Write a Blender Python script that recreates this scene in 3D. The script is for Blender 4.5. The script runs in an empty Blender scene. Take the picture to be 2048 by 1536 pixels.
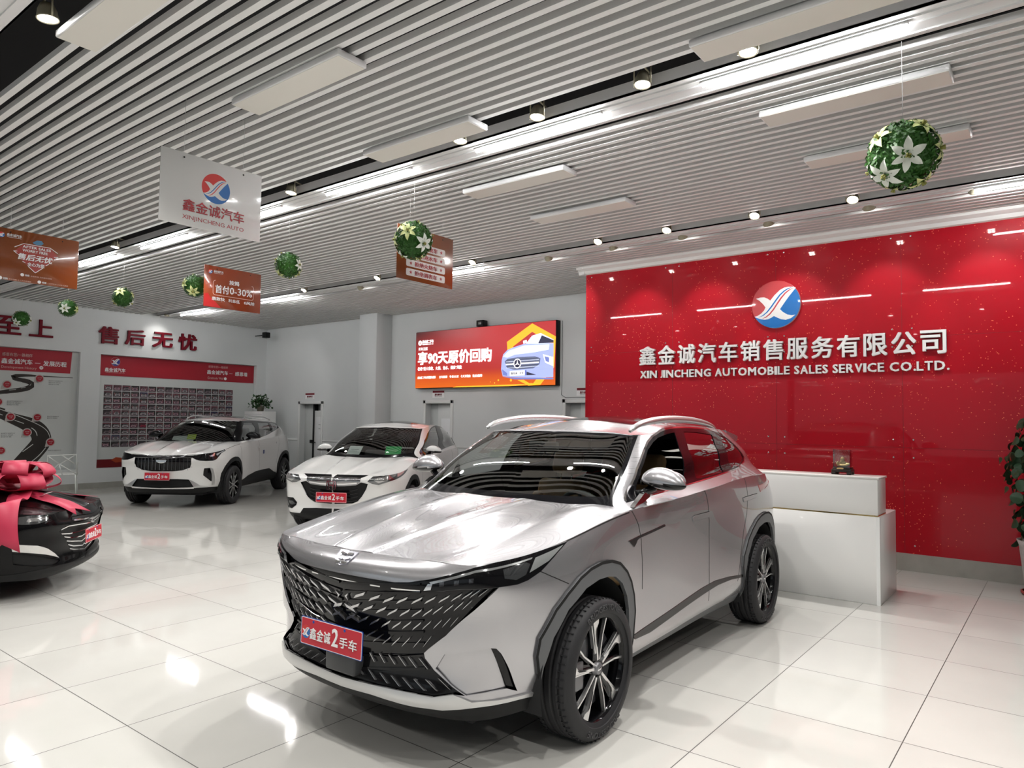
import bpy, bmesh, math, random
import numpy as np
from mathutils import Vector, Matrix
from mathutils.geometry import delaunay_2d_cdt
SC = bpy.context.scene; COL = SC.collection
random.seed(7)
# ---------------------------------------------------------------- camera, world, exposure
cd = bpy.data.cameras.new('camera'); cam = bpy.data.objects.new('camera', cd); COL.objects.link(cam); SC.camera = cam
cd.sensor_width = 36; cd.lens = 1428.383/2048*36; cd.clip_start = .05
yaw, pitch, roll = [math.radians(v) for v in (37.950595, 2.830683, .752822)]
fw = Vector((-math.sin(yaw)*math.cos(pitch), math.cos(yaw)*math.cos(pitch), math.sin(pitch)))
rt = Vector((math.cos(yaw), math.sin(yaw), 0)); up = rt.cross(fw)
r2 = rt*math.cos(roll)+up*math.sin(roll); u2 = -rt*math.sin(roll)+up*math.cos(roll)
cam.matrix_world = Matrix(((r2.x, u2.x, -fw.x, 0), (r2.y, u2.y, -fw.y, 0), (r2.z, u2.z, -fw.z, 1.62), (0, 0, 0, 1)))
w = bpy.data.worlds.new('world'); SC.world = w; w.use_nodes = True
w.node_tree.nodes['Background'].inputs[0].default_value = (.86, .93, 1, 1)
w.node_tree.nodes['Background'].inputs[1].default_value = .7
SC.view_settings.view_transform = 'Standard'; SC.view_settings.look = 'None'
SC.view_settings.exposure = 0.08; SC.view_settings.gamma = 1; SC.view_settings.use_curve_mapping = False
SC.cycles.use_denoising = True
SC.cycles.max_bounces = 10; SC.cycles.transparent_max_bounces = 16; SC.cycles.diffuse_bounces = 5; SC.cycles.glossy_bounces = 5
SC.cycles.sample_clamp_indirect = 6
# ---------------------------------------------------------------- lamps of the room (tubes and spots carry their own light further down)
EM_TUBE = 100; EM_LED = 60; EM_SCR = .95; P_SPOT = 200; P_WALL = 45
# ---------------------------------------------------------------- helpers
MATS = {}
def mat(name, col, rough=.5, metal=0., emit=0., coat=0., spec=.5, trans=0., ior=1.45, back=None, bump=None, coat_rough=.03):
    if name in MATS: return MATS[name]
    m = bpy.data.materials.new(name); m.use_nodes = True; nt = m.node_tree; b = nt.nodes['Principled BSDF']
    c = tuple(col)+(1,)
    b.inputs['Base Color'].default_value = c; b.inputs['Roughness'].default_value = rough; b.inputs['Metallic'].default_value = metal
    b.inputs['Coat Weight'].default_value = coat; b.inputs['Coat Roughness'].default_value = coat_rough; b.inputs['Specular IOR Level'].default_value = spec; b.inputs['IOR'].default_value = ior
    b.inputs['Transmission Weight'].default_value = trans
    if emit: b.inputs['Emission Color'].default_value = c; b.inputs['Emission Strength'].default_value = emit
    if back is not None:      # the inner side of thin sheet metal is dark trim
        g = nt.nodes.new('ShaderNodeNewGeometry'); d = nt.nodes.new('ShaderNodeBsdfDiffuse'); d.inputs[0].default_value = tuple(back)+(1,)
        mx = nt.nodes.new('ShaderNodeMixShader'); nt.links.new(g.outputs['Backfacing'], mx.inputs[0])
        nt.links.new(b.outputs[0], mx.inputs[1]); nt.links.new(d.outputs[0], mx.inputs[2]); nt.links.new(mx.outputs[0], nt.nodes['Material Output'].inputs[0])
    if bump:
        n = nt.nodes.new('ShaderNodeTexNoise'); n.inputs['Scale'].default_value = bump[0]; bp = nt.nodes.new('ShaderNodeBump'); bp.inputs['Strength'].default_value = bump[1]
        tc = nt.nodes.new('ShaderNodeTexCoord'); nt.links.new(tc.outputs['Object'], n.inputs['Vector'])
        bp.inputs['Distance'].default_value = bump[2] if len(bump) > 2 else .01
        nt.links.new(n.outputs[0], bp.inputs['Height']); nt.links.new(bp.outputs[0], b.inputs['Normal'])
    MATS[name] = m; return m
def glass(name, tint, refl=1.0):
    """thin sheet glass: tinted see-through plus a fresnel mirror"""
    if name in MATS: return MATS[name]
    m = bpy.data.materials.new(name); m.use_nodes = True; nt = m.node_tree; nt.nodes.remove(nt.nodes['Principled BSDF'])
    t = nt.nodes.new('ShaderNodeBsdfTransparent'); t.inputs[0].default_value = tuple(tint)+(1,)
    g = nt.nodes.new('ShaderNodeBsdfGlossy'); g.inputs['Roughness'].default_value = .01; g.inputs[0].default_value = (refl, refl, refl, 1)
    f = nt.nodes.new('ShaderNodeFresnel'); f.inputs[0].default_value = 1.5
    mu = nt.nodes.new('ShaderNodeMath'); mu.operation = 'MULTIPLY'; mu.inputs[1].default_value = 1.9; mu.use_clamp = True
    mx = nt.nodes.new('ShaderNodeMixShader'); o = nt.nodes['Material Output']
    nt.links.new(f.outputs[0], mu.inputs[0]); nt.links.new(mu.outputs[0], mx.inputs[0]); nt.links.new(t.outputs[0], mx.inputs[1]); nt.links.new(g.outputs[0], mx.inputs[2]); nt.links.new(mx.outputs[0], o.inputs[0])
    MATS[name] = m; return m
def link(name, me, mats=None, parent=None, loc=None, rot=None, smooth=False):
    o = bpy.data.objects.new(name, me); COL.objects.link(o)
    if mats is not None:
        for x in (mats if isinstance(mats, (list, tuple)) else [mats]): me.materials.append(x)
    if parent is not None: o.parent = parent
    if loc is not None: o.location = loc
    if rot is not None: o.rotation_euler = rot
    if smooth: me.shade_smooth()
    return o
def tag(o, label=None, cat=None, group=None, kind=None):
    for k, v in (('label', label), ('category', cat), ('group', group), ('kind', kind)):
        if v is not None: o[k] = v
    return o
def empty(name, loc=(0, 0, 0), rotz=0, label=None, cat=None, group=None):
    o = bpy.data.objects.new(name, None); COL.objects.link(o); o.location = loc; o.rotation_euler = (0, 0, rotz); o.empty_display_size = .1
    return tag(o, label, cat, group)
class MB:
    """collects shapes into one mesh"""
    def __init__(s): s.v = []; s.f = []; s.m = []; s.sm = []
    def add(s, V, F, mi=0, smooth=False):
        n = len(s.v); s.v.extend([tuple(p) for p in V]); s.f.extend([tuple(i+n for i in f) for f in F]); s.m.extend([mi]*len(F)); s.sm.extend([smooth]*len(F)); return s
    def box(s, x0, x1, y0, y1, z0, z1, mi=0, M=None):
        V = [(x, y, z) for z in (z0, z1) for y in (y0, y1) for x in (x0, x1)]
        if M is not None: V = [M @ Vector(p) for p in V]
        return s.add(V, [(0, 2, 3, 1), (4, 5, 7, 6), (0, 1, 5, 4), (2, 6, 7, 3), (0, 4, 6, 2), (1, 3, 7, 5)], mi)
    def rbox(s, x0, x1, y0, y1, z0, z1, b=.01, seg=2, mi=0, M=None):
        bm = bmesh.new(); bmesh.ops.create_cube(bm, size=1)
        for v in bm.verts: v.co = Vector((x0+(v.co.x+.5)*(x1-x0), y0+(v.co.y+.5)*(y1-y0), z0+(v.co.z+.5)*(z1-z0)))
        bmesh.ops.bevel(bm, geom=bm.edges[:], offset=b, segments=seg, profile=.5, affect='EDGES')
        return s.bm(bm, mi, M, True)
    def bm(s, bm, mi=0, M=None, smooth=False):
        bm.verts.index_update(); V = [(M @ v.co if M is not None else v.co.copy()) for v in bm.verts]; F = [[v.index for v in f.verts] for f in bm.faces]
        bm.free(); return s.add(V, F, mi, smooth)
    def prism(s, poly, z0, z1, mi=0, M=None):
        """2-D outline raised from z0 to z1 (before M)"""
        n = len(poly); a = sum(poly[i][0]*poly[(i+1) % n][1]-poly[(i+1) % n][0]*poly[i][1] for i in range(n))
        if a < 0: poly = poly[::-1]
        bm = bmesh.new(); vs = [bm.verts.new((p[0], p[1], z1)) for p in poly]; f = bm.faces.new(vs)
        lo = [bm.verts.new((p[0], p[1], z0)) for p in poly]; bm.faces.new(lo[::-1])
        for i in range(n): bm.faces.new((vs[i], lo[i], lo[(i+1) % n], vs[(i+1) % n]))
        bmesh.ops.triangulate(bm, faces=[x for x in bm.faces if len(x.verts) > 4])
        return s.bm(bm, mi, M)
    def lathe(s, prof, n=48, axis='y', mi=0, M=None, smooth=True, a0=0, a1=2*math.pi):
        """profile (r, h) turned round an axis"""
        V = []; F = []; k = len(prof); full = abs(a1-a0-2*math.pi) < 1e-6; m = n if full else n+1
        for i in range(m):
            a = a0+(a1-a0)*i/n; ca, sa = math.cos(a), math.sin(a)
            for r, h in prof: V.append((r*ca, h, r*sa) if axis == 'y' else (r*ca, r*sa, h))
        for i in range(n):
            j = (i+1) % m
            for q in range(k-1):
                f = (i*k+q, j*k+q, j*k+q+1, i*k+q+1); F.append(f if axis == 'z' else f[::-1])
        if M is not None: V = [M @ Vector(p) for p in V]
        return s.add(V, F, mi, smooth)
    def tube(s, pts, r, n=8, mi=0, closed=False):
        pts = [Vector(p) for p in pts]; V = []; F = []; N = len(pts); rr = r if isinstance(r, (list, tuple)) else [r]*N; pu = None
        for i, p in enumerate(pts):
            t = (pts[(i+1) % N]-pts[i-1]) if closed else (pts[min(i+1, N-1)]-pts[max(i-1, 0)])
            t.normalize(); ref = pu if pu is not None else (Vector((0, 0, 1)) if abs(t.z) < .9 else Vector((1, 0, 0)))
            a = (ref-t*ref.dot(t)).normalized(); pu = a; b = t.cross(a)
            for k in range(n): V.append(p+a*rr[i]*math.cos(2*math.pi*k/n)+b*rr[i]*math.sin(2*math.pi*k/n))
        for i in range(N if closed else N-1):
            j = (i+1) % N
            for k in range(n): F.append((i*n+k, i*n+(k+1) % n, j*n+(k+1) % n, j*n+k))
        if not closed: F.append(tuple(range(n))[::-1]); F.append(tuple((N-1)*n+k for k in range(n)))
        return s.add(V, F, mi, True)
    def build(s, name, mats, parent=None, loc=None, rot=None, autosmooth=None):
        me = bpy.data.meshes.new(name); me.from_pydata(s.v, [], s.f); me.update()
        me.polygons.foreach_set('material_index', s.m); me.polygons.foreach_set('use_smooth', s.sm)
        o = link(name, me, mats, parent, loc, rot)
        return o
def copy_tree(o, parent=None):
    c = o.copy(); COL.objects.link(c)
    if parent is not None: c.parent = parent
    for ch in list(o.children): copy_tree(ch, c)
    return c
# text as mesh, fitted into a box; built-in font
def text_geo(s, w=None, h=None, depth=.002, bold=0., shear=0., spacing=1.):
    cu = bpy.data.curves.new('t', 'FONT'); cu.body = s; cu.size = 1; cu.extrude = .01; cu.resolution_u = 2; cu.shear = shear; cu.space_character = spacing; cu.fill_mode = 'BOTH'
    o = bpy.data.objects.new('t', cu); COL.objects.link(o); dg = bpy.context.evaluated_depsgraph_get(); me = bpy.data.meshes.new_from_object(o.evaluated_get(dg))
    V = np.array([v.co[:] for v in me.vertices]); F = [tuple(p.vertices) for p in me.polygons]
    bpy.data.objects.remove(o); bpy.data.curves.remove(cu); bpy.data.meshes.remove(me)
    if bold > .004: depth = max(depth, .004)
    if bold > .004:       # heavier strokes: the outline repeated a stroke-width to each side
        n = len(V); b = bold*.75; V = np.concatenate([V*[1, 1, 1-.07*k]+[dx*b, dy*b, 0] for k, (dx, dy) in enumerate(((0, 0), (-1, -.8), (1, -.8), (-1, .8), (1, .8)))]); F = [tuple(i+k*n for i in f_) for k in range(5) for f_ in F]
    mn, mx = V.min(0), V.max(0); mn[2] = -.01; sx = (w/(mx[0]-mn[0])) if w else h/(mx[1]-mn[1]); sy = (h/(mx[1]-mn[1])) if h else sx
    V = (V-[mn[0], mn[1], -.01])*[sx, sy, depth/.02]; V[:, 2] = np.maximum(V[:, 2], 0)
    return V, F
def put_text(mb, s, x, y, w, h, z0=0., depth=.002, bold=.01, mi=0, M=None, shear=0., spacing=1.):
    """text whose lower left corner is (x, y), filling w by h, standing on plane z0"""
    V, F = text_geo(s, w, h, depth, bold, shear, spacing); V = V+np.array([x, y, z0])
    if M is not None: V = [M @ Vector(p) for p in V]
    mb.add(V, F, mi)
def disc(cx, cy, r, n=40, ry=None): return [(cx+r*math.cos(2*math.pi*i/n), cy+(ry or r)*math.sin(2*math.pi*i/n)) for i in range(n)]
def rrect(x0, y0, x1, y1, r, n=5):
    P = []
    for cx, cy, a in ((x1-r, y1-r, 0), (x0+r, y1-r, 90), (x0+r, y0+r, 180), (x1-r, y0+r, 270)):
        for i in range(n+1): t = math.radians(a+90*i/n); P.append((cx+r*math.cos(t), cy+r*math.sin(t)))
    return P
def wall_matrix(origin, right, upv=(0, 0, 1)):
    """frame whose x runs along the wall, y up, z out of it"""
    r = Vector(right).normalized(); u = Vector(upv).normalized(); n = r.cross(u)
    return Matrix(((r.x, u.x, n.x, origin[0]), (r.y, u.y, n.y, origin[1]), (r.z, u.z, n.z, origin[2]), (0, 0, 0, 1)))
# ---------------------------------------------------------------- materials
RUBBER = mat('tyre rubber', (.018, .018, .02), .62, bump=(300, .15, .002)); BLACKG = mat('gloss black', (.004, .004, .005), .12, coat=.35, spec=.2)
BLACKP = mat('black plastic', (.008, .0085, .009), .5, spec=.3); GREYP = mat('grey cladding', (.115, .12, .125), .48); CHROME = mat('chrome', (.82, .82, .83), .07, 1.)
ALU = mat('machined alloy', (.78, .78, .78), .25, .9); GAP = mat('panel gap', (.004, .004, .004), .8); DARKTRIM = mat('dark trim', (.012, .012, .013), .7)
CLEAR = glass('clear glass', (.76, .83, .81)); TINT = glass('dark tinted glass', (.05, .05, .055)); LENSG = glass('lamp lens', (.75, .76, .76))
TAN = mat('tan leather', (.22, .135, .06), .5); TANDK = mat('dark leather', (.03, .028, .027), .55); LAMPW = mat('lamp reflector', (.75, .77, .8), .15, .85); REDLENS = mat('red lens', (.35, .01, .01), .15, coat=1.)
PLATERED = mat('placard red', (.52, .012, .03), .35); WHITE = mat('white print', (.85, .85, .85), .4); PLATEBLUE = mat('placard blue', (.01, .05, .3), .3)
LOGORED = mat('logo red', (.60, .035, .03), .4); LOGOBLUE = mat('logo blue', (.01, .13, .42), .4)
# ---------------------------------------------------------------- the room
CEIL = 3.9; XL = -16.70; YB = 10.85; YR = 9.04; XE = 9.0; YF = -9.0
def noise_mat(name, c1, c2, scale, rough, coat=0., detail=4, bump=0., spec=.5):
    if name in MATS: return MATS[name]
    m = mat(name, c1, rough, coat=coat, spec=spec); nt = m.node_tree; b = nt.nodes['Principled BSDF']
    tc = nt.nodes.new('ShaderNodeTexCoord'); n = nt.nodes.new('ShaderNodeTexNoise'); n.inputs['Scale'].default_value = scale; n.inputs['Detail'].default_value = detail
    mx = nt.nodes.new('ShaderNodeMix'); mx.data_type = 'RGBA'; mx.inputs[6].default_value = tuple(c1)+(1,); mx.inputs[7].default_value = tuple(c2)+(1,)
    nt.links.new(tc.outputs['Object'], n.inputs['Vector']); nt.links.new(n.outputs[0], mx.inputs[0]); nt.links.new(mx.outputs[2], b.inputs['Base Color'])
    if bump:
        bp = nt.nodes.new('ShaderNodeBump'); bp.inputs['Strength'].default_value = bump; bp.inputs['Distance'].default_value = .01; nt.links.new(n.outputs[0], bp.inputs['Height']); nt.links.new(bp.outputs[0], b.inputs['Normal'])
    return m
WALLW = noise_mat('white wall paint', (.66, .68, .68), (.72, .735, .73), 1.5, .75, bump=.02)
WHITEP = mat('white lacquer', (.78, .78, .765), .3, coat=.3); TRIMW = mat('white trim', (.74, .75, .74), .45)
def floor_mat():
    m = mat('polished floor tile', (.70, .695, .66), .07, spec=.6); nt = m.node_tree; b = nt.nodes['Principled BSDF']
    tc = nt.nodes.new('ShaderNodeTexCoord'); sp = nt.nodes.new('ShaderNodeSeparateXYZ'); nt.links.new(tc.outputs['Object'], sp.inputs[0])
    def mth(op, a, bb=None, v=None):
        x = nt.nodes.new('ShaderNodeMath'); x.operation = op
        if hasattr(a, 'is_linked'): nt.links.new(a, x.inputs[0])
        else: x.inputs[0].default_value = a
        if bb is not None:
            if hasattr(bb, 'is_linked'): nt.links.new(bb, x.inputs[1])
            else: x.inputs[1].default_value = bb
        return x.outputs[0]
    masks = []; cells = []
    for ax, ph in ((0, .097), (1, .182)):
        u = mth('DIVIDE', mth('SUBTRACT', sp.outputs[ax], ph), .8); f = mth('FRACT', u); d = mth('MINIMUM', f, mth('SUBTRACT', 1., f)); masks.append(mth('LESS_THAN', d, .0032)); cells.append(mth('FLOOR', u))
    g = mth('MAXIMUM', *masks)
    cb = nt.nodes.new('ShaderNodeCombineXYZ'); nt.links.new(cells[0], cb.inputs[0]); nt.links.new(cells[1], cb.inputs[1])
    wn = nt.nodes.new('ShaderNodeTexWhiteNoise'); nt.links.new(cb.outputs[0], wn.inputs['Vector'])
    mx0 = nt.nodes.new('ShaderNodeMix'); mx0.data_type = 'RGBA'; mx0.inputs[6].default_value = (.53, .525, .497, 1); mx0.inputs[7].default_value = (.57, .564, .535, 1); nt.links.new(wn.outputs[0], mx0.inputs[0])
    ns = nt.nodes.new('ShaderNodeTexNoise'); ns.inputs['Scale'].default_value = 2.2; ns.inputs['Detail'].default_value = 6; nt.links.new(tc.outputs['Object'], ns.inputs['Vector'])
    mx1 = nt.nodes.new('ShaderNodeMix'); mx1.data_type = 'RGBA'; mx1.blend_type = 'MULTIPLY'; mx1.inputs[0].default_value = .12; nt.links.new(mx0.outputs[2], mx1.inputs[6]); nt.links.new(ns.outputs[0], mx1.inputs[7])
    mx = nt.nodes.new('ShaderNodeMix'); mx.data_type = 'RGBA'; nt.links.new(g, mx.inputs[0]); nt.links.new(mx1.outputs[2], mx.inputs[6]); mx.inputs[7].default_value = (.05, .048, .042, 1)
    nt.links.new(mx.outputs[2], b.inputs['Base Color'])
    rg = nt.nodes.new('ShaderNodeMapRange'); rg.inputs[3].default_value = .06; rg.inputs[4].default_value = .5; nt.links.new(g, rg.inputs[0]); nt.links.new(rg.outputs[0], b.inputs['Roughness'])
    return m
def red_mat():
    m = mat('red glitter glass panel', (.42, .004, .014), .35, coat=.42, coat_rough=.02, spec=.15); nt = m.node_tree; b = nt.nodes['Principled BSDF']
    tc = nt.nodes.new('ShaderNodeTexCoord'); v = nt.nodes.new('ShaderNodeTexVoronoi'); v.inputs['Scale'].default_value = 95; nt.links.new(tc.outputs['Object'], v.inputs['Vector'])
    sp = nt.nodes.new('ShaderNodeSeparateColor'); nt.links.new(v.outputs['Color'], sp.inputs[0])
    big = nt.nodes.new('ShaderNodeTexNoise'); big.inputs['Scale'].default_value = 1.6; nt.links.new(tc.outputs['Object'], big.inputs['Vector'])
    add = nt.nodes.new('ShaderNodeMath'); add.operation = 'MULTIPLY_ADD'; add.inputs[1].default_value = .10; nt.links.new(big.outputs[0], add.inputs[0]); nt.links.new(sp.outputs[0], add.inputs[2])
    gt = nt.nodes.new('ShaderNodeMath'); gt.operation = 'GREATER_THAN'; gt.inputs[1].default_value = 1.035; nt.links.new(add.outputs[0], gt.inputs[0])
    lt = nt.nodes.new('ShaderNodeMath'); lt.operation = 'LESS_THAN'; lt.inputs[1].default_value = .45; nt.links.new(v.outputs['Distance'], lt.inputs[0])
    ml = nt.nodes.new('ShaderNodeMath'); ml.operation = 'MULTIPLY'; nt.links.new(gt.outputs[0], ml.inputs[0]); nt.links.new(lt.outputs[0], ml.inputs[1])
    mx = nt.nodes.new('ShaderNodeMix'); mx.data_type = 'RGBA'; mx.inputs[6].default_value = (.42, .004, .014, 1); mx.inputs[7].default_value = (.95, .22, .12, 1); nt.links.new(ml.outputs[0], mx.inputs[0]); nt.links.new(mx.outputs[2], b.inputs['Base Color'])
    return m
def structure(name, mb, mats, **k): o = mb.build(name, mats, **k); o['kind'] = 'structure'; return o
FLOOR = floor_mat()
structure('floor', MB().box(XL-.6, XE, YF, YB+.6, -.12, 0), [FLOOR])
# left wall with two shallow niches
P1 = (1.0, 6.35, .43, 2.94); P2 = (6.76, 10.57, .43, 2.93); DN = .12
b = MB(); x0, x1 = XL-DN, XL
b.box(x0-.2, x0, YF, YB+.3, 0, 4.6)
for ya, yb in ((YF, P1[0]), (P1[1], P2[0]), (P2[1], YB)): b.box(x0, x1, ya, yb, 0, 4.6)
for (ya, yb, za, zb) in (P1, P2): b.box(x0, x1, ya, yb, 0, za); b.box(x0, x1, ya, yb, zb, 4.6)
structure('wall_left', b, [WALLW])
# back wall with three door openings
doors = [(-15.23, -14.25), (-10.835, -9.984), (-7.28, -6.42)]; DH = 2.0
b = MB(); xs = XL-.3
for xa, xb in doors: b.box(xs, xa+.07, YB, YB+.25, 0, 4.6); b.box(xa+.07, xb-.07, YB, YB+.25, DH-.07, 4.6); xs = xb-.07
b.box(xs, XE, YB, YB+.25, 0, 4.6); b.box(XL-.3, XE, YB+.25, YB+.35, 0, 4.6)
structure('wall_back', b, [WALLW])
GREYD = mat('door grey', (.52, .54, .53), .5); DOORW = mat('door leaf white', (.70, .71, .70), .4)
for i, (xa, xb) in enumerate(doors):
    f = MB(); w_ = .07
    for q0, q1, z0, z1 in ((xa, xa+w_, 0, DH), (xb-w_, xb, 0, DH), (xa, xb, DH-w_, DH)):
        f.rbox(q0, q1, YB-.025, YB+.005, z0, z1, .006, 1); f.box(q0+.01, q1-.01, YB-.012, YB+.20, z0, z1-.005)
    d = structure('door_%d' % (i+1), f, [TRIMW])
    L = MB(); m_ = xa+w_+(xb-xa-2*w_)*(.46 if i == 0 else .34)
    L.rbox(xa+w_, m_, YB+.14, YB+.19, 0, DH-w_, .004, 1); L.build('door_leaf', [GREYD], d)
    L = MB(); L.rbox(m_+.06 if i == 0 else m_+.01, xb-w_, YB+.10, YB+.14, 0, DH-w_-(.16 if i == 0 else 0), .004, 1); L.build('door_leaf', [DOORW], d)
    L = MB(); L.rbox(m_+.12, xb-w_-.015, YB+.088, YB+.101, .1, DH-.38, .004, 1); L.build('door_panel', [mat('door panel bright', (.80, .81, .82), .35)], d)
    if i == 0:
        L = MB(); L.rbox(m_, m_+.06, YB+.09, YB+.20, 0, DH-w_, .004, 1); L.build('door_gap_strip', [BLACKP], d)
        L = MB(); L.rbox(m_-.06, m_+.05, YB+.05, YB+.10, .97, 1.05, .01, 2); L.rbox(m_+.02, m_+.18, YB+.04, YB+.06, .98, 1.0, .006, 2); L.build('door_handle', [BLACKP], d)
        L = MB(); L.rbox(m_+.24, xb-.09, YB+.08, YB+.0895, 1.42, 1.44, .003, 1); L.rbox(m_+.24, xb-.09, YB+.08, YB+.0895, 1.32, 1.34, .003, 1); L.build('door_notice_lines', [GREYD], d)
# column on the back wall
structure('trim_1', MB().rbox(-12.45, -11.87, 10.40, YB+.01, 0, 4.2, .008, 1), [WALLW])
b = MB()
for xa, xb in ((XL, doors[0][0]), (doors[0][1], -12.45), (-11.87, doors[1][0]), (doors[1][1], doors[2][0])): b.rbox(xa, xb, YB-.015, YB, 1.02, 1.06, .006, 1)
structure('trim_2', b, [TRIMW])
# red feature wall
RED = red_mat(); X0R, X1R = -5.665, 1.6
rw = structure('wall_right', MB().box(X0R, X1R, YR, YR+.16, .19, 3.79).box(X0R+.01, X1R, YR+.02, YR+.15, 0, 4.3), [RED])
s = MB(); seamx = [-4.27, -2.87, -1.47, -.07, 1.33]
for x in seamx: s.box(x-.002, x+.002, YR-.0012, YR, .19, 3.79)
for z in (1.36, 2.60): s.box(X0R, X1R, YR-.0012, YR, z-.0015, z+.0015)
s.build('panel_joint', [mat('joint', (.20, .004, .01), .5)], rw)
bolt_me = None
for x in [X0R+.10]+[v for c_ in seamx for v in (c_-.10, c_+.10)]:
    for z in (.20+.08, 1.25, 1.45, 2.5, 2.70, 3.745):
        if x > 1.5: continue
        if bolt_me is None: bb = MB(); bb.lathe([(0, -.012), (.008, -.011), (.011, -.006), (.011, 0)], 14, 'y'); bo = bb.build('wall_bolt', [CHROME], rw, (x, YR, z)); bolt_me = bo.data
        else: bo = bpy.data.objects.new('wall_bolt', bolt_me); COL.objects.link(bo); bo.parent = rw; bo.location = (x, YR, z)
b = MB(); b.prism([(0, 3.79), (-.03, 3.80), (-.05, 3.84), (-.10, 3.87), (-.11, 3.90), (.0, 3.90)], -X1R, -X0R+.11, 0, Matrix(((0, 0, -1, 0), (1, 0, 0, YR), (0, 1, 0, 0), (0, 0, 0, 1))))
b.box(X0R-.11, X0R, YR-.11, YR+.2, 3.86, 3.90); b.box(X0R-.05, X0R, YR-.05, YR+.2, 3.80, 3.86)
structure('trim_3', b, [WHITEP])
MARBLE = noise_mat('grey stone skirting', (.30, .295, .26), (.44, .43, .39), 7, .3)
structure('baseboard_right', MB().box(X0R-.005, X1R, YR-.015, YR+.165, 0, .19), [MARBLE])
structure('baseboard_back', MB().box(XL, doors[0][0], YB-.015, YB, 0, .13).box(doors[0][1], doors[1][0], YB-.015, YB, 0, .13).box(doors[1][1], doors[2][0], YB-.015, YB, 0, .13), [MARBLE])
structure('baseboard_left', MB().box(XL, XL+.015, YF, YB, 0, .13), [MARBLE])
# unseen sides of the hall
structure('wall_front', MB().box(XL-.3, XE, YF-.2, YF, 0, .6).box(XL-.3, XE, YF-.2, YF, 3.3, 4.6).box(XL-.3, XL, YF-.2, YF, .6, 3.3).box(-8.2, -8, YF-.2, YF, .6, 3.3).box(0, .2, YF-.2, YF, .6, 3.3), [WALLW])
structure('wall_side', MB().box(XE, XE+.2, YF, YB+.35, 0, 4.6), [WALLW])
structure('window_1', MB().box(XL, XE, YF-.12, YF-.11, .6, 3.3), [glass('shop window', (.9, .93, .93))])
# slatted ceiling; light troughs interrupt it
SLAT = mat('slat white', (.76, .76, .75), .5); VOID = mat('void black', (.008, .008, .009), .9)
def blocked(y):
    return any(min(a, d)-.01 < y < max(a, d)+.03 for a, d in ((4.14, 4.70), (7.64, 8.30), (1.04, 1.60), (-2.9, -2.33), (-6.4, -5.86)))
b = MB(); y = 2.474-.1105*104
while y < YB:
    ye = y+.045
    if not (blocked(y) or blocked(ye)):
        if y > YR-.1: b.box(XL, X0R-.11, y, ye, CEIL, CEIL+.045)
        else: b.box(XL, XE, y, ye, CEIL, CEIL+.045)
    y += .1105
structure('ceiling', b.box(XL-.3, XE, YF, YB+.3, 4.35, 4.4, 1), [SLAT, VOID])
# light troughs, tubes, spots
ALUW = mat('white aluminium', (.74, .74, .74), .4); TUBE = mat('tube light', (1, 1, 1), .5, emit=EM_TUBE)
LED = mat('spot led', (1, .98, .95), .5, emit=EM_LED); SPOTBODY = mat('spot housing', (.40, .37, .27), .45, .4)
troughs = [('light trough above the silver SUV, nearer of the two with lit tubes in the photo', 4.36, 4.69), ('light trough along the red wall, further of the two in the slatted ceiling', 7.90, 8.24), ('light trough at the near left top corner beside the black slot', 1.06, 1.40), (None, -2.67, -2.33), (None, -6.2, -5.86)]
for k, (lab, ya, yb) in enumerate(troughs):
    b = MB(); b.box(XL+.1, XE-.1, ya, yb, CEIL+.005, CEIL+.02)
    for u in (ya, yb-.012): b.box(XL+.1, XE-.1, u, u+.012, CEIL+.005, CEIL+.10)
    for u in (ya+.07, ya+.145, yb-.07): b.box(XL+.1, XE-.1, u-.004, u+.004, CEIL-.006, CEIL+.006)
    structure('trim_%d' % (4+k), b, [ALUW])
def tube(x, y, label, group='lit tubes in the ceiling troughs'):
    m = MB(); m.rbox(-.62, .62, -.018, .018, .022, .04, .004, 1); o = m.build('tube_light', [ALUW], None, (x, y, CEIL-.042)); tag(o, label, 'light', group)
    t = MB(); t.lathe([(.001, -.605), (.013, -.6), (.013, .6), (.001, .605)], 12, 'y', 0, Matrix.Rotation(math.pi/2, 4, 'Z') @ Matrix.Translation((0, 0, .012))); t.build('tube', [TUBE], o)
    return o
near = ['above the hood of the silver SUV beside the largest flower ball', 'between two ceiling panels, second from right', 'right of the white hanging sign, above the second flower ball', 'behind the white hanging sign', 'just left below the white hanging sign', 'right of the left orange hanging sign', 'below the left orange hanging sign at the photo\'s left edge']
for i in range(7): tube(-1.27-2.0*i-.02, 4.46, 'lit white ceiling tube '+near[i])
far = [(-.06, 'at the right edge above the red wall'), (-7.45, 'right of the orange sign with four white lines'), (-12.02, 'right of the orange sign reading 0-30%'), (-15.2, 'at the far left, left of the orange sign reading 0-30%')]
for x, s_ in far: tube(x, 8.05, 'lit white ceiling tube '+s_)
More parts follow.
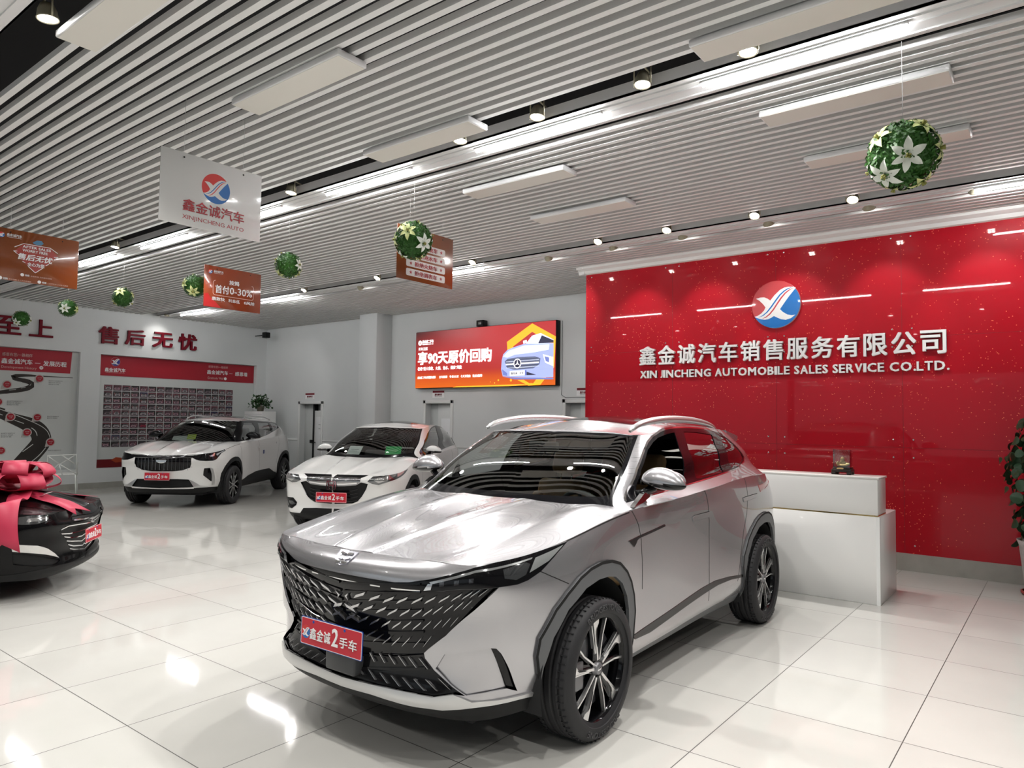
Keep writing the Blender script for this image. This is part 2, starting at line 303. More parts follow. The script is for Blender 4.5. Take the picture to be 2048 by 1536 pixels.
def spot(x, y, aim, label, power, group, size=60, blend=.6, z=CEIL-.01, scale=1., sy=0.):
    d = (Vector(aim)-Vector((x, y, z))).normalized(); q = d.to_track_quat('Z', 'Y').to_matrix().to_4x4()
    o = MB().lathe([(0, -.09), (.035, -.085), (.05, -.05), (.057, -.005), (.060, .0), (.057, .004), (.052, -.002), (0, -.006)], 24, 'z').build('spot_light', [SPOTBODY], None, (x, y, z)); o.matrix_world = Matrix.Translation((x, y, z)) @ q @ Matrix.Scale(scale, 4); tag(o, label, 'light', group)
    br = MB(); M = q.inverted()
    br.tube([M @ Vector((-.062, 0, .0)), M @ Vector((-.062, 0, .14)), M @ Vector((.062, 0, .14)), M @ Vector((.062, 0, 0))], .006, 6); br.tube([M @ Vector((0, 0, .14)), M @ Vector((0, sy, .12))], .007, 6) if sy else None; br.build('bracket', [SPOTBODY], o)
    l = MB()
    for a in range(4): l.prism(disc(.026*math.cos(a*math.pi/2+.78), .026*math.sin(a*math.pi/2+.78), .0175, 14), -.004, .003)
    l.build('led_lens', [LED], o)
    ld = bpy.data.lights.new('spot', 'SPOT'); ld.energy = power; ld.spot_size = math.radians(size); ld.spot_blend = blend; ld.shadow_soft_size = .05; ld.color = (1, .97, .93)
    lo = bpy.data.objects.new('spot_beam', ld); COL.objects.link(lo); lo.parent = o; lo.location = (0, 0, .012); lo.rotation_euler = (math.pi, 0, 0); lo.scale = (1/scale,)*3
    return o
for i, (x, s_) in enumerate(zip((-1.51, -2.23, -3.11, -3.89), ('rightmost of the four beside the nearer trough, below the big ceiling panel', 'second from the right beside the nearer trough', 'third from the right beside the nearer trough', 'leftmost of the four beside the nearer trough, at a ceiling panel end'))):
    spot(x, 4.25, (x+.1, 3.7, 0), 'round four-lens spotlight, '+s_, P_SPOT, 'spotlights in the nearer ceiling slot', 125, .5, sy=.12)
spot(-4.60, 1.50, (-4.45, 1.75, 0), 'round spotlight with tan housing at the top left corner beside a white ceiling panel', P_SPOT*.5, 'spotlights in the nearer ceiling slot', 110, .5, sy=-.12)
for y_, xs_ in ((1.50, (-9.2, -7.7, -6.2, -2.9, -1.3, .3, 1.9, 3.5)), (-2.2, (-9, -7, -5, -3, -1, 1, 3)), (4.25, (-6.2, -8.2, -10.2, -12.2, -14.2, .4, 2.2))):
    for x in xs_: spot(x, y_, (x, y_+(-.6 if y_ > 4 else .3), 0), 'four-lens ceiling spotlight outside the photo or hidden behind the signs', P_SPOT*.7, 'spotlights not plainly seen in the photo', 120, .5, sy=(-.13 if y_ < 2 else .12))
for x, s_ in zip((-1.69, -2.69, -3.74, -4.69, -6.81, -8.87, -10.83), ('below the largest flower ball', 'second below the largest flower ball, leftwards', 'above the left part of the red wall', 'above the left end of the red wall', 'right of the orange sign with white lines', 'left of the orange sign with white lines', 'furthest left, beside the far tube')):
    spot(x, 7.75, (x+.1, 5.4, 0), 'bright four-lens spotlight in the further slot, '+s_, P_SPOT*.6, 'spotlights facing the room along the further trough', 115, .5, sy=.16)
for x, s_ in zip((-.67, -1.62, -2.67, -3.72, -4.70, -5.74, -9.76), ('at the right edge of the photo', 'below the largest flower ball', 'second from the right', 'third from the right', 'fourth from the right', 'left of the red wall edge', 'above the lit screen')):
    spot(x, 8.17, (x, 9.05, 2.75) if x > -5.6 else (x-.5, 10.85, 1.8), 'tan-backed spotlight aimed at the wall, '+s_, P_WALL, 'spotlights aimed at the red and back walls', 62)
spot(-16.25, 7.95, (-16.7, 7.95, 3.1), 'small spotlight washing the left wall lettering', P_WALL*.3, 'spotlights aimed at the red and back walls', 90)
spot(-13.4, 8.17, (-15.55, 10.85, 1.9), 'small spotlight washing the wall beside the first door', P_WALL, 'spotlights aimed at the red and back walls', 60)
# heating panels under the slats
PANB = mat('heater panel', (.74, .72, .66), .45)
hp = [(-4.10, 1.69, 'white ceiling heater panel beside the spotlight at top left'), (-4.10, 2.82, 'white ceiling heater panel above the white hanging sign'), (-4.10, 4.03, 'white ceiling heater panel whose end meets the nearer trough at centre'), (-4.10, 5.30, 'white ceiling heater panel just behind the nearer trough at centre'), (-4.10, 6.43, 'white ceiling heater panel furthest back in the left column'), (-1.145, 4.02, 'white ceiling heater panel along the nearer trough at top right'), (-1.145, 5.24, 'white ceiling heater panel above the largest flower ball'), (-1.145, 6.36, 'white ceiling heater panel half hidden behind the largest flower ball')]
for x, y, lab in hp:
    m = MB(); m.rbox(-.6, .6, -.115, .115, 0, .045, .006, 1); o = m.build('ceiling_panel', [ALUW], None, (x, y, CEIL-.052)); tag(o, lab, 'ceiling panel', 'heater panels under the slats')
    m = MB(); m.box(-.59, .59, -.105, .105, -.002, 0); m.build('panel_face', [PANB], o)
    m = MB()
    for u in (-.4, .4): m.tube([(u, 0, .04), (u, 0, .10)], .004, 6)
    m.build('hanger', [ALUW], o)
import numpy as np
def _spl_w(knots, x):
    """rows of weights: natural cubic spline through values at knots, evaluated at x (values are linear in the data)"""
    n = len(knots); h = np.diff(knots)
    A = np.zeros((n, n)); B = np.zeros((n, n))
    A[0, 0] = A[-1, -1] = 1
    for i in range(1, n-1):
        A[i, i-1] = h[i-1]; A[i, i] = 2*(h[i-1]+h[i]); A[i, i+1] = h[i]
        B[i, i-1] = 6/h[i-1]; B[i, i+1] = 6/h[i]; B[i, i] = -6/h[i-1]-6/h[i]
    M = np.linalg.solve(A, B)
    x = np.asarray(x, float); k = np.clip(np.searchsorted(knots, x)-1, 0, n-2)
    hk = h[k]; a = (knots[k+1]-x)/hk; b = (x-knots[k])/hk
    W = np.zeros((len(x), n)); r = np.arange(len(x))
    W[r, k] += a; W[r, k+1] += b
    return W + ((a**3-a)*hk**2/6)[:, None]*M[k] + ((b**3-b)*hk**2/6)[:, None]*M[k+1]
class Net:
    """tensor spline through a control net ctrl[ring][column]; columns run from the front centre round the left side to the rear centre"""
    def __init__(s, ctrl, ext=3):
        C = np.array(ctrl, float); mir = np.array([1, -1, 1.])
        C = np.concatenate([C[:, ext:0:-1]*mir, C, C[:, -2:-2-ext:-1]*mir], 1)
        ds = np.linalg.norm(np.diff(C, axis=1), axis=2).mean(0)
        u = np.concatenate([[0], np.cumsum(ds)]); n = C.shape[1]
        s.us = (u-u[ext])/(u[n-1-ext]-u[ext])
        dt = np.linalg.norm(np.diff(C, axis=0), axis=2)[:, ext:-ext].mean(1)
        v = np.concatenate([[0], np.cumsum(dt)]); s.vs = v/v[-1]; s.C = C; s.ext = ext
    def __call__(s, p):
        p = np.atleast_2d(p)
        return np.einsum('ni,nk,kic->nc', _spl_w(s.us, p[:, 0]), _spl_w(s.vs, p[:, 1]), s.C)
def spline(pts):
    P = np.array(pts, float); d = np.linalg.norm(np.diff(P, axis=0), axis=1); u = np.concatenate([[0], np.cumsum(d)]); u /= u[-1]
    return lambda x: _spl_w(u, np.atleast_1d(x)) @ P
class Coons:
    """quad patch: s from front to rear, t from the centre line (0) to the side (1)"""
    def __init__(s, front, rear, centre, side, bump=None):
        s.f, s.r, s.c, s.d, s.bump = front, rear, centre, side, bump
    def __call__(s, p):
        p = np.atleast_2d(p); u = p[:, 0:1]; v = p[:, 1:2]; b = v*v*(1.6-.6*v) if False else v*v*(3-2*v)
        F, R, Cc, D = s.f(p[:, 1]), s.r(p[:, 1]), s.c(p[:, 0]), s.d(p[:, 0])
        f0, f1, r0, r1 = s.f(np.zeros(1)), s.f(np.ones(1)), s.r(np.zeros(1)), s.r(np.ones(1))
        lin = (1-u)*F+u*R
        corr = (1-b)*(Cc-(1-u)*f0-u*r0)+b*(D-(1-u)*f1-u*r1)
        P = lin+corr
        if s.bump is not None: P = P + s.bump(p)[:, None]*np.array([0, 0, 1.])
        return P
def normal(S, p, flip=1, e=2e-4):
    p = np.atleast_2d(np.asarray(p, float))
    a = p.copy(); b = p.copy(); a[:, 0] -= e; b[:, 0] += e; du = S(b)-S(a)
    a = p.copy(); b = p.copy(); a[:, 1] -= e; b[:, 1] += e; dv = S(b)-S(a)
    n = np.cross(du, dv)*flip
    return n/(np.linalg.norm(n, axis=1, keepdims=True)+1e-12)
class CarBody:
    """A: lower wrap, G: glass wrap, H: hood, R: roof"""
    def __init__(s, A, G, hood_c, hood_r, roof_c, hc, hp, gf, gr, hbump=None, rbump=None):
        s.A = Net(A); s.G = Net(G)
        Aus = s.A.us[s.A.ext:]; Gus = s.G.us[s.G.ext:]
        sc, sp = Aus[hc], Aus[hp]; g1, g2 = Gus[gf], Gus[gr]
        one = lambda x: np.ones_like(x)
        At = lambda x: s.A(np.stack([x, one(x)], 1)); Gt = lambda x: s.G(np.stack([x, one(x)], 1))
        s.H = Coons(lambda v: At(v*sc), spline(hood_r), spline(hood_c), lambda u: At(sc+u*(sp-sc)), hbump)
        s.R = Coons(lambda v: Gt(v*g1), lambda v: Gt(1+v*(g2-1)), spline(roof_c), lambda u: Gt(g1+u*(g2-g1)), rbump)
        s.patch = dict(A=s.A, G=s.G, H=s.H, R=s.R)
        s.flip = dict(A=1, G=1, H=1, R=1)
        for k in s.patch:   # outward normals
            q = np.array([[.3, .5]]); P = s.patch[k](q); n = normal(s.patch[k], q)
            if (n[0] @ (P[0]-np.array([0, 0, .75]))) < 0: s.flip[k] = -1
    def nrm(s, k, p): return normal(s.patch[k], p, s.flip[k])
def side_st(S, xz, s0, s1, t0=0., t1=1.):
    """patch coordinates of points given in side view (x, z)"""
    out = []
    g = np.array([(a, b) for a in np.linspace(s0, s1, 120) for b in np.linspace(t0, t1, 60)]); P = S(g)
    for x, z in xz:
        q = g[((P[:, 0]-x)**2+(P[:, 2]-z)**2).argmin()].copy()
        for _ in range(6):
            e = 1e-4; f = S(np.array([q, q+[e, 0], q+[0, e]])); r = f[0][[0, 2]]-[x, z]
            J = np.stack([(f[1]-f[0])[[0, 2]]/e, (f[2]-f[0])[[0, 2]]/e], 1)
            if abs(np.linalg.det(J)) < 1e-9: break
            q = np.clip(q-np.linalg.solve(J, r), [s0, t0], [s1, t1])
        out.append(tuple(q))
    return out
# ---------------------------------------------------------------- car skin: regions cut out of spline patches
def pip(poly, q):
    x, y = q[:, 0], q[:, 1]; c = np.zeros(len(q), bool); P = np.asarray(poly); n = len(P)
    for i in range(n):
        x1, y1 = P[i]; x2, y2 = P[(i+1) % n]
        if y1 == y2: continue
        m = ((y1 > y) != (y2 > y)) & (x < (x2-x1)*(y-y1)/(y2-y1)+x1); c ^= m
    return c
def dens(poly, step=.012, closed=True):
    P = [np.array(p, float) for p in poly]; out = []
    for i in range(len(P) if closed else len(P)-1):
        a, b = P[i], P[(i+1) % len(P)]; k = max(1, int(np.abs(b-a).max()/step))
        out += [a+(b-a)*j/k for j in range(k)]
    if not closed: out.append(P[-1])
    return out
def smooth_poly(poly, it=1):
    for _ in range(it):
        q = []
        for i in range(len(poly)):
            a = np.array(poly[i], float); b = np.array(poly[(i+1) % len(poly)], float); q += [tuple(a*.75+b*.25), tuple(a*.25+b*.75)]
        poly = q
    return poly
def cut_patch(S, nrm, regions, nu=90, nv=36):
    """regions: list of (name, polygon in the patch's own coordinates); later ones lie on top.  -> {name: (q, tris)}"""
    g = [(a, b) for a in np.linspace(0, 1, nu) for b in np.linspace(0, 1, nv)]
    V = [Vector(p) for p in g]; E = []
    for name, poly in regions:
        d = dens([(min(max(p[0], 0), 1), min(max(p[1], 0), 1)) for p in poly]); n0 = len(V); V += [Vector(p) for p in d]
        E += [(n0+i, n0+(i+1) % len(d)) for i in range(len(d))]
    r = delaunay_2d_cdt(V, E, [], 0, 1e-5)
    q = np.array([v[:] for v in r[0]]); T = np.array([f[:] for f in r[2]]); cen = q[T].mean(1)
    own = np.full(len(T), -1)
    for i, (name, poly) in enumerate(regions): own[pip(poly, cen)] = i
    out = {}
    for i, name in enumerate([n for n, _ in regions]):
        t = T[own == i]
        if len(t): out.setdefault(name, []).append(t)
    return q, {k: np.concatenate(v) for k, v in out.items()}, T[own == -1]
class Skin:
    """gathers pieces of skin (with exact normals) into one mesh"""
    def __init__(s): s.V = []; s.N = []; s.F = []; s.M = []; s.n = 0
    def tris(s, S, nrm, q, T, side=1, off=0., depth=.008, mi=0, skirt_mi=None):
        T = np.asarray(T); 
        if not len(T): return s
        ids, inv = np.unique(T, return_inverse=True); T2 = inv.reshape(T.shape); qq = q[ids]
        N = nrm(qq); P0 = S(qq); P = P0+N*off
        f = np.cross(P[T2[:, 1]]-P[T2[:, 0]], P[T2[:, 2]]-P[T2[:, 0]]); bad = (f*N[T2[:, 0]]).sum(1) < 0
        T2[bad] = T2[bad][:, ::-1]
        area = np.linalg.norm(f, axis=1); T2 = T2[area > 1e-10]
        ms = np.array([1, side, 1.]); tri = T2 if side > 0 else T2[:, ::-1]
        s.V.append(P*ms); s.N.append(N*ms); s.F += [tuple(x) for x in (tri+s.n)]; s.M += [mi]*len(tri); s.n += len(P)
        if depth:
            ed = {}
            for a, b, c in T2:
                for e in ((a, b), (b, c), (c, a)): ed[e] = 1
            bd = [e for e in ed if (e[1], e[0]) not in ed and not (abs(P0[e[0], 1]) < 1e-4 and abs(P0[e[1], 1]) < 1e-4)]
            for a, b in bd:
                o = np.cross(P[b]-P[a], N[a]); o /= (np.linalg.norm(o)+1e-12)
                L = np.array([P[a], P[b], P[b]-N[b]*depth, P[a]-N[a]*depth]); s.V.append(L*ms); s.N.append(np.array([o]*4)*ms)
                k = (s.n, s.n+1, s.n+2, s.n+3); s.F.append(k[::-1] if side > 0 else k); s.M.append(mi if skirt_mi is None else skirt_mi); s.n += 4
        return s
    def ribbon(s, S, nrm, line, w, side=1, lift=.0006, mi=0, closed=False):
        d = np.array(dens(line, .012, closed)); 
        if closed: d = np.concatenate([d, d[:1]])
        P = S(d); N = nrm(d); t = np.gradient(P, axis=0); t /= (np.linalg.norm(t, axis=1, keepdims=True)+1e-12); b = np.cross(N, t)
        ms = np.array([1, side, 1.]); A = (P+b*w/2+N*lift)*ms; B = (P-b*w/2+N*lift)*ms; n = len(P)
        s.V += [A, B]; s.N += [N*ms, N*ms]
        for i in range(n-1):
            k = (s.n+i, s.n+n+i, s.n+n+i+1, s.n+i+1); s.F.append(k if side > 0 else k[::-1]); s.M.append(mi)
        s.n += 2*n; return s
    def build(s, name, mats, parent):
        V = np.concatenate(s.V); N = np.concatenate(s.N); me = bpy.data.meshes.new(name); me.from_pydata(V.tolist(), [], s.F); me.update()
        me.polygons.foreach_set('use_smooth', [True]*len(me.polygons)); me.polygons.foreach_set('material_index', s.M[:len(me.polygons)])
        me.normals_split_custom_set_from_vertices(N.tolist())
        return link(name, me, mats, parent)
def surf_prism(mb, S, nrm, poly, h0, h1, side=1, mi=0):
    """small raised plate whose outline lies on the skin"""
    q = np.array(poly); N = nrm(q); P = S(q); ms = np.array([1, side, 1.]); n = len(q)
    top = (P+N*h1)*ms; lo = (P+N*h0)*ms
    c = np.cross(top[1]-top[0], top[2]-top[0]); fl = (c*(N[0]*ms)).sum() < 0
    F = [tuple(range(n))]+[(i, n+i, n+(i+1) % n, (i+1) % n) for i in range(n)]
    if fl: F = [f[::-1] for f in F]
    mb.add(np.concatenate([top, lo]), F, mi)
def logo(mb, cx, cy, r, z, mr, mbl, mw, M=None, d=.0008):
    """round emblem: red above, blue below, white winged X with a blue and a red stripe"""
    T = Matrix.Translation((cx, cy, z)) @ Matrix.Scale(r, 4, (1, 0, 0)) @ Matrix.Scale(r, 4, (0, 1, 0)); T = M @ T if M is not None else T
    f = lambda L: [((x-780)/675, (760-y)/662) for x, y in L]
    mid = f([(165, 1065), (300, 1075), (480, 1010), (640, 850), (800, 650), (960, 470), (1130, 360), (1345, 345)])
    a0, a1 = math.atan2(mid[0][1], mid[0][0]) % (2*math.pi), math.atan2(mid[-1][1], mid[-1][0])
    top = [(math.cos(a), math.sin(a)) for a in np.linspace(a1, a0, 34)]; bot = [(math.cos(a), math.sin(a)) for a in np.linspace(a0, a1+2*math.pi, 34)]
    mb.prism(top+mid[1:-1], 0, d, mr, T); mb.prism(bot+mid[1:-1][::-1], 0, d, mbl, T)
    bird = f([(225, 555), (350, 530), (460, 535), (560, 585), (630, 640), (750, 500), (900, 370), (1020, 315), (1130, 300), (1290, 315), (1340, 350), (1270, 430), (1150, 570), (1050, 700), (900, 905), (980, 990), (1100, 1070), (1220, 1100), (1325, 1092), (1200, 1180), (1060, 1215), (930, 1190), (830, 1140), (730, 1085), (650, 1130), (560, 1165), (470, 1170), (360, 1150), (250, 1105), (175, 1068), (260, 1050), (370, 990), (450, 910), (495, 825), (420, 720), (320, 620)])
    mb.prism(bird, d, 2*d, mw, T)
    for L, m in (([(300, 1092), (420, 1050), (540, 960), (660, 820), (780, 660), (900, 510), (1020, 410), (1120, 355), (1240, 325)], mbl), ([(400, 1137), (500, 1105), (610, 1025), (720, 900), (830, 740), (940, 590), (1050, 470), (1150, 400), (1260, 348)], mr)):
        k = len(L); w_ = [17*math.sin(math.pi*i/(k-1))**.5+2 for i in range(k)]
        mb.prism(f([(x-w_[i]*.75, y-w_[i]*.7) for i, (x, y) in enumerate(L)]+[(x+w_[i]*.75, y+w_[i]*.7) for i, (x, y) in list(enumerate(L))[::-1]]), 2*d, 3*d, m, T)
def placard(parent, M, w=.44, h=.135, blue_edge=False):
    """red dealer plate with the house logo and lettering, part of its car"""
    mb = MB(); mb.prism(rrect(-w/2, -h/2, w/2, h/2, .008), 0, .004, 2 if blue_edge else 0, M)
    mb.prism(rrect(-w/2+.003, -h/2+.003, w/2-.003, h/2-.003, .007), .004, .0045, 1, M); mb.prism(rrect(-w/2+.006, -h/2+.006, w/2-.006, h/2-.006, .006), .0045, .005, 0, M)
    o = mb.build('license_plate', [PLATERED, WHITE, PLATEBLUE], parent); o['label'] = 'red dealer plate with white characters'
    l = MB(); logo(l, -w*.41, -.004, h*.24, .0052, 0, 1, 2, M, .0004); l.build('plate_logo', [LOGORED, LOGOBLUE, WHITE], o)
    t = MB(); hh = h*.40; y0 = -h*.24
    for k, ch in enumerate('鑫金诚'): put_text(t, ch, -w*.335+k*w*.117, y0, w*.105, hh, .005, .0006, .012, 0, M)
    put_text(t, '2', w*.03, y0-.004, w*.10, h*.62, .005, .0006, .02, 0, M)
    for k, ch in enumerate('手车'): put_text(t, ch, w*.155+k*w*.145, y0, w*.125, hh*.92, .005, .0006, .015, 0, M)
    t.build('plate_lettering', [WHITE], o)
    b = MB()
    for x in (-w*.29, w*.22): b.lathe([(0, .0075), (.006, .007), (.008, .005), (.008, .004)], 12, 'z', 0, M @ Matrix.Translation((x, h*.37, 0)))
    b.build('plate_bolts', [PLATEBLUE], o)
    return o
# ---------------------------------------------------------------- wheels (axis along y, outer face +y)
def wheel_meshes(R, rr, wd, style):
    out = {}
    t = MB(); hw = wd/2
    prof = [(rr-.012, -hw*.86), (rr+.012, -hw*.97), (R-.06, -hw*1.04), (R-.022, -hw*.98), (R-.006, -hw*.82)]
    for g in (-.55, -.2, .2, .55): prof += [(R, hw*(g-.12)), (R, hw*(g-.045)), (R-.009, hw*(g-.04)), (R-.009, hw*(g+.04)), (R, hw*(g+.045)), (R, hw*(g+.12))]
    prof += [(R-.006, hw*.82), (R-.022, hw*.98), (R-.04, hw*1.02), (R-.046, hw*1.045), (R-.07, hw*1.045), (R-.076, hw*1.025), (rr+.016, hw*1.0), (rr+.010, hw*.97), (rr-.012, hw*.86)]
    t.lathe(prof, 72, 'y')
    for i in range(60):      # tread blocks: shoulder sipes
        a = 2*math.pi*i/60
        for sgn in (-1, 1): t.box(-.0025, .0025, sgn*hw*.66-.02, sgn*hw*.66+.02, R-.004, R+.0012, 0, Matrix.Rotation(a, 4, 'Y'))
    out['tire'] = (t, [RUBBER])
    b = MB(); b.lathe([(rr, -hw*.85), (rr-.012, -hw*.6), (rr-.03, 0), (rr-.022, hw*.6), (rr-.014, hw*.82), (rr, hw*.9), (rr+.010, hw*.95), (rr+.012, hw*.9)], 64, 'y', 0)
    b.lathe([(0, hw*.15), (rr-.03, hw*.1)], 48, 'y', 0)
    y = hw*.80
    def Mr(a): return Matrix.Rotation(-a, 4, 'Y') @ Matrix(((1, 0, 0, 0), (0, 0, 1, 0), (0, 1, 0, 0), (0, 0, 0, 1)))   # 2-D (x,y) -> (x,z), height -> y
    pol = lambda L: [(r*rr*math.cos(math.radians(a)), r*rr*math.sin(math.radians(a))) for r, a in L]
    if style == 'blade':
        for k in range(5):
            a = math.radians(80+72*k); M = Mr(a)
            b.prism(pol([(.16, -40), (.16, 40), (.40, 14), (.985, 10), (.985, -2), (.40, -8)]), y-.05, y-.020, 0, M)
            b.prism(pol([(.16, 10), (.16, 45), (.45, 31), (.985, 32), (.985, 25), (.45, 20)]), y-.05, y-.020, 0, M)
            b.prism(pol([(.17, -9), (.17, 9), (.45, 3.4), (.70, 2.6), (.80, 5.5), (.86, 9.5), (.99, 10.5), (.99, -2), (.55, -1.5)]), y-.03, y-.004, 1, M)
            b.prism(pol([(.42, 2.2), (.66, 1.4), (.80, 4.2), (.72, .8), (.50, .2)]), y-.01, y-.003, 0, M)
            b.prism(pol([(.17, 20), (.17, 32), (.62, 26.8), (.99, 30.5), (.99, 28), (.63, 24.2)]), y-.03, y-.006, 1, M)
            b.prism(pol([(.985, t) for t in np.linspace(29, 62, 9)]+[(.962, t) for t in np.linspace(62, 29, 9)]), y-.03, y-.007, 1, M)
            b.prism(pol([(.30, 62), (.30, 68), (.62, 68.5), (.985, 68.5), (.985, 66.6), (.62, 66.2)]), y-.03, y-.012, 1, M)
    else:
        n = 10 if style == 'multi' else 5
        for k in range(n):
            M = Mr(math.radians(90+360/n*k)); w0 = 9 if n == 10 else 15
            b.prism(pol([(.17, -w0*2), (.17, w0*2), (.55, w0*.7), (.985, w0*.75), (.985, -w0*.75), (.55, -w0*.7)]), y-.04, y-.018, 0, M)
            b.prism(pol([(.2, -w0*1.2), (.2, w0*1.0), (.6, w0*.42), (.985, w0*.6), (.985, w0*.0), (.6, -w0*.3)]), y-.03, y-.006, 1, M)
    out['wheel'] = (b, [BLACKG, ALU])
    h = MB(); h.lathe([(0, y+.004), (.026, y+.003), (.031, y-.002), (.034, y-.02), (.05, y-.03), (.05, y-.05)], 28, 'y'); h.rbox(-.022, .022, y+.003, y+.006, -.006, .006, .001, 1, 1)
    out['hub_cap'] = (h, [mat('hub grey', (.25, .25, .26), .35, .6), CHROME])
    d = MB(); d.lathe([(.07, hw*.1+.03), (rr*.72, hw*.1+.03), (rr*.72, hw*.1+.005), (.07, hw*.1+.005)], 40, 'y'); d.rbox(rr*.45, rr*.8, hw*.1-.0, hw*.1+.06, -.07, .07, .01, 2, 0)
    out['brake_disc'] = (d, [mat('brake steel', (.2, .2, .21), .4, .8)])
    return out
def add_wheels(car, spec):
    R, rr, wd = spec['tyre']; P = None; ms = wheel_meshes(R, rr, wd, spec['rim'])
    first = None
    for x, ss in ((spec['wb']/2, 1), (spec['wb']/2, -1), (-spec['wb']/2, 1), (-spec['wb']/2, -1)):
        if first is None:
            b, m = ms['wheel']; first = b.build('wheel', m, car)
            for k in ('tire', 'hub_cap', 'brake_disc'): b, m = ms[k]; b.build(k, m, first)
            if spec.get('tyre_text'):
                t = MB()
                for a0, flip in ((90, 1), (270, 1)):
                    V, F = text_geo(spec['tyre_text'], .34, .03, .003, .02); V = V-[.17, 0, 0]
                    rad = rr+.028+V[:, 1]; th = math.radians(a0)-V[:, 0]/(rr+.045)
                    t.add(np.stack([-rad*np.cos(th), wd/2*1.03+V[:, 2], rad*np.sin(th)], 1), [f[::-1] for f in F])
                t.build('tire_lettering', [mat('tyre lettering', (.05, .05, .053), .5)], first)
            o = first
        else: o = copy_tree(first, car)
        o.location = (x, ss*(spec['track']/2), R); o.rotation_euler = (0, 0, 0 if ss > 0 else math.pi)
ARCH_O = [(.40, -.14), (.43, -.03), (.444, .055), (.478, .17), (.468, .25), (.372, .368), (.284, .428), (.176, .484), (.077, .513), (-.042, .526), (-.152, .519), (-.257, .490), (-.349, .43), (-.407, .365), (-.446, .285), (-.465, .19), (-.445, .06), (-.42, -.03), (-.40, -.14)]
ARCH_I = [(.40, -.14), (.41, -.03), (.432, .05), (.43, .11), (.385, .24), (.285, .353), (.132, .428), (0, .449), (-.109, .446), (-.195, .430), (-.285, .379), (-.35, .299), (-.379, .218), (-.39, .09), (-.40, -.14)]
def build_skin(car, body, spec):
    parts = {}
    gap = GAP
    for key in ('A', 'G', 'H', 'R'):
        S = body.patch[key]; nrm = (lambda q, key=key: body.nrm(key, q)); regs = []; info = {}
        for r in spec['regions']:
            if r['patch'] != key: continue
            for p in r['polys']: regs.append((r['id'], p))
            info[r['id']] = r
        nu, nv = spec['grid'][key]
        q, T, rest = cut_patch(S, nrm, regs, nu, nv)
        for rid, r in info.items():
            if r.get('hole') or rid not in T: continue
            sides = [(1,), (-1,)] if r.get('pair') else [(1, -1)]
            for ss in sides:
                sk = Skin()
                for s in ss:
                    sk.tris(S, nrm, q, T[rid], s, r.get('off', 0), r.get('depth', .008), 0)
                    for (pk, rb, line, wdt, mi) in spec.get('ribbons', []):
                        if pk == key and rb == rid: sk.ribbon(S, nrm, line, wdt, s, r.get('off', 0)+.0007, mi)
                par = car
                if r.get('sub'): par = parts.get((r['sub'], ss[0]), parts.get((r['sub'], 1), car))
                o = sk.build(r['part'], [r['mat'], gap, CHROME], par)
                if r.get('label'): o['label'] = r['label']
                for s in ss: parts[(rid, s)] = o
        if len(rest):
            sk = Skin()
            for s in (1, -1):
                sk.tris(S, nrm, q, rest, s, 0, .006, 0)
                for (pk, rb, line, wdt, mi) in spec.get('ribbons', []):
                    if pk == key and rb is None: sk.ribbon(S, nrm, line, wdt, s, .0007, mi)
            parts[(key, 1)] = parts[(key, -1)] = sk.build({'A': 'body_shell', 'G': 'pillars', 'H': 'hood', 'R': 'roof'}[key], [spec['paint'], gap, CHROME], car)
    return parts
def arches(body, spec, s_ranges):
    """wheel openings and the cladding round them, in patch coordinates"""
    outs, ins = [], []
    for sx, (a, b) in zip((1, -1), s_ranges):
        k = spec.get('arch_scale', 1.); cz = spec['tyre'][0]
        f = lambda L: side_st(body.A, [(sx*spec['wb']/2+dx*k*spec.get('arch_flip', 1), max(cz+dz*k, spec.get('arch_floor', .0))) for dx, dz in L], a, b)
        outs.append(f(ARCH_O)+[(f([(-.40, -.2)])[0][0], -.01), (f([(.40, -.2)])[0][0], -.01)]); ins.append(f(ARCH_I)+[(f([(-.39, -.2)])[0][0], -.01), (f([(.39, -.2)])[0][0], -.01)])
    return outs, ins
def seat(mb, x, y, w=.5, back=.62, mi=0, head=True):
    """one seat: cushion, raked backrest with side bolsters, headrest on two posts"""
    mb.rbox(x-.24, x+.27, y-w/2, y+w/2, .42, .58, .06, 3, mi)
    M = Matrix.Translation((x-.22, y, .52)) @ Matrix.Rotation(math.radians(-16), 4, 'Y')
    mb.rbox(-.07, .07, -w/2+.02, w/2-.02, 0, back, .05, 3, mi, M)
    for s in (-1, 1): mb.rbox(-.02, .12, s*(w/2-.06)-.045, s*(w/2-.06)+.045, .05, back*.8, .035, 3, mi, M)
    if head:
        mb.rbox(-.05, .06, -.13, .13, back+.05, back+.24, .045, 3, mi, M)
        for s in (-1, 1): mb.tube([M @ Vector((0, s*.05, back-.02)), M @ Vector((0, s*.05, back+.08))], .006, 6, 1)
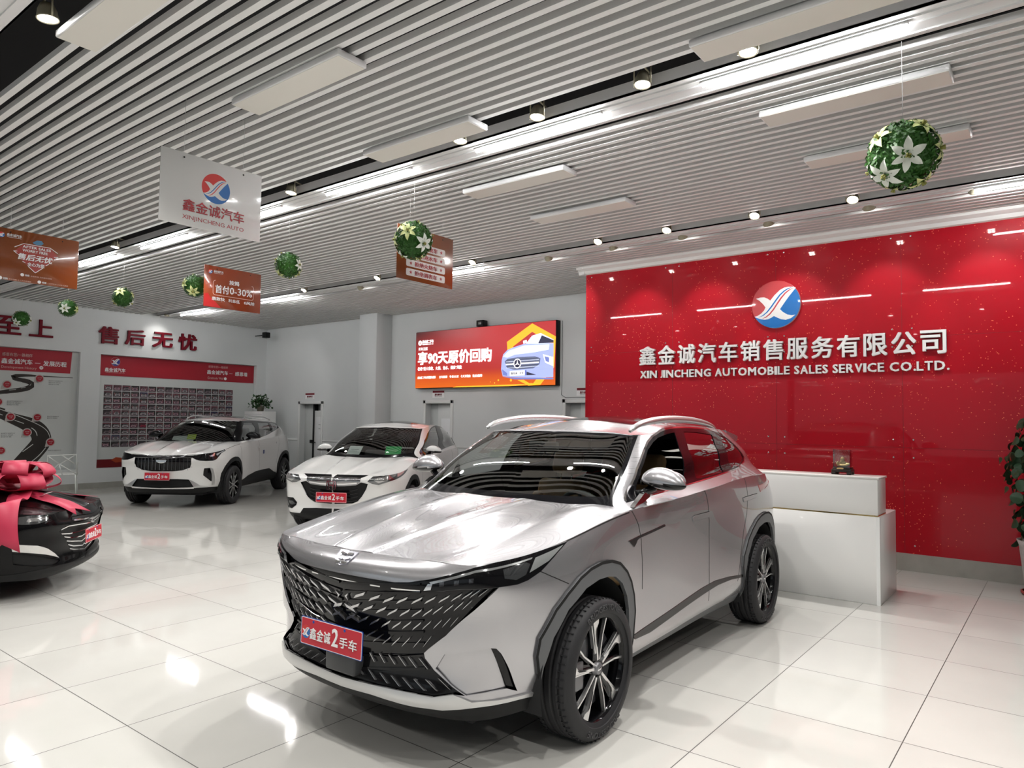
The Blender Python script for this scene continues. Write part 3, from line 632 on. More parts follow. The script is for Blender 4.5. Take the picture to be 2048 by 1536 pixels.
def interior(car, spec):
    lm = spec.get('leather', TANDK); xo = spec.get('cab', 0.); z = spec.get('cabz', 0.)
    f = MB(); f.box(-1.75, 1.0, -.72, .72, .26, .34); f.box(-1.9, 2.0, -.62, .62, .21, .27); f.box(.95, 1.95, -.55, .55, .25, spec.get('bay_block', .90)); f.box(-2.0, -1.0, -.55, .55, .3, .75); o = f.build('floor_pan_light_block', [DARKTRIM], car)  # engine-bay block is unseen and added to stop light through wheel arches
    for nm, x, y, w, bk in (('front_seat', .05, .36, .5, .62), ('front_seat', .05, -.36, .5, .62), ('rear_seat', -.85, .40, .56, .58), ('rear_seat', -.85, -.40, .56, .58)):
        m = MB(); seat(m, 0, 0, w, bk); s = m.build(nm, [lm, CHROME], car, (x+xo, y, z))
    d = MB(); prof = [(1.08, .72), (1.1, 1.0), (1.02, 1.06), (.80, 1.045), (.70, .98), (.66, .86), (.72, .72)]
    d.prism(prof, -.70, .70, 0, Matrix(((1, 0, 0, xo+spec.get('dashx', 0)), (0, 0, -1, 0), (0, 1, 0, z+spec.get('dashz', 0)), (0, 0, 0, 1)))); d.rbox(.10+xo, .75+xo, -.12, .12, .34, .72+z, .03)
    d.build('dashboard', [mat('dash', (.02, .022, .024), .55)], car)
    w = MB(); Ms = Matrix.Translation((.56+xo, .36, .97+z)) @ Matrix.Rotation(math.radians(-65), 4, 'Y')
    w.tube([Ms @ Vector((.185*math.cos(a), .185*math.sin(a), 0)) for a in np.linspace(0, 2*math.pi, 33)[:-1]], .014, 8, 0, True); w.rbox(-.06, .05, -.07, .07, -.02, .02, .015, 2, 0, Ms)
    for a in (0, math.pi/2*2, -math.pi/2): w.tube([Ms @ Vector((.05*math.cos(a+1.57), .05*math.sin(a+1.57), 0)), Ms @ Vector((.18*math.cos(a+1.57), .18*math.sin(a+1.57), 0))], .012, 6)
    w.build('steering_wheel', [DARKTRIM], car)
    m = MB(); m.rbox(.50+xo+spec.get('rvx', 0), .53+xo+spec.get('rvx', 0), -.12, .12, spec.get('rvz', 1.40), spec.get('rvz', 1.40)+.07, .012); m.build('rear_view_mirror', [DARKTRIM], car)
    for sx in (1, -1):
        for s in (1, -1):
            L = MB(); L.lathe([(.46, 0), (.46, .34)], 40, 'y', 0, Matrix.Translation((sx*spec['wb']/2, 0, spec['tyre'][0])), True, 0 if True else 0, math.pi) if False else None
            L.lathe([(.46, .52*s), (.46, (spec['track']/2+.04)*s)], 36, 'y', 0, Matrix.Translation((sx*spec['wb']/2, 0, spec['tyre'][0])), True, -.25, math.pi+.25)
            L.lathe([(0, .52*s), (.46, .52*s)], 36, 'y', 0, Matrix.Translation((sx*spec['wb']/2, 0, spec['tyre'][0])), True, -.25, math.pi+.25)
            L.build('wheel_arch_liner', [DARKTRIM], car)
def door_mirror(car, x, y, z, cap, sc=1., side=1):
    """housing seen from the front: painted cap above, black tray below, bright arm to the door"""
    bm = bmesh.new(); bmesh.ops.create_uvsphere(bm, u_segments=28, v_segments=16, radius=1)
    for v in bm.verts:
        p = v.co; px, py, pz = p.x, p.y, p.z
        zz = pz*(1.0 if pz > 0 else .55); bx = .075 if px > 0 else .055
        v.co = Vector((px*bx, py*.125*(1-.12*(pz)), zz*.075-(.012*(py)))) * sc
        if v.co.x < -.045*sc: v.co.x = -.045*sc
    lo = [f for f in bm.faces if f.calc_center_median().z < -.006*sc]
    mb = MB(); bm.verts.index_update(); bm.faces.index_update(); n = len(mb.v)
    mb.v = [tuple(v.co) for v in bm.verts]; mb.f = [tuple(v.index for v in f.verts) for f in bm.faces]; mb.m = [1 if f in lo else 0 for f in bm.faces]; mb.sm = [True]*len(mb.f); bm.free()
    if side < 0: mb.v = [(a, -b, c) for a, b, c in mb.v]; mb.f = [f[::-1] for f in mb.f]
    o = mb.build('door_mirror', [cap, BLACKG], car, (x, side*y, z))
    a = MB(); a.tube([(-.0*sc, -side*.05*sc, -.03*sc), (.02*sc, -side*.11*sc, -.065*sc), (.03*sc, -side*.20*sc, -.085*sc)], [.022*sc, .020*sc, .026*sc], 10, 0); a.build('mirror_arm', [BLACKG], o)
    g = MB(); g.prism(disc(0, 0, .105*sc, 24, .052*sc), 0, .002, 0, Matrix.Translation((-.046*sc, 0, .006*sc)) @ Matrix(((0, 0, -1, 0), (1, 0, 0, 0), (0, 1, 0, 0), (0, 0, 0, 1)))); g.build('mirror_glass', [CHROME], o)
    return o
# z-rings; columns: nose centre .. side .. tail centre
def silver_arrays():
    top=[(2.205,0,.963),(2.19,.25,.962),(2.155,.50,.960),(2.105,.70,.962),(2.00,.765,.970),(1.85,.815,.985),(1.35,.873,1.062),(.94,.886,1.112),(.80,.887,1.120),(.30,.887,1.130),(-.35,.885,1.158),(-1.10,.875,1.190),(-1.60,.845,1.185),(-1.95,.64,1.15),(-2.07,.32,1.145),(-2.10,0,1.145)]
    # plan (x,y) per ring for the same columns
    R=[]
    #  bottom lip
    R.append([(2.13,0,.225),(2.12,.25,.225),(2.08,.50,.23),(2.00,.68,.24),(1.92,.745,.25),(1.80,.79,.255),(1.35,.85,.25),(.94,.82,.24),(.80,.815,.24),(.30,.81,.24),(-.35,.81,.245),(-1.10,.83,.25),(-1.60,.82,.28),(-2.02,.66,.30),(-2.16,.34,.30),(-2.20,0,.30)])
    R.append([(2.235,0,.300),(2.225,.25,.302),(2.185,.50,.310),(2.085,.68,.328),(1.99,.755,.335),(1.85,.81,.34),(1.35,.885,.34),(.94,.868,.32),(.80,.866,.32),(.30,.862,.325),(-.35,.862,.335),(-1.10,.885,.345),(-1.60,.87,.37),(-2.10,.68,.40),(-2.24,.34,.40),(-2.28,0,.40)])
    R.append([(2.225,0,.42),(2.215,.25,.42),(2.175,.50,.425),(2.085,.69,.435),(1.995,.77,.44),(1.86,.832,.44),(1.35,.905,.45),(.94,.878,.43),(.80,.876,.43),(.30,.872,.435),(-.35,.874,.44),(-1.10,.905,.45),(-1.60,.885,.47),(-2.11,.70,.50),(-2.25,.35,.50),(-2.29,0,.50)])
    R.append([(2.235,0,.58),(2.225,.25,.58),(2.18,.50,.585),(2.095,.70,.60),(2.00,.79,.60),(1.86,.852,.60),(1.35,.915,.61),(.94,.880,.59),(.80,.878,.59),(.30,.872,.59),(-.35,.876,.60),(-1.10,.912,.61),(-1.60,.89,.62),(-2.11,.71,.64),(-2.24,.35,.65),(-2.28,0,.65)])
    R.append([(2.265,0,.74),(2.25,.25,.74),(2.195,.50,.745),(2.10,.71,.755),(2.00,.80,.76),(1.86,.858,.765),(1.35,.908,.79),(.94,.884,.78),(.80,.882,.78),(.30,.877,.785),(-.35,.880,.80),(-1.10,.908,.81),(-1.60,.89,.82),(-2.08,.71,.83),(-2.20,.35,.84),(-2.24,0,.84)])
    R.append([(2.285,0,.855),(2.268,.25,.855),(2.215,.50,.855),(2.125,.715,.86),(2.01,.80,.868),(1.86,.852,.885),(1.35,.898,.93),(.94,.889,.95),(.80,.888,.95),(.30,.887,.96),(-.35,.888,.98),(-1.10,.902,1.0),(-1.60,.885,1.01),(-2.05,.70,1.0),(-2.16,.35,1.0),(-2.20,0,1.0)])
    R.append([(2.262,0,.92),(2.245,.25,.92),(2.195,.50,.918),(2.12,.712,.92),(2.008,.785,.928),(1.857,.835,.945),(1.35,.890,1.01),(.94,.892,1.045),(.80,.893,1.052),(.30,.893,1.06),(-.35,.893,1.08),(-1.10,.893,1.11),(-1.60,.87,1.11),(-2.01,.67,1.09),(-2.12,.34,1.08),(-2.15,0,1.08)])
    R.append(top)
    b0=np.array([(1.08,0,1.06),(1.065,.3,1.07),(1.02,.58,1.08),(.945,.79,1.095),(.80,.885,1.120),(.33,.887,1.129),(-.07,.887,1.145),(-.60,.882,1.17),(-1.10,.873,1.190),(-1.58,.845,1.185),(-1.93,.64,1.15),(-2.05,.32,1.145),(-2.08,0,1.145)])
    base=[(1.03,0,1.100),(1.015,.3,1.108),(.97,.58,1.120),(.91,.745,1.135),(.80,.812,1.152),(.33,.822,1.172),(-.07,.82,1.194),(-.60,.812,1.228),(-1.10,.797,1.262),(-1.58,.755,1.25),(-1.95,.60,1.21),(-2.04,.31,1.20),(-2.07,0,1.20)]
    topg=[(.372,0,1.552),(.37,.25,1.548),(.36,.46,1.540),(.33,.595,1.525),(.16,.628,1.532),(-.10,.622,1.571),(-.36,.615,1.588),(-.76,.60,1.586),(-1.15,.582,1.566),(-1.48,.55,1.535),(-1.62,.46,1.515),(-1.67,.25,1.52),(-1.69,0,1.522)]
    base=np.array(base);topg=np.array(topg)
    bul=np.array([.03,.03,.03,.022,.018,.02,.022,.022,.022,.02,.02,.02,.02])
    dirn=np.array([(.45,0,.9),(.45,.1,.9),(.43,.2,.85),(.4,.6,.65),(.1,.9,.4)]+[(0,.93,.36)]*5+[(-.5,.5,.6),(-.6,.2,.75),(-.6,0,.8)])
    hood_c=[(2.205,0,.963),(2.0,0,1.010),(1.7,0,1.063),(1.35,0,1.108),(1.06,0,1.134)]
    hood_r=[(1.06,0,1.134),(1.05,.3,1.136),(1.01,.58,1.132),(.965,.75,1.133),(.94,.888,1.118)]
    roof_c=[(.372,0,1.552),(.1,0,1.596),(-.35,0,1.628),(-.8,0,1.624),(-1.3,0,1.582),(-1.69,0,1.522)]
    return dict(R=[np.array(r) for r in R],b0=b0,base=base,top=topg,bul=bul,dirn=dirn,hood_c=np.array(hood_c),hood_r=np.array(hood_r),roof_c=np.array(roof_c))

def crease(p):
    u, v = p[:, 0], p[:, 1]; env = np.clip(np.sin(np.pi*np.clip(u*.93+.03, 0, 1)), 0, 1)**.5; c1 = .17+.13*u
    d = v-c1; r1 = np.where(d < 0, np.exp(-(d/.10)**2), np.exp(-(d/.028)**2)); r2 = np.where(v < .74, np.exp(-((v-.74)/.10)**2), np.exp(-((v-.74)/.16)**2))
    return env*(.013*r1+.016*r2)
def body_of(a, bump=crease):
    G = [a['b0'], a['base']]
    for f in (.33, .67): G.append(a['base']*(1-f)+a['top']*f+a['dirn']*(a['bul']*4*f*(1-f))[:, None])
    G.append(a['top'])
    return CarBody(a['R'], G, a['hood_c'], a['hood_r'], a['roof_c'], 3, 7, 3, 10, bump)
def silver():
    a = silver_arrays(); a['roof_c'] = np.array([(.372, 0, 1.552), (.1, 0, 1.612), (-.35, 0, 1.652), (-.8, 0, 1.646), (-1.3, 0, 1.592), (-1.69, 0, 1.522)])
    return body_of(a)
def morph(P, fx, fy, fz):
    P = np.asarray(P, float); return np.stack([np.interp(P[..., 0], *fx), P[..., 1]*fy, np.interp(P[..., 2], *fz)], -1)
def tall_suv():
    a = silver_arrays(); fx = ([-2.3, -1.35, 1.35, 1.85, 2.0, 2.12, 2.29], [-2.38, -1.40, 1.40, 1.88, 2.06, 2.15, 2.285]); fz = ([0, .225, .3, .42, .58, .74, .855, .92, .963, 1.12, 1.19, 1.65], [0, .25, .345, .45, .58, .72, .81, .87, .910, 1.115, 1.185, 1.62])
    for k in ('b0', 'base', 'hood_c', 'hood_r'): a[k] = morph(a[k], fx, 1.01, fz)
    a['R'] = [morph(r, fx, 1.015, fz) for r in a['R']]
    a['R'][-1][:6, 2] += .022; a['R'][-2][:6, 2] += .008; a['R'][-1][2:7, 2] += .022
    a['hood_c'] = np.array([a['R'][-1][0], (2.05, 0, .985), (1.75, 0, 1.045), (1.35, 0, 1.10), (1.06, 0, 1.125)])
    a['top'] = np.array([(.38, 0, 1.535), (.375, .25, 1.532), (.36, .45, 1.524), (.33, .573, 1.512), (.16, .60, 1.525), (-.10, .60, 1.548), (-.4, .60, 1.555), (-.80, .592, 1.550), (-1.25, .58, 1.535), (-1.6, .56, 1.50), (-1.76, .47, 1.475), (-1.80, .25, 1.478), (-1.82, 0, 1.48)])
    a['base'][8:10, 2] += .05; a['base'][7, 2] += .01; a['base'][9, 2] += .03
    a['roof_c'] = np.array([(.38, 0, 1.535), (.1, 0, 1.585), (-.35, 0, 1.612), (-.9, 0, 1.605), (-1.4, 0, 1.56), (-1.82, 0, 1.48)])
    return body_of(a)
def compact_suv():
    a = silver_arrays(); fx = ([-2.3, -1.35, 0, .94, 1.35, 1.85, 2.1, 2.29], [-2.08, -1.28, 0, .88, 1.28, 1.70, 1.97, 2.17]); fz = ([0, .225, .3, .42, .58, .74, .855, .92, .963, 1.12, 1.19], [0, .20, .28, .38, .52, .66, .76, .80, .835, 1.01, 1.09])
    a['R'] = [morph(r, fx, .955, fz) for r in a['R']]
    for r in a['R']: r[2:6, 1] *= 1.045; r[3:5, 0] += .03
    a['top'] = np.array([(.06, 0, 1.478), (.05, .25, 1.474), (.03, .44, 1.465), (-.03, .565, 1.45), (-.2, .59, 1.462), (-.42, .585, 1.492), (-.6, .58, 1.50), (-.9, .58, 1.49), (-1.25, .57, 1.455), (-1.58, .535, 1.395), (-1.76, .43, 1.365), (-1.81, .22, 1.372), (-1.83, 0, 1.375)])
    a['base'] = np.array([(.99, 0, 1.0), (.97, .3, 1.01), (.90, .55, 1.03), (.78, .69, 1.050), (.62, .765, 1.06), (.2, .785, 1.08), (-.15, .78, 1.10), (-.6, .77, 1.13), (-1.0, .765, 1.165), (-1.5, .735, 1.18), (-1.8, .56, 1.12), (-1.9, .3, 1.10), (-1.93, 0, 1.10)])
    b = np.array(a['base']); sb = a['R'][-1]; b[:, 2] -= .045; b[0:4, 0] += .04; b[3, 1] = .76
    for i, j in ((4, 8), (5, 9), (6, 10), (7, 10), (8, 11), (9, 12), (10, 13), (11, 14), (12, 15)): b[i, 1] = np.interp(-b[i, 0], -sb[6:, 0], sb[6:, 1]) if i < 10 else b[i, 1]+.04; b[i, 2] = np.interp(-b[i, 0], -sb[6:, 0], sb[6:, 2]) if i < 10 else b[i, 2]
    a['b0'] = b
    a['hood_c'] = np.array([a['R'][-1][0], (1.9, 0, .875), (1.6, 0, .930), (1.25, 0, .985), (1.03, 0, 1.012)]); a['hood_r'] = np.array([(1.03, 0, 1.012), (1.01, .3, 1.018), (.96, .55, 1.028), (.91, .7, 1.028), a['R'][-1][7]])
    a['roof_c'] = np.array([(.06, 0, 1.478), (-.2, 0, 1.532), (-.6, 0, 1.566), (-1.0, 0, 1.548), (-1.4, 0, 1.475), (-1.83, 0, 1.375)])
    return body_of(a)
def sedan():
    a = silver_arrays(); fx = ([-2.3, -1.35, 0, .94, 1.35, 1.85, 2.29], [-2.35, -1.32, 0, .98, 1.32, 1.84, 2.26]); fz = ([0, .225, .3, .42, .58, .74, .855, .92, .963, 1.12, 1.19, 1.27, 1.65], [0, .16, .22, .33, .45, .55, .62, .665, .705, .92, .97, 1.0, 1.45])
    for k in ('b0', 'base', 'top', 'hood_c', 'hood_r', 'roof_c'): a[k] = morph(a[k], fx, .95, fz)
    a['R'] = [morph(r, fx, .95, fz) for r in a['R']]
    a['R'][-1][:6, 2] += .03; a['R'][-2][:6, 2] += .012
    a['hood_c'] = np.array([a['R'][-1][0], (2.0, 0, .80), (1.75, 0, .855), (1.4, 0, .91), (1.09, 0, .935)])
    return body_of(a)
SF = {'bumper_seam':[(0.1845,0.8556),(0.1962,0.8001),(0.2084,0.7504),(0.2201,0.7057)],'chrome_line':[(0.0,0.7774),(0.0166,0.7762),(0.0398,0.7765),(0.0625,0.7754),(0.0844,0.7816)],'dlo':[(0.2151,0.12),(0.2172,0.3128),(0.2105,0.4947),(0.2161,0.6954),(0.223,0.8781),(0.2359,0.9624),(0.2703,1.0),(0.345,0.9849),(0.4047,0.9755),(0.5059,0.9574),(0.5899,0.9476),(0.661,0.9105),(0.6925,0.7842),(0.7119,0.6185),(0.7212,0.4574),(0.7421,0.2793),(0.7214,0.1818),(0.665,0.1135),(0.6407,0.1032),(0.5923,0.1025),(0.4693,0.112),(0.4056,0.1166),(0.3407,0.1208),(0.2749,0.116),(0.2137,0.1002)],'emblem':[(0.0,0.9815),(0.01,0.9905),(0.0131,0.9605),(0.0123,0.9252),(0.0071,0.8979),(0.0,0.8921),(0.0,0.9088),(0.0,0.954)],'grille':[(0.0,0.8315),(0.0234,0.8321),(0.0624,0.8302),(0.0762,0.8433),(0.0936,0.877),(0.0882,0.7882),(0.1052,0.8041),(0.1186,0.8246),(0.1458,0.8166),(0.1389,0.7624),(0.1275,0.6668),(0.1051,0.499),(0.0895,0.4195),(0.0852,0.3943),(0.0858,0.3668),(0.0941,0.3095),(0.1104,0.2401),(0.1225,0.1956),(0.1126,0.2049),(0.0955,0.1902),(0.0807,0.197),(0.0511,0.1988),(0.035,0.1944),(0.0,0.1891)],'handle_f':[(0.4928,0.8404),(0.5004,0.8485),(0.5461,0.8424),(0.5468,0.8033),(0.4969,0.8117)],'handle_r':[(0.6636,0.8617),(0.7223,0.8618),(0.7178,0.8375),(0.6662,0.8332)],'headlight':[(0.0882,0.7882),(0.0936,0.877),(0.1004,0.8961),(0.1147,0.9415),(0.1289,0.9823),(0.1467,1.0),(0.1699,1.0),(0.1969,1.0),(0.2257,0.9877),(0.2123,0.9429),(0.2025,0.9064),(0.1869,0.8477),(0.1719,0.817),(0.1617,0.8101),(0.1458,0.8186),(0.1185,0.8267),(0.1052,0.8062)],'hl_clear':[(0.1837,0.9585),(0.2188,0.9758),(0.1968,0.8995),(0.1745,0.8646)],'hl_dots':[[(0.1022,0.8652),(0.1058,0.8739),(0.1061,0.8421),(0.1024,0.8354)],[(0.1135,0.8806),(0.117,0.888),(0.1172,0.8555),(0.1137,0.8503)],[(0.1245,0.8967),(0.128,0.9018),(0.1279,0.8689),(0.1245,0.8659)]],'hl_drl':[(0.094,0.859),(0.1289,0.9585),(0.1809,0.9695),(0.1796,0.9563),(0.1289,0.9397),(0.0955,0.8456)],'hl_lens':[(0.1514,0.9344),(0.1725,0.9471),(0.177,0.9242),(0.1705,0.8578),(0.1609,0.8425),(0.1512,0.8715)],'hl_low':[(0.0895,0.7968),(0.093,0.8464),(0.0967,0.8467),(0.0955,0.8072)],'intake':[(0.1408,0.4266),(0.1451,0.4234),(0.1493,0.3948),(0.1572,0.3136),(0.169,0.1737),(0.1584,0.2045),(0.1508,0.2959)],'lip':[(0.0,0.1891),(0.035,0.1944),(0.0664,0.199),(0.0807,0.197),(0.0955,0.1902),(0.1126,0.2049),(0.1203,0.1876),(0.129,0.1609),(0.1515,0.1526),(0.1783,0.1442),(0.2035,0.1285),(0.205,0.0988),(0.1708,0.123),(0.1336,0.1297),(0.104,0.1272),(0.0809,0.1375),(0.0355,0.1494),(0.0,0.1448)],'liplow':[(0.0,0.1448),(0.0355,0.1494),(0.0809,0.1375),(0.104,0.1272),(0.1336,0.1297),(0.1708,0.123),(0.205,0.0988)],'recess':[(0.1035,0.3961),(0.1408,0.4266),(0.1508,0.2959),(0.1584,0.2045),(0.1407,0.2009),(0.1237,0.1952),(0.1088,0.2519),(0.0954,0.3196)],'seam_b':[(0.529,1.0),(0.5331,0.994),(0.5396,0.9097),(0.5486,0.7742),(0.5523,0.5452),(0.5533,0.3652),(0.5528,0.1785)],'seam_f':[(0.3359,1.0),(0.3398,1.0),(0.3468,0.9446),(0.3538,0.8882),(0.3616,0.8047),(0.3654,0.6919),(0.3671,0.4991),(0.3674,0.2689),(0.3826,0.045)],'silver_line':[(0.3528,0.173),(0.4475,0.1939),(0.537,0.2277),(0.5881,0.2395),(0.6641,0.2086)],'stripe':[(0.348,0.2274),(0.3702,0.2385),(0.4469,0.2674),(0.5296,0.3081),(0.5729,0.3184),(0.6168,0.3015),(0.6625,0.2685),(0.6633,0.245),(0.6211,0.2711),(0.5804,0.2736),(0.5369,0.2552),(0.4471,0.2155),(0.3874,0.1892),(0.3521,0.1983)],'tail':[(0.7379,0.8665),(0.7302,0.9229),(0.7984,0.9193),(0.7793,0.8986),(0.7604,0.8789)],'vent':[(0.332,0.8192),(0.3449,0.8245),(0.357,0.8314),(0.4162,0.8534),(0.4182,0.8423),(0.3573,0.8195),(0.3522,0.8107),(0.3491,0.7908),(0.3449,0.776)],'win_d':[(0.6541,0.8206),(0.6898,0.7513),(0.7026,0.5859),(0.7158,0.4452),(0.7283,0.2758),(0.7067,0.1921),(0.6601,0.1282),(0.6243,0.1194),(0.6236,0.2933),(0.6241,0.6038)],'win_f':[(0.2475,0.1905),(0.232,0.3279),(0.2224,0.4803),(0.2294,0.7523),(0.2443,0.8591),(0.2669,0.9087),(0.3282,0.9022),(0.3765,0.9018),(0.3794,0.7521),(0.3808,0.6225),(0.3932,0.41),(0.4073,0.1556),(0.3452,0.1573),(0.2918,0.1537)],'win_r':[(0.427,0.8948),(0.4927,0.878),(0.5953,0.8233),(0.575,0.602),(0.5757,0.3771),(0.5741,0.1245),(0.5149,0.1366),(0.4498,0.1487),(0.4456,0.2863),(0.4206,0.573),(0.4236,0.7438)],'ws_side':[(0.1936,0.9975),(0.1903,0.6953),(0.1863,0.4088),(0.1876,0.1686)],'ws_top':[(0.0083,0.9713),(0.0438,0.9768),(0.0996,0.973),(0.1524,0.9894)],'chips':[[(0.0143,0.6578),(0.018,0.6871),(0.0297,0.7221),(0.0271,0.6955)],[(0.032,0.6593),(0.0353,0.6865),(0.0462,0.7219),(0.0438,0.6971)],[(0.0473,0.6622),(0.0504,0.6878),(0.0606,0.724),(0.0584,0.7006)],[(0.0615,0.671),(0.0643,0.6954),(0.074,0.7333),(0.0719,0.711)],[(0.0759,0.6802),(0.0785,0.7037),(0.0875,0.7441),(0.0856,0.7226)],[(0.0878,0.6903),(0.0902,0.7133),(0.0987,0.7567),(0.0969,0.7361)],[(0.0998,0.7063),(0.1021,0.7288),(0.1101,0.7742),(0.1085,0.7548)],[(0.1098,0.7216),(0.112,0.7433),(0.1195,0.7892),(0.118,0.7714)],[(0.1183,0.7385),(0.1203,0.7587),(0.1274,0.8044),(0.1261,0.7884)],[(0.1243,0.7516),(0.1262,0.7703),(0.1331,0.8159),(0.1318,0.8018)],[(0.1306,0.7565),(0.1324,0.7736),(0.1394,0.8192),(0.138,0.8067)],[(0.0061,0.5695),(0.0095,0.5952),(0.0212,0.6305),(0.0187,0.6067)],[(0.0228,0.5762),(0.0259,0.6006),(0.0367,0.6367),(0.0344,0.6143)],[(0.0384,0.5831),(0.0412,0.6062),(0.0512,0.6428),(0.0491,0.6217)],[(0.0506,0.582),(0.0532,0.6037),(0.0626,0.641),(0.0606,0.6213)],[(0.0633,0.5882),(0.0657,0.6087),(0.0745,0.6472),(0.0727,0.6284)],[(0.0748,0.5933),(0.0771,0.6129),(0.0853,0.6533),(0.0836,0.6351)],[(0.0846,0.6013),(0.0867,0.6203),(0.0945,0.6637),(0.0929,0.6459)],[(0.0936,0.6191),(0.0955,0.6382),(0.1032,0.6863),(0.1016,0.6684)],[(0.1027,0.6317),(0.1045,0.6508),(0.1119,0.7027),(0.1104,0.6852)],[(0.1109,0.6505),(0.1127,0.6697),(0.1198,0.725),(0.1184,0.7083)],[(0.1176,0.6608),(0.1194,0.6795),(0.1263,0.7367),(0.125,0.7212)],[(0.0007,0.4922),(0.0026,0.5157),(0.0141,0.5509),(0.0117,0.5297)],[(0.0157,0.4936),(0.0187,0.5162),(0.0292,0.5524),(0.0271,0.5323)],[(0.0296,0.4961),(0.0323,0.5176),(0.042,0.5548),(0.04,0.5358)],[(0.0429,0.4991),(0.0454,0.5196),(0.0543,0.5574),(0.0525,0.5395)],[(0.0542,0.5024),(0.0565,0.5218),(0.0648,0.5604),(0.0632,0.5436)],[(0.0649,0.5116),(0.067,0.5301),(0.0747,0.5695),(0.0732,0.5536)],[(0.0747,0.5132),(0.0766,0.5308),(0.0838,0.5714),(0.0825,0.5561)],[(0.084,0.5231),(0.0858,0.54),(0.0925,0.5825),(0.0912,0.5677)],[(0.0938,0.5321),(0.0954,0.5486),(0.1016,0.5937),(0.1004,0.5792)],[(0.1013,0.5416),(0.1028,0.5579),(0.1085,0.6065),(0.1075,0.5921)],[(0.1079,0.5458),(0.1093,0.5618),(0.1147,0.6137),(0.1137,0.5996)],[(0.0245,0.4209),(0.027,0.4395),(0.0358,0.4727),(0.034,0.4565)],[(0.0318,0.3997),(0.0342,0.4181),(0.0428,0.4558),(0.0411,0.44)],[(0.0425,0.3986),(0.0448,0.4168),(0.0531,0.4582),(0.0514,0.4429)],[(0.0526,0.402),(0.0547,0.4201),(0.0626,0.4649),(0.0611,0.4501)],[(0.0631,0.4076),(0.0651,0.4254),(0.0726,0.4732),(0.0712,0.4589)],[(0.0744,0.4108),(0.0763,0.4281),(0.0833,0.4783),(0.082,0.4647)],[(0.0839,0.422),(0.0857,0.4389),(0.0923,0.4919),(0.0911,0.4785)],[(0.0268,0.3338),(0.028,0.3304),(0.033,0.2924),(0.0321,0.2932)],[(0.0377,0.3446),(0.039,0.3403),(0.0445,0.3008),(0.0435,0.3024)],[(0.0482,0.3506),(0.0497,0.3453),(0.0557,0.3046),(0.0546,0.3071)],[(0.0587,0.3557),(0.0603,0.3493),(0.0668,0.3072),(0.0655,0.3106)],[(0.0686,0.3592),(0.0704,0.3518),(0.0773,0.3082),(0.076,0.3124)],[(0.0791,0.3619),(0.081,0.3534),(0.0883,0.308),(0.0869,0.3132)],[(0.0118,0.2598),(0.0135,0.2555),(0.0213,0.222),(0.0201,0.2239)],[(0.026,0.2528),(0.0279,0.2484),(0.0363,0.2151),(0.0349,0.2173)],[(0.0392,0.251),(0.0412,0.2464),(0.0501,0.213),(0.0486,0.2155)],[(0.0515,0.2512),(0.0537,0.2462),(0.063,0.2124),(0.0614,0.2153)],[(0.0635,0.2534),(0.0658,0.248),(0.0754,0.213),(0.0738,0.2164)],[(0.0749,0.2552),(0.0774,0.2491),(0.0872,0.2121),(0.0855,0.2162)],[(0.0858,0.2622),(0.0882,0.2554),(0.0983,0.2153),(0.0966,0.2202)],[(0.0969,0.2746),(0.0994,0.2666),(0.1098,0.2225),(0.1079,0.2284)],[(0.0069,0.6312),(0.0032,0.6606),(0.0085,0.6858),(0.0056,0.6577)],[(0.015,0.5585),(0.0118,0.5835),(0.0012,0.6062),(0.0036,0.5826)],[(0.0177,0.4981),(0.0149,0.5197),(0.0055,0.5404),(0.0076,0.5203)]]}
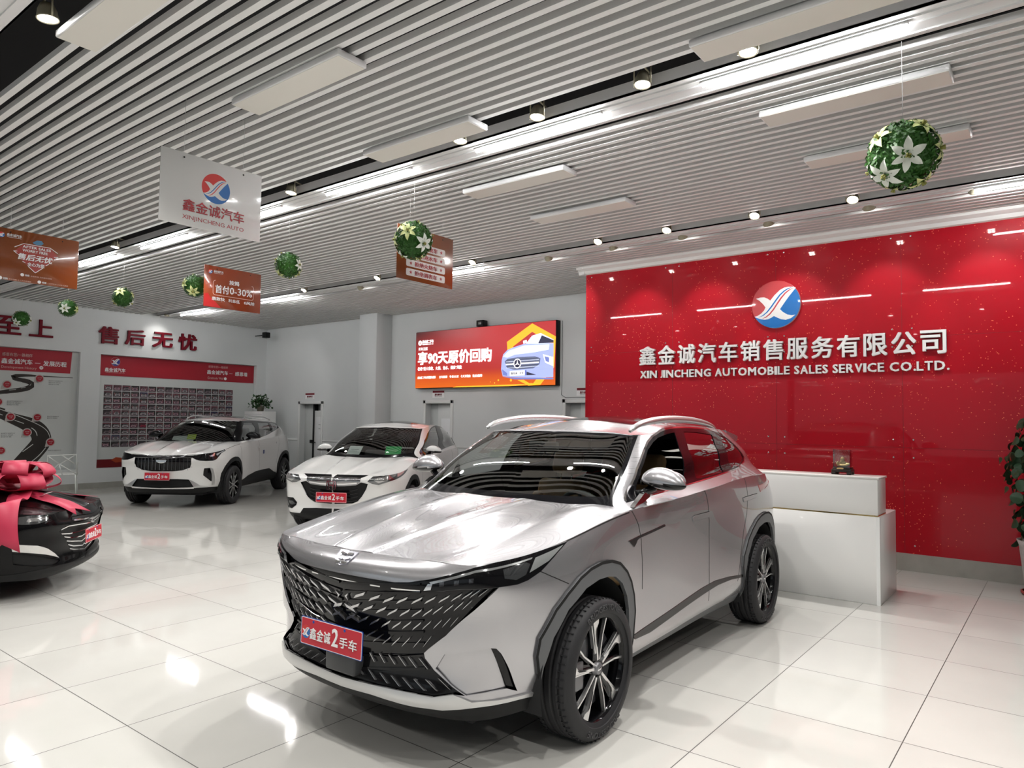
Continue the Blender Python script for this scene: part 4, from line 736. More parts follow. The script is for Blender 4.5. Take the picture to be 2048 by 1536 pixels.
# ---------------------------------------------------------------- the silver car
def paint(name, col, rough=.3, metal=.0, coat=1., back=(.03, .03, .03)): return mat(name, col, rough, metal, coat=coat, back=back, coat_rough=.02)
def frame_poly(net_us, L): return L
def make_car(spec, body):
    yaw_ = spec['pose'][2]
    car = empty('car', (spec['pose'][0], spec['pose'][1], 0), math.radians(yaw_)-math.pi/2, spec['label'], 'car')
    parts = build_skin(car, body, spec)
    add_wheels(car, spec); interior(car, spec)
    return car, parts
def std_regions(body, spec, F, P):
    outs, ins = arches(body, spec, spec['arch_s'])
    R = []
    def reg(id, part, patch, polys, m, **k): R.append(dict(id=id, part=part, patch=patch, polys=polys, mat=m, **k))
    return R, reg, outs, ins
def silver_car():
    body = silver(); F = SF; PNT = paint('silver metallic paint', (.46, .455, .475), .26, .75)
    spec = dict(pose=(-2.873, 4.55, 1.27), label='silver-grey SUV with black finned grille, nearest car, in front of the white counter', wb=2.70, tyre=(.352, .268, .225), track=1.665, rim='blade', tyre_text='BRIDGESTONE', paint=PNT, leather=TAN, grid=dict(A=(110, 44), G=(90, 34), H=(44, 44), R=(30, 24)), arch_s=((.16, .46), (.55, .85)), cab=0., cabz=.02, bay_block=.93)
    R, reg, outs, ins = std_regions(body, spec, F, PNT)
    bs = F['bumper_seam']; sf = F['seam_f'][1:-2]; sb = F['seam_b']
    srear = side_st(body.A, [(-1.00, 1.18), (-1.01, 1.05), (-.98, .92), (-.90, .78), (-.84, .62), (-.80, .42)], .5, .8)
    reg('bumper', 'front_bumper', 'A', [[(0, 0), (.21, 0), (.215, .45)]+bs[::-1]+[(.165, .9), (.14, 1), (0, 1)]], PNT)
    reg('fender', 'front_fender', 'A', [[(.215, .45)]+bs[::-1]+[(.165, .9), (.14, 1), (.336, 1)]+sf+[(.367, .10), (.30, .10)]], PNT, pair=True)
    reg('fdoor', 'front_door', 'A', [[(.336, 1)]+sf+[(.367, .10), (.55, .10)]+sb[::-1]], PNT, pair=True)
    reg('rdoor', 'rear_door', 'A', [sb+[(.553, .10), (.63, .10)]+srear[::-1]], PNT, pair=True)
    reg('low', 'lower_valance', 'A', [F['liplow']+[(.205, 0), (0, 0)]], BLACKP)
    reg('sill', 'side_skirt', 'A', [[(.28, 0), (.28, .075), (.70, .105), (.70, 0)]], GREYP, pair=True)
    reg('stripe', 'door_cladding_strip', 'A', [F['stripe']], BLACKG, pair=True, off=.003)
    reg('recess', 'bumper_side_panel', 'A', [F['recess']], PNT, pair=True, off=-.012, depth=.0, sub='bumper')
    reg('intake', 'air_intake', 'A', [F['intake']], BLACKG, pair=True, off=-.02, depth=-.02, sub='bumper')
    reg('vent', 'fender_vent', 'A', [F['vent']], BLACKG, pair=True, off=.004, depth=.006, sub='fender')
    reg('hf', 'door_handle', 'A', [F['handle_f']], PNT, pair=True, off=.006, depth=.008, sub='fdoor', label='flush front handle')
    reg('hr', 'door_handle', 'A', [F['handle_r']], PNT, pair=True, off=.006, depth=.008, sub='rdoor', label='flush rear handle')
    reg('tail', 'tail_lamp', 'A', [F['tail']+[(.83, .93), (.83, .95)]], REDLENS, pair=True, off=.003)
    reg('grille', 'grille', 'A', [F['grille']], BLACKG, off=-.018, depth=-.02, label='gloss black grille')
    reg('lip', 'front_lip', 'A', [F['lip']], mat('satin silver trim', (.62, .62, .62), .3, .8), off=.010, depth=.02)
    reg('head', 'headlight', 'A', [F['headlight']], BLACKG, pair=True, off=.001, depth=.01)
    reg('hclear', 'lamp_side_lens', 'A', [F['hl_clear']], mat('pale lens', (.38, .40, .40), .08, .5, coat=1), pair=True, off=.003, depth=.003, sub='head')
    reg('hlens', 'projector_lens', 'A', [F['hl_lens']], mat('dark lens', (.08, .085, .09), .05, .6, coat=1), pair=True, off=.003, depth=.003, sub='head')
    reg('hdrl', 'light_bar', 'A', [F['hl_drl']], mat('light bar', (.42, .43, .44), .15, .7), pair=True, off=.003, depth=.003, sub='head')
    reg('hlow', 'marker_lens', 'A', [F['hl_low']], LAMPW, pair=True, off=.003, depth=.003, sub='head')
    reg('hdots', 'lamp_module', 'A', F['hl_dots'], mat('module', (.06, .06, .065), .1, .5, coat=1), pair=True, off=.003, depth=.003, sub='head')
    reg('clad', 'wheel_arch_trim', 'A', outs, GREYP, off=.012, depth=.02)
    for i in ins: reg('hole', 'x', 'A', [i], PNT, hole=True)
    # glass
    top = F['ws_top']; side = F['ws_side']
    ws = [(0, 0), (0, .965)]+top+side+[(.188, .0)]
    reg('ws', 'windshield', 'G', [ws], BLACKG, off=-.002, depth=.006, label='black-edged windscreen band')
    k = lambda q: (max(0, q[0]-.010), q[1]-.03)
    reg('wsg', 'windshield_glass', 'G', [[(0, .23), (0, .935)]+[(a, b-.03) for a, b in top]+[(a-.008, b-(.03 if b > .9 else 0)) for a, b in side]+[(.174, .225), (.165, .21), (.1, .215)]], CLEAR, off=-.002, depth=0, sub='ws')
    reg('dlo', 'window_surround', 'G', [F['dlo']], BLACKG, pair=True, off=.001, depth=.006)
    reg('wf', 'x', 'G', [F['win_f']], CLEAR, hole=True)
    reg('wr', 'rear_door_window', 'G', [F['win_r']], glass('light tinted glass', (.74, .74, .74)), pair=True, off=-.004, depth=0, sub='dlo')
    reg('wd', 'quarter_window', 'G', [F['win_d']], TINT, pair=True, off=-.002, depth=0, sub='dlo')
    gl = body.G.us[3:-3]; reg('rw', 'rear_windshield', 'G', [[(1, .25), (gl[10]+.012, .25), (gl[10]+.012, .93), (1, .93)]], TINT, off=-.002, depth=.004)
    reg('sun', 'sunroof', 'R', [[(.17, 0), (.17, .60), (.20, .64), (.72, .64), (.75, .60), (.75, 0)]], BLACKG, off=.001, depth=.004, label='black panoramic roof glass')
    spec['regions'] = R
    d = F['dlo']; upper = d[0:13]; lower = d[15:24]
    spec['ribbons'] = [('A', 'bumper', bs, .004, 1), ('A', 'fender', sf, .005, 1), ('A', 'fdoor', sb, .005, 1), ('A', 'rdoor', srear, .005, 1), ('A', 'fender', [(x, .992) for x in np.linspace(.225, .335, 12)], .006, 1),
        ('A', 'grille', F['chrome_line'], .006, 2), ('A', 'fdoor', F['handle_f']+F['handle_f'][:1], .006, 1), ('A', 'rdoor', F['handle_r']+F['handle_r'][:1], .006, 1), ('A', 'clad', outs[0][1:-3], .016, 1), ('A', 'clad', outs[1][1:-3], .016, 1), ('G', 'dlo', upper, .014, 2), ('G', 'dlo', lower, .008, 2)]
    car, parts = make_car(spec, body)
    A = body.A; nA = lambda q: body.nrm('A', q)
    mb = MB()
    for ch in F['chips']:
        for s in (1, -1): surf_prism(mb, A, nA, ch, -.02, -.006, s)
    mb.build('grille_fins', [mat('fin alloy', (.55, .55, .56), .22, .9)], parts[('grille', 1)])
    mb = MB()     # dark ribs between the fins
    for j in range(9):
        for s in (1, -1):
            t0 = .22+.066*j; surf_prism(mb, A, nA, [(.002, t0), (.05, t0+.05), (.085, t0+.085), (.085, t0+.097), (.05, t0+.064), (.002, t0+.016)], -.02, -.010, s)
    mb.build('grille_ribs', [BLACKG], parts[('grille', 1)])
    e = MB()
    q = [(.0, .985), (.0115, .985), (.0112, .945), (.008, .905), (.0, .885)]
    for s in (1, -1): surf_prism(e, A, nA, q, 0, .005, s, 0)
    for t0 in (.895, .925, .955): 
        for s in (1, -1): surf_prism(e, A, nA, [(.001, t0), (.0075, t0+.004), (.0075, t0+.018), (.001, t0+.014)], .005, .008, s, 1)
    e.build('emblem', [mat('emblem chrome', (.55, .55, .62), .2, .9), CHROME], car)
    M = Matrix.Translation((2.305, -.02, .553)) @ Matrix(((0, 0, 1, 0), (1, 0, 0, 0), (0, 1, 0, 0), (0, 0, 0, 1))) @ Matrix.Rotation(math.radians(-2), 4, 'X')
    placard(car, M, .455, .135, True)
    c = MB(); c.rbox(2.19, 2.262, -.115, .10, .375, .475, .012, 2); c.build('radar_cover', [mat('radar cover', (.05, .052, .055), .35)], parts[('grille', 1)])
    door_mirror(car, .655, .955, 1.262, PNT, 1.12, 1); door_mirror(car, .655, .955, 1.262, PNT, 1.12, -1)
    for s in (1, -1):
        b = MB(); b.prism([(.655, 1.165), (.78, 1.125), (.86, 1.12), (.73, 1.19), (.62, 1.215)], 0, .03, 0, Matrix(((1, 0, 0, 0), (0, 0, 1, s*.835 if s > 0 else -.865), (0, 1, 0, 0), (0, 0, 0, 1)))); b.build('mirror_base', [CHROME], car)
        r = MB(); pts = [(.40, .60*s, 1.553), (.33, .60*s, 1.580), (.18, .60*s, 1.610), (-.12, .595*s, 1.632), (-.5, .585*s, 1.634), (-.85, .575*s, 1.618), (-1.08, .565*s, 1.592), (-1.22, .555*s, 1.566)]
        sp = spline(pts); r.tube([Vector(p) for p in sp(np.linspace(0, 1, 30))], [.011+.016*math.sin(math.pi*t)**.4 for t in np.linspace(0, 1, 30)], 10); r.build('roof_rail', [mat('rail silver', (.7, .7, .7), .25, .8)], car)
        pl = MB(); pl.tube([(.75, s*.70, .60), (-.5, s*.70, .60)], .03, 6); pl.build('sill_beam', [DARKTRIM], car)
    sp = MB(); sp.prism([(-1.52, 1.548), (-1.80, 1.500), (-1.82, 1.485), (-1.79, 1.450), (-1.60, 1.455)], -.54, .54, 0, Matrix(((1, 0, 0, 0), (0, 0, -1, 0), (0, 1, 0, 0), (0, 0, 0, 1)))); sp.build('rear_spoiler', [PNT], car)
    return car
TF = {'grille':[(0.0,0.8716),(0.0455,0.8897),(0.0858,0.8896),(0.0863,0.6939),(0.0827,0.5798),(0.0606,0.5175),(0.0315,0.4935),(0.0,0.4954)],'strip':[(0.0,0.9358),(0.0432,0.9574),(0.0838,0.9475),(0.0974,0.9503),(0.0873,0.898),(0.0453,0.896),(0.0,0.8807)],'emblem':[(0.0,0.8349),(0.0145,0.8336),(0.0154,0.8088),(0.014,0.7541),(0.0062,0.7229),(0.0,0.7156)],'head':[(0.0842,0.9208),(0.0909,0.9567),(0.1071,0.9803),(0.1236,1.0),(0.1506,1.0),(0.2046,1.0),(0.2081,0.9664),(0.1854,0.9504),(0.1697,0.8851),(0.1555,0.805),(0.1435,0.7751),(0.1243,0.7874),(0.1089,0.8073),(0.0969,0.8528)],'drl':[(0.1336,0.9469),(0.1437,0.9472),(0.1525,0.983),(0.1564,0.979),(0.1502,0.917),(0.136,0.9053)],'drl2':[(0.1598,0.9581),(0.2,0.9896),(0.2004,0.9727),(0.1781,0.9552),(0.1616,0.9144)],'fog':[(0.1199,0.5476),(0.1352,0.5484),(0.1424,0.4096),(0.1468,0.2463),(0.1401,0.2667),(0.1188,0.385),(0.1191,0.4791)],'fogchrome':[(0.1352,0.551),(0.1435,0.5325),(0.1552,0.319),(0.1605,0.1706),(0.1494,0.1698),(0.1475,0.2459),(0.1427,0.4095)],'lowgrille':[(0.0,0.3211),(0.0455,0.3239),(0.0784,0.3118),(0.0947,0.1601),(0.0473,0.154),(0.0,0.1468)],'lowchrome':[(0.0784,0.3118),(0.0873,0.2915),(0.1134,0.1822),(0.1362,0.152),(0.1361,0.1277),(0.1049,0.1405),(0.0947,0.1601)],'lip':[(0.0,0.1468),(0.0473,0.1478),(0.0947,0.1452),(0.0945,0.1272),(0.047,0.1304),(0.0,0.1284)],'low':[(0.0,0.1376),(0.0472,0.1393),(0.0946,0.1363),(0.1049,0.1405),(0.1361,0.1277),(0.1647,0.1097),(0.1896,0.1027)],'clad':[(0.3359,0.1795),(0.3567,0.1991),(0.3902,0.2534),(0.4641,0.3152),(0.5411,0.3228),(0.5871,0.3205),(0.5966,0.3027),(0.6327,0.212),(0.6542,0.1855)],'seam_b':[(0.471,1.0),(0.4765,0.9325),(0.4844,0.7852),(0.4935,0.6116),(0.496,0.3226)],'seam_f':[(0.305,1.0),(0.3135,0.9424),(0.3232,0.7871),(0.3303,0.5922),(0.3391,0.2049)],'hf':[(0.4694,0.8658),(0.5025,0.8522),(0.5055,0.827),(0.4746,0.8284)],'hr':[(0.6492,0.8725),(0.6859,0.8619),(0.6876,0.842),(0.6531,0.8397)],'badge':[(0.5222,0.7679),(0.534,0.7665),(0.5358,0.6877),(0.5241,0.6887)],'ws_side':[(0.1719,0.9907),(0.1705,0.7059),(0.1686,0.4472),(0.167,0.1865)],'ws_top':[(0.0,0.9358),(0.0573,0.9594),(0.1167,0.9691)],'dlo':[(0.1947,0.0839),(0.1758,0.1888),(0.1763,0.9765),(0.1776,1.0),(0.2553,0.9807),(0.4184,0.9159),(0.6206,0.8404),(0.7606,0.7431),(0.7206,0.174),(0.6762,0.1599),(0.594,0.1543),(0.4382,0.1062),(0.381,0.0829)],'win_f':[(0.2197,0.147),(0.213,0.2806),(0.201,0.6547),(0.2134,0.8932),(0.3479,0.8197),(0.3652,0.6075),(0.3856,0.1645),(0.2889,0.0974)],'win_r':[(0.4298,0.8074),(0.6005,0.7427),(0.5876,0.4934),(0.5891,0.1611),(0.4445,0.1204),(0.4253,0.139),(0.4186,0.4884)],'win_d':[(0.6318,0.7916),(0.7154,0.6586),(0.7032,0.181),(0.6645,0.169),(0.6149,0.1595)]}
HF = {'strip':[(0.0077,1.0),(0.0579,1.0),(0.0888,1.0),(0.0888,1.0),(0.0755,0.9128),(0.0585,0.9216),(0.0035,0.9453)],'panel':[(0.0035,0.9453),(0.0585,0.9216),(0.074,0.9048),(0.0734,0.7684),(0.063,0.7062),(0.0335,0.6877),(0.0003,0.6771)],'grille':[(0.0003,0.6771),(0.0335,0.6877),(0.063,0.7062),(0.0761,0.7672),(0.0923,0.7307),(0.087,0.6198),(0.0761,0.4793),(0.0653,0.3915),(0.0509,0.3489),(0.0034,0.334)],'head':[(0.0914,0.7856),(0.1018,0.9647),(0.1274,1.0),(0.1737,1.0),(0.2401,0.9823),(0.2207,0.9397),(0.1828,0.8623),(0.1473,0.7901),(0.1169,0.7102),(0.1031,0.7308)],'headin':[(0.1055,0.8175),(0.116,0.9348),(0.1448,0.9856),(0.1737,1.0),(0.1674,0.9481),(0.1421,0.8386),(0.1172,0.7534)],'headred':[(0.1766,0.9974),(0.2162,1.0),(0.2056,0.9593),(0.1705,0.8878)],'fog':[(0.1583,0.3761),(0.1176,0.3966),(0.1056,0.322),(0.108,0.2744),(0.123,0.2093),(0.1544,0.211),(0.1583,0.3303)],'fogin':[(0.1451,0.3273),(0.1204,0.3402),(0.1094,0.2934),(0.1243,0.2691),(0.1427,0.2821)],'low':[(0.0028,0.2563),(0.0466,0.2567),(0.0846,0.2396),(0.0934,0.1503),(0.1249,0.1289),(0.1506,0.1376)],'ws_side':[(0.2057,0.9716),(0.2038,0.7119),(0.2034,0.4131),(0.2094,0.1211)],'ws_top':[(0.0,0.844),(0.0273,0.9612),(0.1018,0.9537),(0.1594,0.9701)],'dlo':[(0.2427,0.076),(0.2513,0.3475),(0.2411,0.5358),(0.2803,0.764),(0.3774,0.9086),(0.5058,1.0),(0.6371,1.0),(0.7336,0.789),(0.7529,0.4312),(0.7568,0.1468),(0.7568,0.0642),(0.7568,0.055),(0.5224,0.0543),(0.3582,0.0374),(0.2259,0.0024)],'win_f':[(0.2849,0.1651),(0.2565,0.4689),(0.3129,0.7885),(0.4306,0.9126),(0.4931,0.9299),(0.4762,0.6054),(0.4988,0.0873),(0.3713,0.0658)],'win_r':[(0.5863,0.9811),(0.6718,1.0),(0.7297,0.8165),(0.749,0.578),(0.7568,0.1284),(0.7481,0.0678),(0.5647,0.064),(0.5648,0.3025)],'win_d':[(0.7529,0.4771),(0.7568,0.1651),(0.7568,0.0734),(0.7568,0.0642),(0.7568,0.1651)]}
KF = {'head':[(0.1641,0.8758),(0.1567,0.9536),(0.139,0.994),(0.1254,0.9941),(0.1161,0.9478),(0.1209,0.9032),(0.133,0.8504),(0.1482,0.8373),(0.1598,0.8393)],'headin':[(0.1438,0.946),(0.1285,0.9657),(0.121,0.9468),(0.1329,0.8999),(0.1465,0.8897)],'grille':[(0.0,0.6606),(0.0449,0.7364),(0.0722,0.7548),(0.0922,0.6655),(0.0945,0.606),(0.0783,0.4987),(0.0582,0.3284),(0.0451,0.2824),(0.0189,0.2585),(0.0,0.2385)],'upper':[(0.0,0.8532),(0.0385,0.8849),(0.066,0.8914),(0.0709,0.823),(0.0444,0.8071),(0.0,0.7615)],'bar':[(0.0,0.7615),(0.0341,0.8022),(0.0621,0.8277),(0.067,0.8148),(0.0634,0.7914),(0.0347,0.763),(0.0,0.7156)],'lines':[[(0.0935,0.6191),(0.0746,0.6837),(0.0422,0.6654),(0.0,0.6239)],[(0.0879,0.5615),(0.0634,0.5371),(0.0331,0.5318),(0.0,0.5321)],[(0.0808,0.5127),(0.0553,0.47),(0.0194,0.4443),(0.0,0.4679)],[(0.0723,0.4486),(0.0523,0.4185),(0.0131,0.3707),(0.0,0.3945)],[(0.0653,0.3937),(0.043,0.3482),(0.007,0.3122),(0.0,0.3303)],[(0.0584,0.3364),(0.0392,0.3045),(0.0043,0.2699),(0.0,0.2661)]],'fog':[(0.1628,0.4992),(0.1456,0.4753),(0.1289,0.4498),(0.1132,0.3992),(0.0974,0.3269),(0.0882,0.2682),(0.1021,0.3044),(0.1145,0.3314),(0.1391,0.3729),(0.1608,0.4081)],'vent':[(0.1609,0.3831),(0.1389,0.3498),(0.1112,0.2957),(0.0861,0.2436),(0.101,0.2051),(0.1348,0.2142),(0.1603,0.2541)],'skirt':[(0.0,0.2202),(0.0094,0.1801),(0.0523,0.1883),(0.0879,0.1929),(0.1253,0.1661),(0.1508,0.1309),(0.1688,0.1184)]}
# ---------------------------------------------------------------- the three other cars
def flat_M(x, y, z, tilt=0): return Matrix.Translation((x, y, z)) @ Matrix(((0, 0, 1, 0), (1, 0, 0, 0), (0, 1, 0, 0), (0, 0, 0, 1))) @ Matrix.Rotation(math.radians(tilt), 4, 'X')
WPAINT = paint('white paint', (.80, .80, .785), .25); BPAINT = mat('black paint', (.0025, .0025, .003), .2, 0., coat=.3, spec=.1, back=(.02, .02, .02), coat_rough=.02)
def glass_regions(reg, body, F, pillar=None, wsb=.2):
    top = F['ws_top']; side = F['ws_side']; gl = body.G.us[3:-3]; s0 = side[0][0]
    reg('ws', 'windshield', 'G', [[(0, 0), (0, .975)]+[(a, max(b, .955)) for a, b in top if a > .02]+[(s0, .985)]+side[1:]+[(side[-1][0], 0)]], BLACKG, off=-.002, depth=.006)
    reg('wsg', 'windshield_glass', 'G', [[(0, wsb), (0, .945)]+[(a, max(b, .955)-.03) for a, b in top if a > .02]+[(s0-.012, .95)]+[(a-.01, b) for a, b in side[1:-1]]+[(side[-1][0]-.014, wsb)]], CLEAR, off=-.002, depth=0, sub='ws')
    if pillar is not None: reg('pil', 'front_pillar', 'G', [[(s0, .985)]+side[1:]+[(side[-1][0], .12)]+F['dlo'][:2]+[(F['dlo'][3][0]+.02, 1)]], BLACKG, pair=True, off=.0)
    reg('dlo', 'window_surround', 'G', [F['dlo']], BLACKG, pair=True, off=.001, depth=.006)
    reg('wf', 'front_door_window', 'G', [F['win_f']], CLEAR, pair=True, off=-.003, depth=0, sub='dlo')
    reg('wr', 'rear_door_window', 'G', [F['win_r']], glass('light tinted glass', (.74, .74, .74)), pair=True, off=-.003, depth=0, sub='dlo')
    if 'win_d' in F: reg('wd', 'quarter_window', 'G', [F['win_d']], TINT, pair=True, off=-.002, depth=0, sub='dlo')
    reg('rw', 'rear_windshield', 'G', [[(1, .3), (gl[10]+.012, .3), (gl[10]+.012, .93), (1, .93)]], TINT, off=-.002, depth=.004)
    reg('sun', 'sunroof', 'R', [[(.15, 0), (.15, .58), (.19, .64), (.72, .64), (.76, .58), (.76, 0)]], BLACKG, off=.001, depth=.004, label='black roof glass')
def tall_car():
    body = tall_suv(); F = TF; PNT = WPAINT
    spec = dict(pose=(-13.79, 7.889, 37.17), label='white SUV with black slatted grille and black mirrors in front of the photo wall', wb=2.80, tyre=(.35, .25, .225), track=1.66, rim='multi', paint=PNT, leather=TANDK, grid=dict(A=(90, 36), G=(76, 28), H=(32, 32), R=(24, 20)), arch_s=((.14, .42), (.52, .82)), arch_scale=.97, cabz=.02, dashz=.02)
    R, reg, outs, ins = std_regions(body, spec, F, PNT)
    sf = F['seam_f'][1:]; sb = F['seam_b']; srear = side_st(body.A, [(-1.05, 1.18), (-1.05, 1.05), (-1.02, .92), (-.95, .78), (-.88, .62)], .5, .8)
    reg('bumper', 'front_bumper', 'A', [[(0, 0), (.19, 0), (.195, .45), (.205, .75), (.17, .85), (.15, .95), (.14, 1), (0, 1)]], PNT)
    reg('fdoor', 'front_door', 'A', [[(.312, 1)]+sf+[(.34, .08), (.50, .08)]+sb[::-1]], PNT, pair=True)
    reg('rdoor', 'rear_door', 'A', [sb+[(.50, .08), (.63, .08)]+srear[::-1]], PNT, pair=True)
    reg('hf', 'door_handle', 'A', [F['hf']], PNT, pair=True, off=.012, depth=.014, sub='fdoor', label='front handle'); reg('hr', 'door_handle', 'A', [F['hr']], PNT, pair=True, off=.012, depth=.014, sub='rdoor', label='rear handle')
    reg('low', 'lower_valance', 'A', [F['low']+[(.20, .09), (.20, 0), (0, 0)]], BLACKP)
    reg('clad', 'side_cladding', 'A', [F['clad']+[(.67, .12), (.69, 0), (.30, 0), (.31, .15)]], BLACKP, pair=True, off=.008, depth=.012)
    reg('lowg', 'lower_grille', 'A', [F['lowgrille']], BLACKP, off=-.02, depth=-.022)
    reg('lowc', 'lower_corner_trim', 'A', [F['lowchrome']], mat('satin silver trim', (.62, .62, .62), .3, .8), pair=True, off=.006, depth=.01)
    reg('lip', 'lower_chrome_line', 'A', [F['lip']], CHROME, off=.006, depth=.01)
    reg('fog', 'air_intake', 'A', [F['fog']], BLACKG, pair=True, off=-.015, depth=-.018)
    reg('fogc', 'intake_trim', 'A', [F['fogchrome']], mat('satin silver trim', (.62, .62, .62), .3, .8), pair=True, off=.006, depth=.01)
    reg('grille', 'grille', 'A', [F['grille']], BLACKG, off=-.02, depth=-.022)
    reg('head', 'headlight', 'A', [F['head']], BLACKG, pair=True, off=.003, depth=.01)
    reg('strip', 'grille_top_strip', 'A', [F['strip']], BLACKG, off=.006, depth=.01)
    reg('drl', 'light_element', 'A', [F['drl'], F['drl2']], LAMPW, pair=True, off=.006, depth=.004, sub='head')
    reg('emb', 'emblem', 'A', [F['emblem']], CHROME, off=.008, depth=.03)
    reg('tag', 'tail_badge', 'A', [F['badge']], mat('badge blue', (.02, .04, .2), .3), pair=True, off=.003, depth=.004, sub='rdoor')
    reg('clado', 'wheel_arch_trim', 'A', outs, BLACKP, off=.012, depth=.018)
    for i in ins: reg('hole', 'x', 'A', [i], PNT, hole=True)
    glass_regions(reg, body, F, True)
    spec['regions'] = R; spec['ribbons'] = [('A', 'fdoor', sf, .006, 1), ('A', 'fdoor', sb, .006, 1), ('A', 'rdoor', srear, .006, 1), ('A', 'strip', [(0, .955), (.05, .965), (.10, .965)], .012, 2), ('A', None, [(x, .992) for x in np.linspace(.21, .31, 8)], .006, 1)]
    car, parts = make_car(spec, body); A = body.A; nA = lambda q: body.nrm('A', q)
    mb = MB()
    for i in range(8):
        s_ = .006+i*.0115; b0_ = .52+.0*i+(.07 if i > 6 else 0)
        for s in (1, -1): surf_prism(mb, A, nA, [(s_, b0_), (s_+.0013, b0_), (s_+.0013, .89), (s_, .89)], -.02, .001, s)
    mb.build('grille_bars', [mat('bar dark chrome', (.22, .22, .23), .2, .9)], parts[('grille', 1)])
    placard(car, flat_M(2.302, -.055, .555), .44, .135)
    door_mirror(car, .62, .965, 1.225, BLACKG, 1.15, 1); door_mirror(car, .62, .965, 1.225, BLACKG, 1.15, -1)
    for s in (1, -1):
        r = MB(); sp = spline([(.22, .56*s, 1.535), (.05, .56*s, 1.59), (-.5, .555*s, 1.605), (-1.1, .54*s, 1.59), (-1.5, .52*s, 1.535)]); r.tube([Vector(p) for p in sp(np.linspace(0, 1, 24))], .013, 8); r.build('roof_rail', [mat('rail silver', (.7, .7, .7), .25, .8)], car)
    sp = MB(); sp.prism([(-1.62, 1.50), (-1.93, 1.455), (-1.90, 1.42), (-1.70, 1.42)], -.52, .52, 0, Matrix(((1, 0, 0, 0), (0, 0, -1, 0), (0, 1, 0, 0), (0, 0, 0, 1)))); sp.build('rear_spoiler', [PNT], car)
    return car
def compact_car():
    body = compact_suv(); F = HF; PNT = WPAINT
    spec = dict(pose=(-8.893, 8.082, 27.9), label='white compact SUV with chrome-barred grille, behind the silver car\'s hood', wb=2.56, tyre=(.327, .22, .205), track=1.52, rim='five', paint=PNT, leather=TANDK, grid=dict(A=(90, 36), G=(76, 28), H=(32, 32), R=(24, 20)), arch_s=((.16, .45), (.52, .85)), arch_scale=.90, cabz=-.06, cab=-.2, dashx=.12, dashz=.02, rvx=.0, rvz=1.3, bay_block=.80)
    R, reg, outs, ins = std_regions(body, spec, F, PNT)
    A_ = lambda L, a, b: side_st(body.A, L, a, b)
    sf = A_([(.82, 1.0), (.80, .9), (.76, .7), (.76, .5), (.78, .32)], .25, .5); sb = A_([(-.12, 1.03), (-.18, .9), (-.2, .7), (-.2, .5), (-.2, .3)], .4, .7); sr = A_([(-.95, 1.07), (-.98, .9), (-.93, .75), (-.85, .62)], .5, .8)
    reg('bumper', 'front_bumper', 'A', [[(0, 0), (.20, 0), (.20, .45), (.22, .72), (.19, .85), (.15, .95), (.14, 1), (0, 1)]], PNT)
    reg('fdoor', 'front_door', 'A', [sf+[(.37, .1), (.52, .1)]+sb[::-1]], PNT, pair=True); reg('rdoor', 'rear_door', 'A', [sb+[(.55, .1), (.62, .1)]+sr[::-1]], PNT, pair=True)
    reg('hf', 'door_handle', 'A', [A_([(-.10, .90), (.08, .885), (.08, .915), (-.10, .93)], .3, .7)], PNT, pair=True, off=.012, depth=.014, sub='fdoor', label='front handle')
    reg('low', 'lower_valance', 'A', [F['low'][:5]+[(.16, .10), (.22, .10), (.22, 0), (0, 0)]], BLACKP, off=.004, depth=.012)
    reg('sill', 'side_skirt', 'A', [[(.28, 0), (.28, .10), (.70, .12), (.70, 0)]], BLACKP, pair=True)
    reg('grille', 'lower_grille', 'A', [F['grille']], BLACKP, off=-.018, depth=-.02)
    reg('panel', 'grille', 'A', [F['panel']], mat('dark chrome', (.30, .30, .31), .12, .9), off=.004, depth=.012); reg('strip', 'grille_top_strip', 'A', [F['strip']], BLACKG, off=.004, depth=.01)
    reg('head', 'headlight', 'A', [F['head']], mat('lamp dark chrome', (.16, .165, .17), .1, .85, coat=1), pair=True, off=.004, depth=.01)
    reg('headin', 'projector_lens', 'A', [F['headin']], mat('lamp inner', (.5, .5, .5), .1, .8, coat=1), pair=True, off=.007, depth=.004, sub='head'); reg('headr', 'marker_lens', 'A', [F['headred']], mat('pale red lens', (.55, .3, .3), .1, .3, coat=1), pair=True, off=.007, depth=.004, sub='head')
    reg('fog', 'fog_lamp', 'A', [F['fog']], BLACKP, pair=True, off=-.008, depth=-.012); reg('fogi', 'fog_lens', 'A', [F['fogin']], mat('dark lens', (.08, .085, .09), .05, .6, coat=1), pair=True, off=-.002, depth=.004, sub='fog')
    reg('clado', 'wheel_arch_trim', 'A', outs, BLACKP, off=.008, depth=.014)
    for i in ins: reg('hole', 'x', 'A', [i], PNT, hole=True)
    glass_regions(reg, body, F)
    spec['regions'] = R; spec['ribbons'] = [('A', 'fdoor', sf, .006, 1), ('A', 'fdoor', sb, .006, 1), ('A', 'rdoor', sr, .006, 1), ('A', 'panel', [(.0, .72), (.03, .725), (.065, .75)], .018, 2), ('A', 'panel', [(.0, .90), (.03, .90), (.065, .89)], .010, 2), ('G', 'dlo', F['dlo'][8:14], .01, 2)]
    car, parts = make_car(spec, body)
    mb = MB()
    for j in range(4):
        for s in (1, -1): surf_prism(mb, body.A, lambda q: body.nrm('A', q), [(.001, .37+.07*j), (.05, .37+.07*j), (.066, .40+.07*j), (.066, .42+.07*j), (.05, .39+.07*j), (.001, .39+.07*j)], -.018, -.006, s)
    mb.build('grille_slats', [BLACKG], parts[('grille', 1)])
    M = flat_M(2.172, 0, .695, -4); e = MB()
    o_ = rrect(-.068, -.062, .068, .062, .022); i_ = rrect(-.056, -.050, .056, .050, .016)
    n = len(o_)
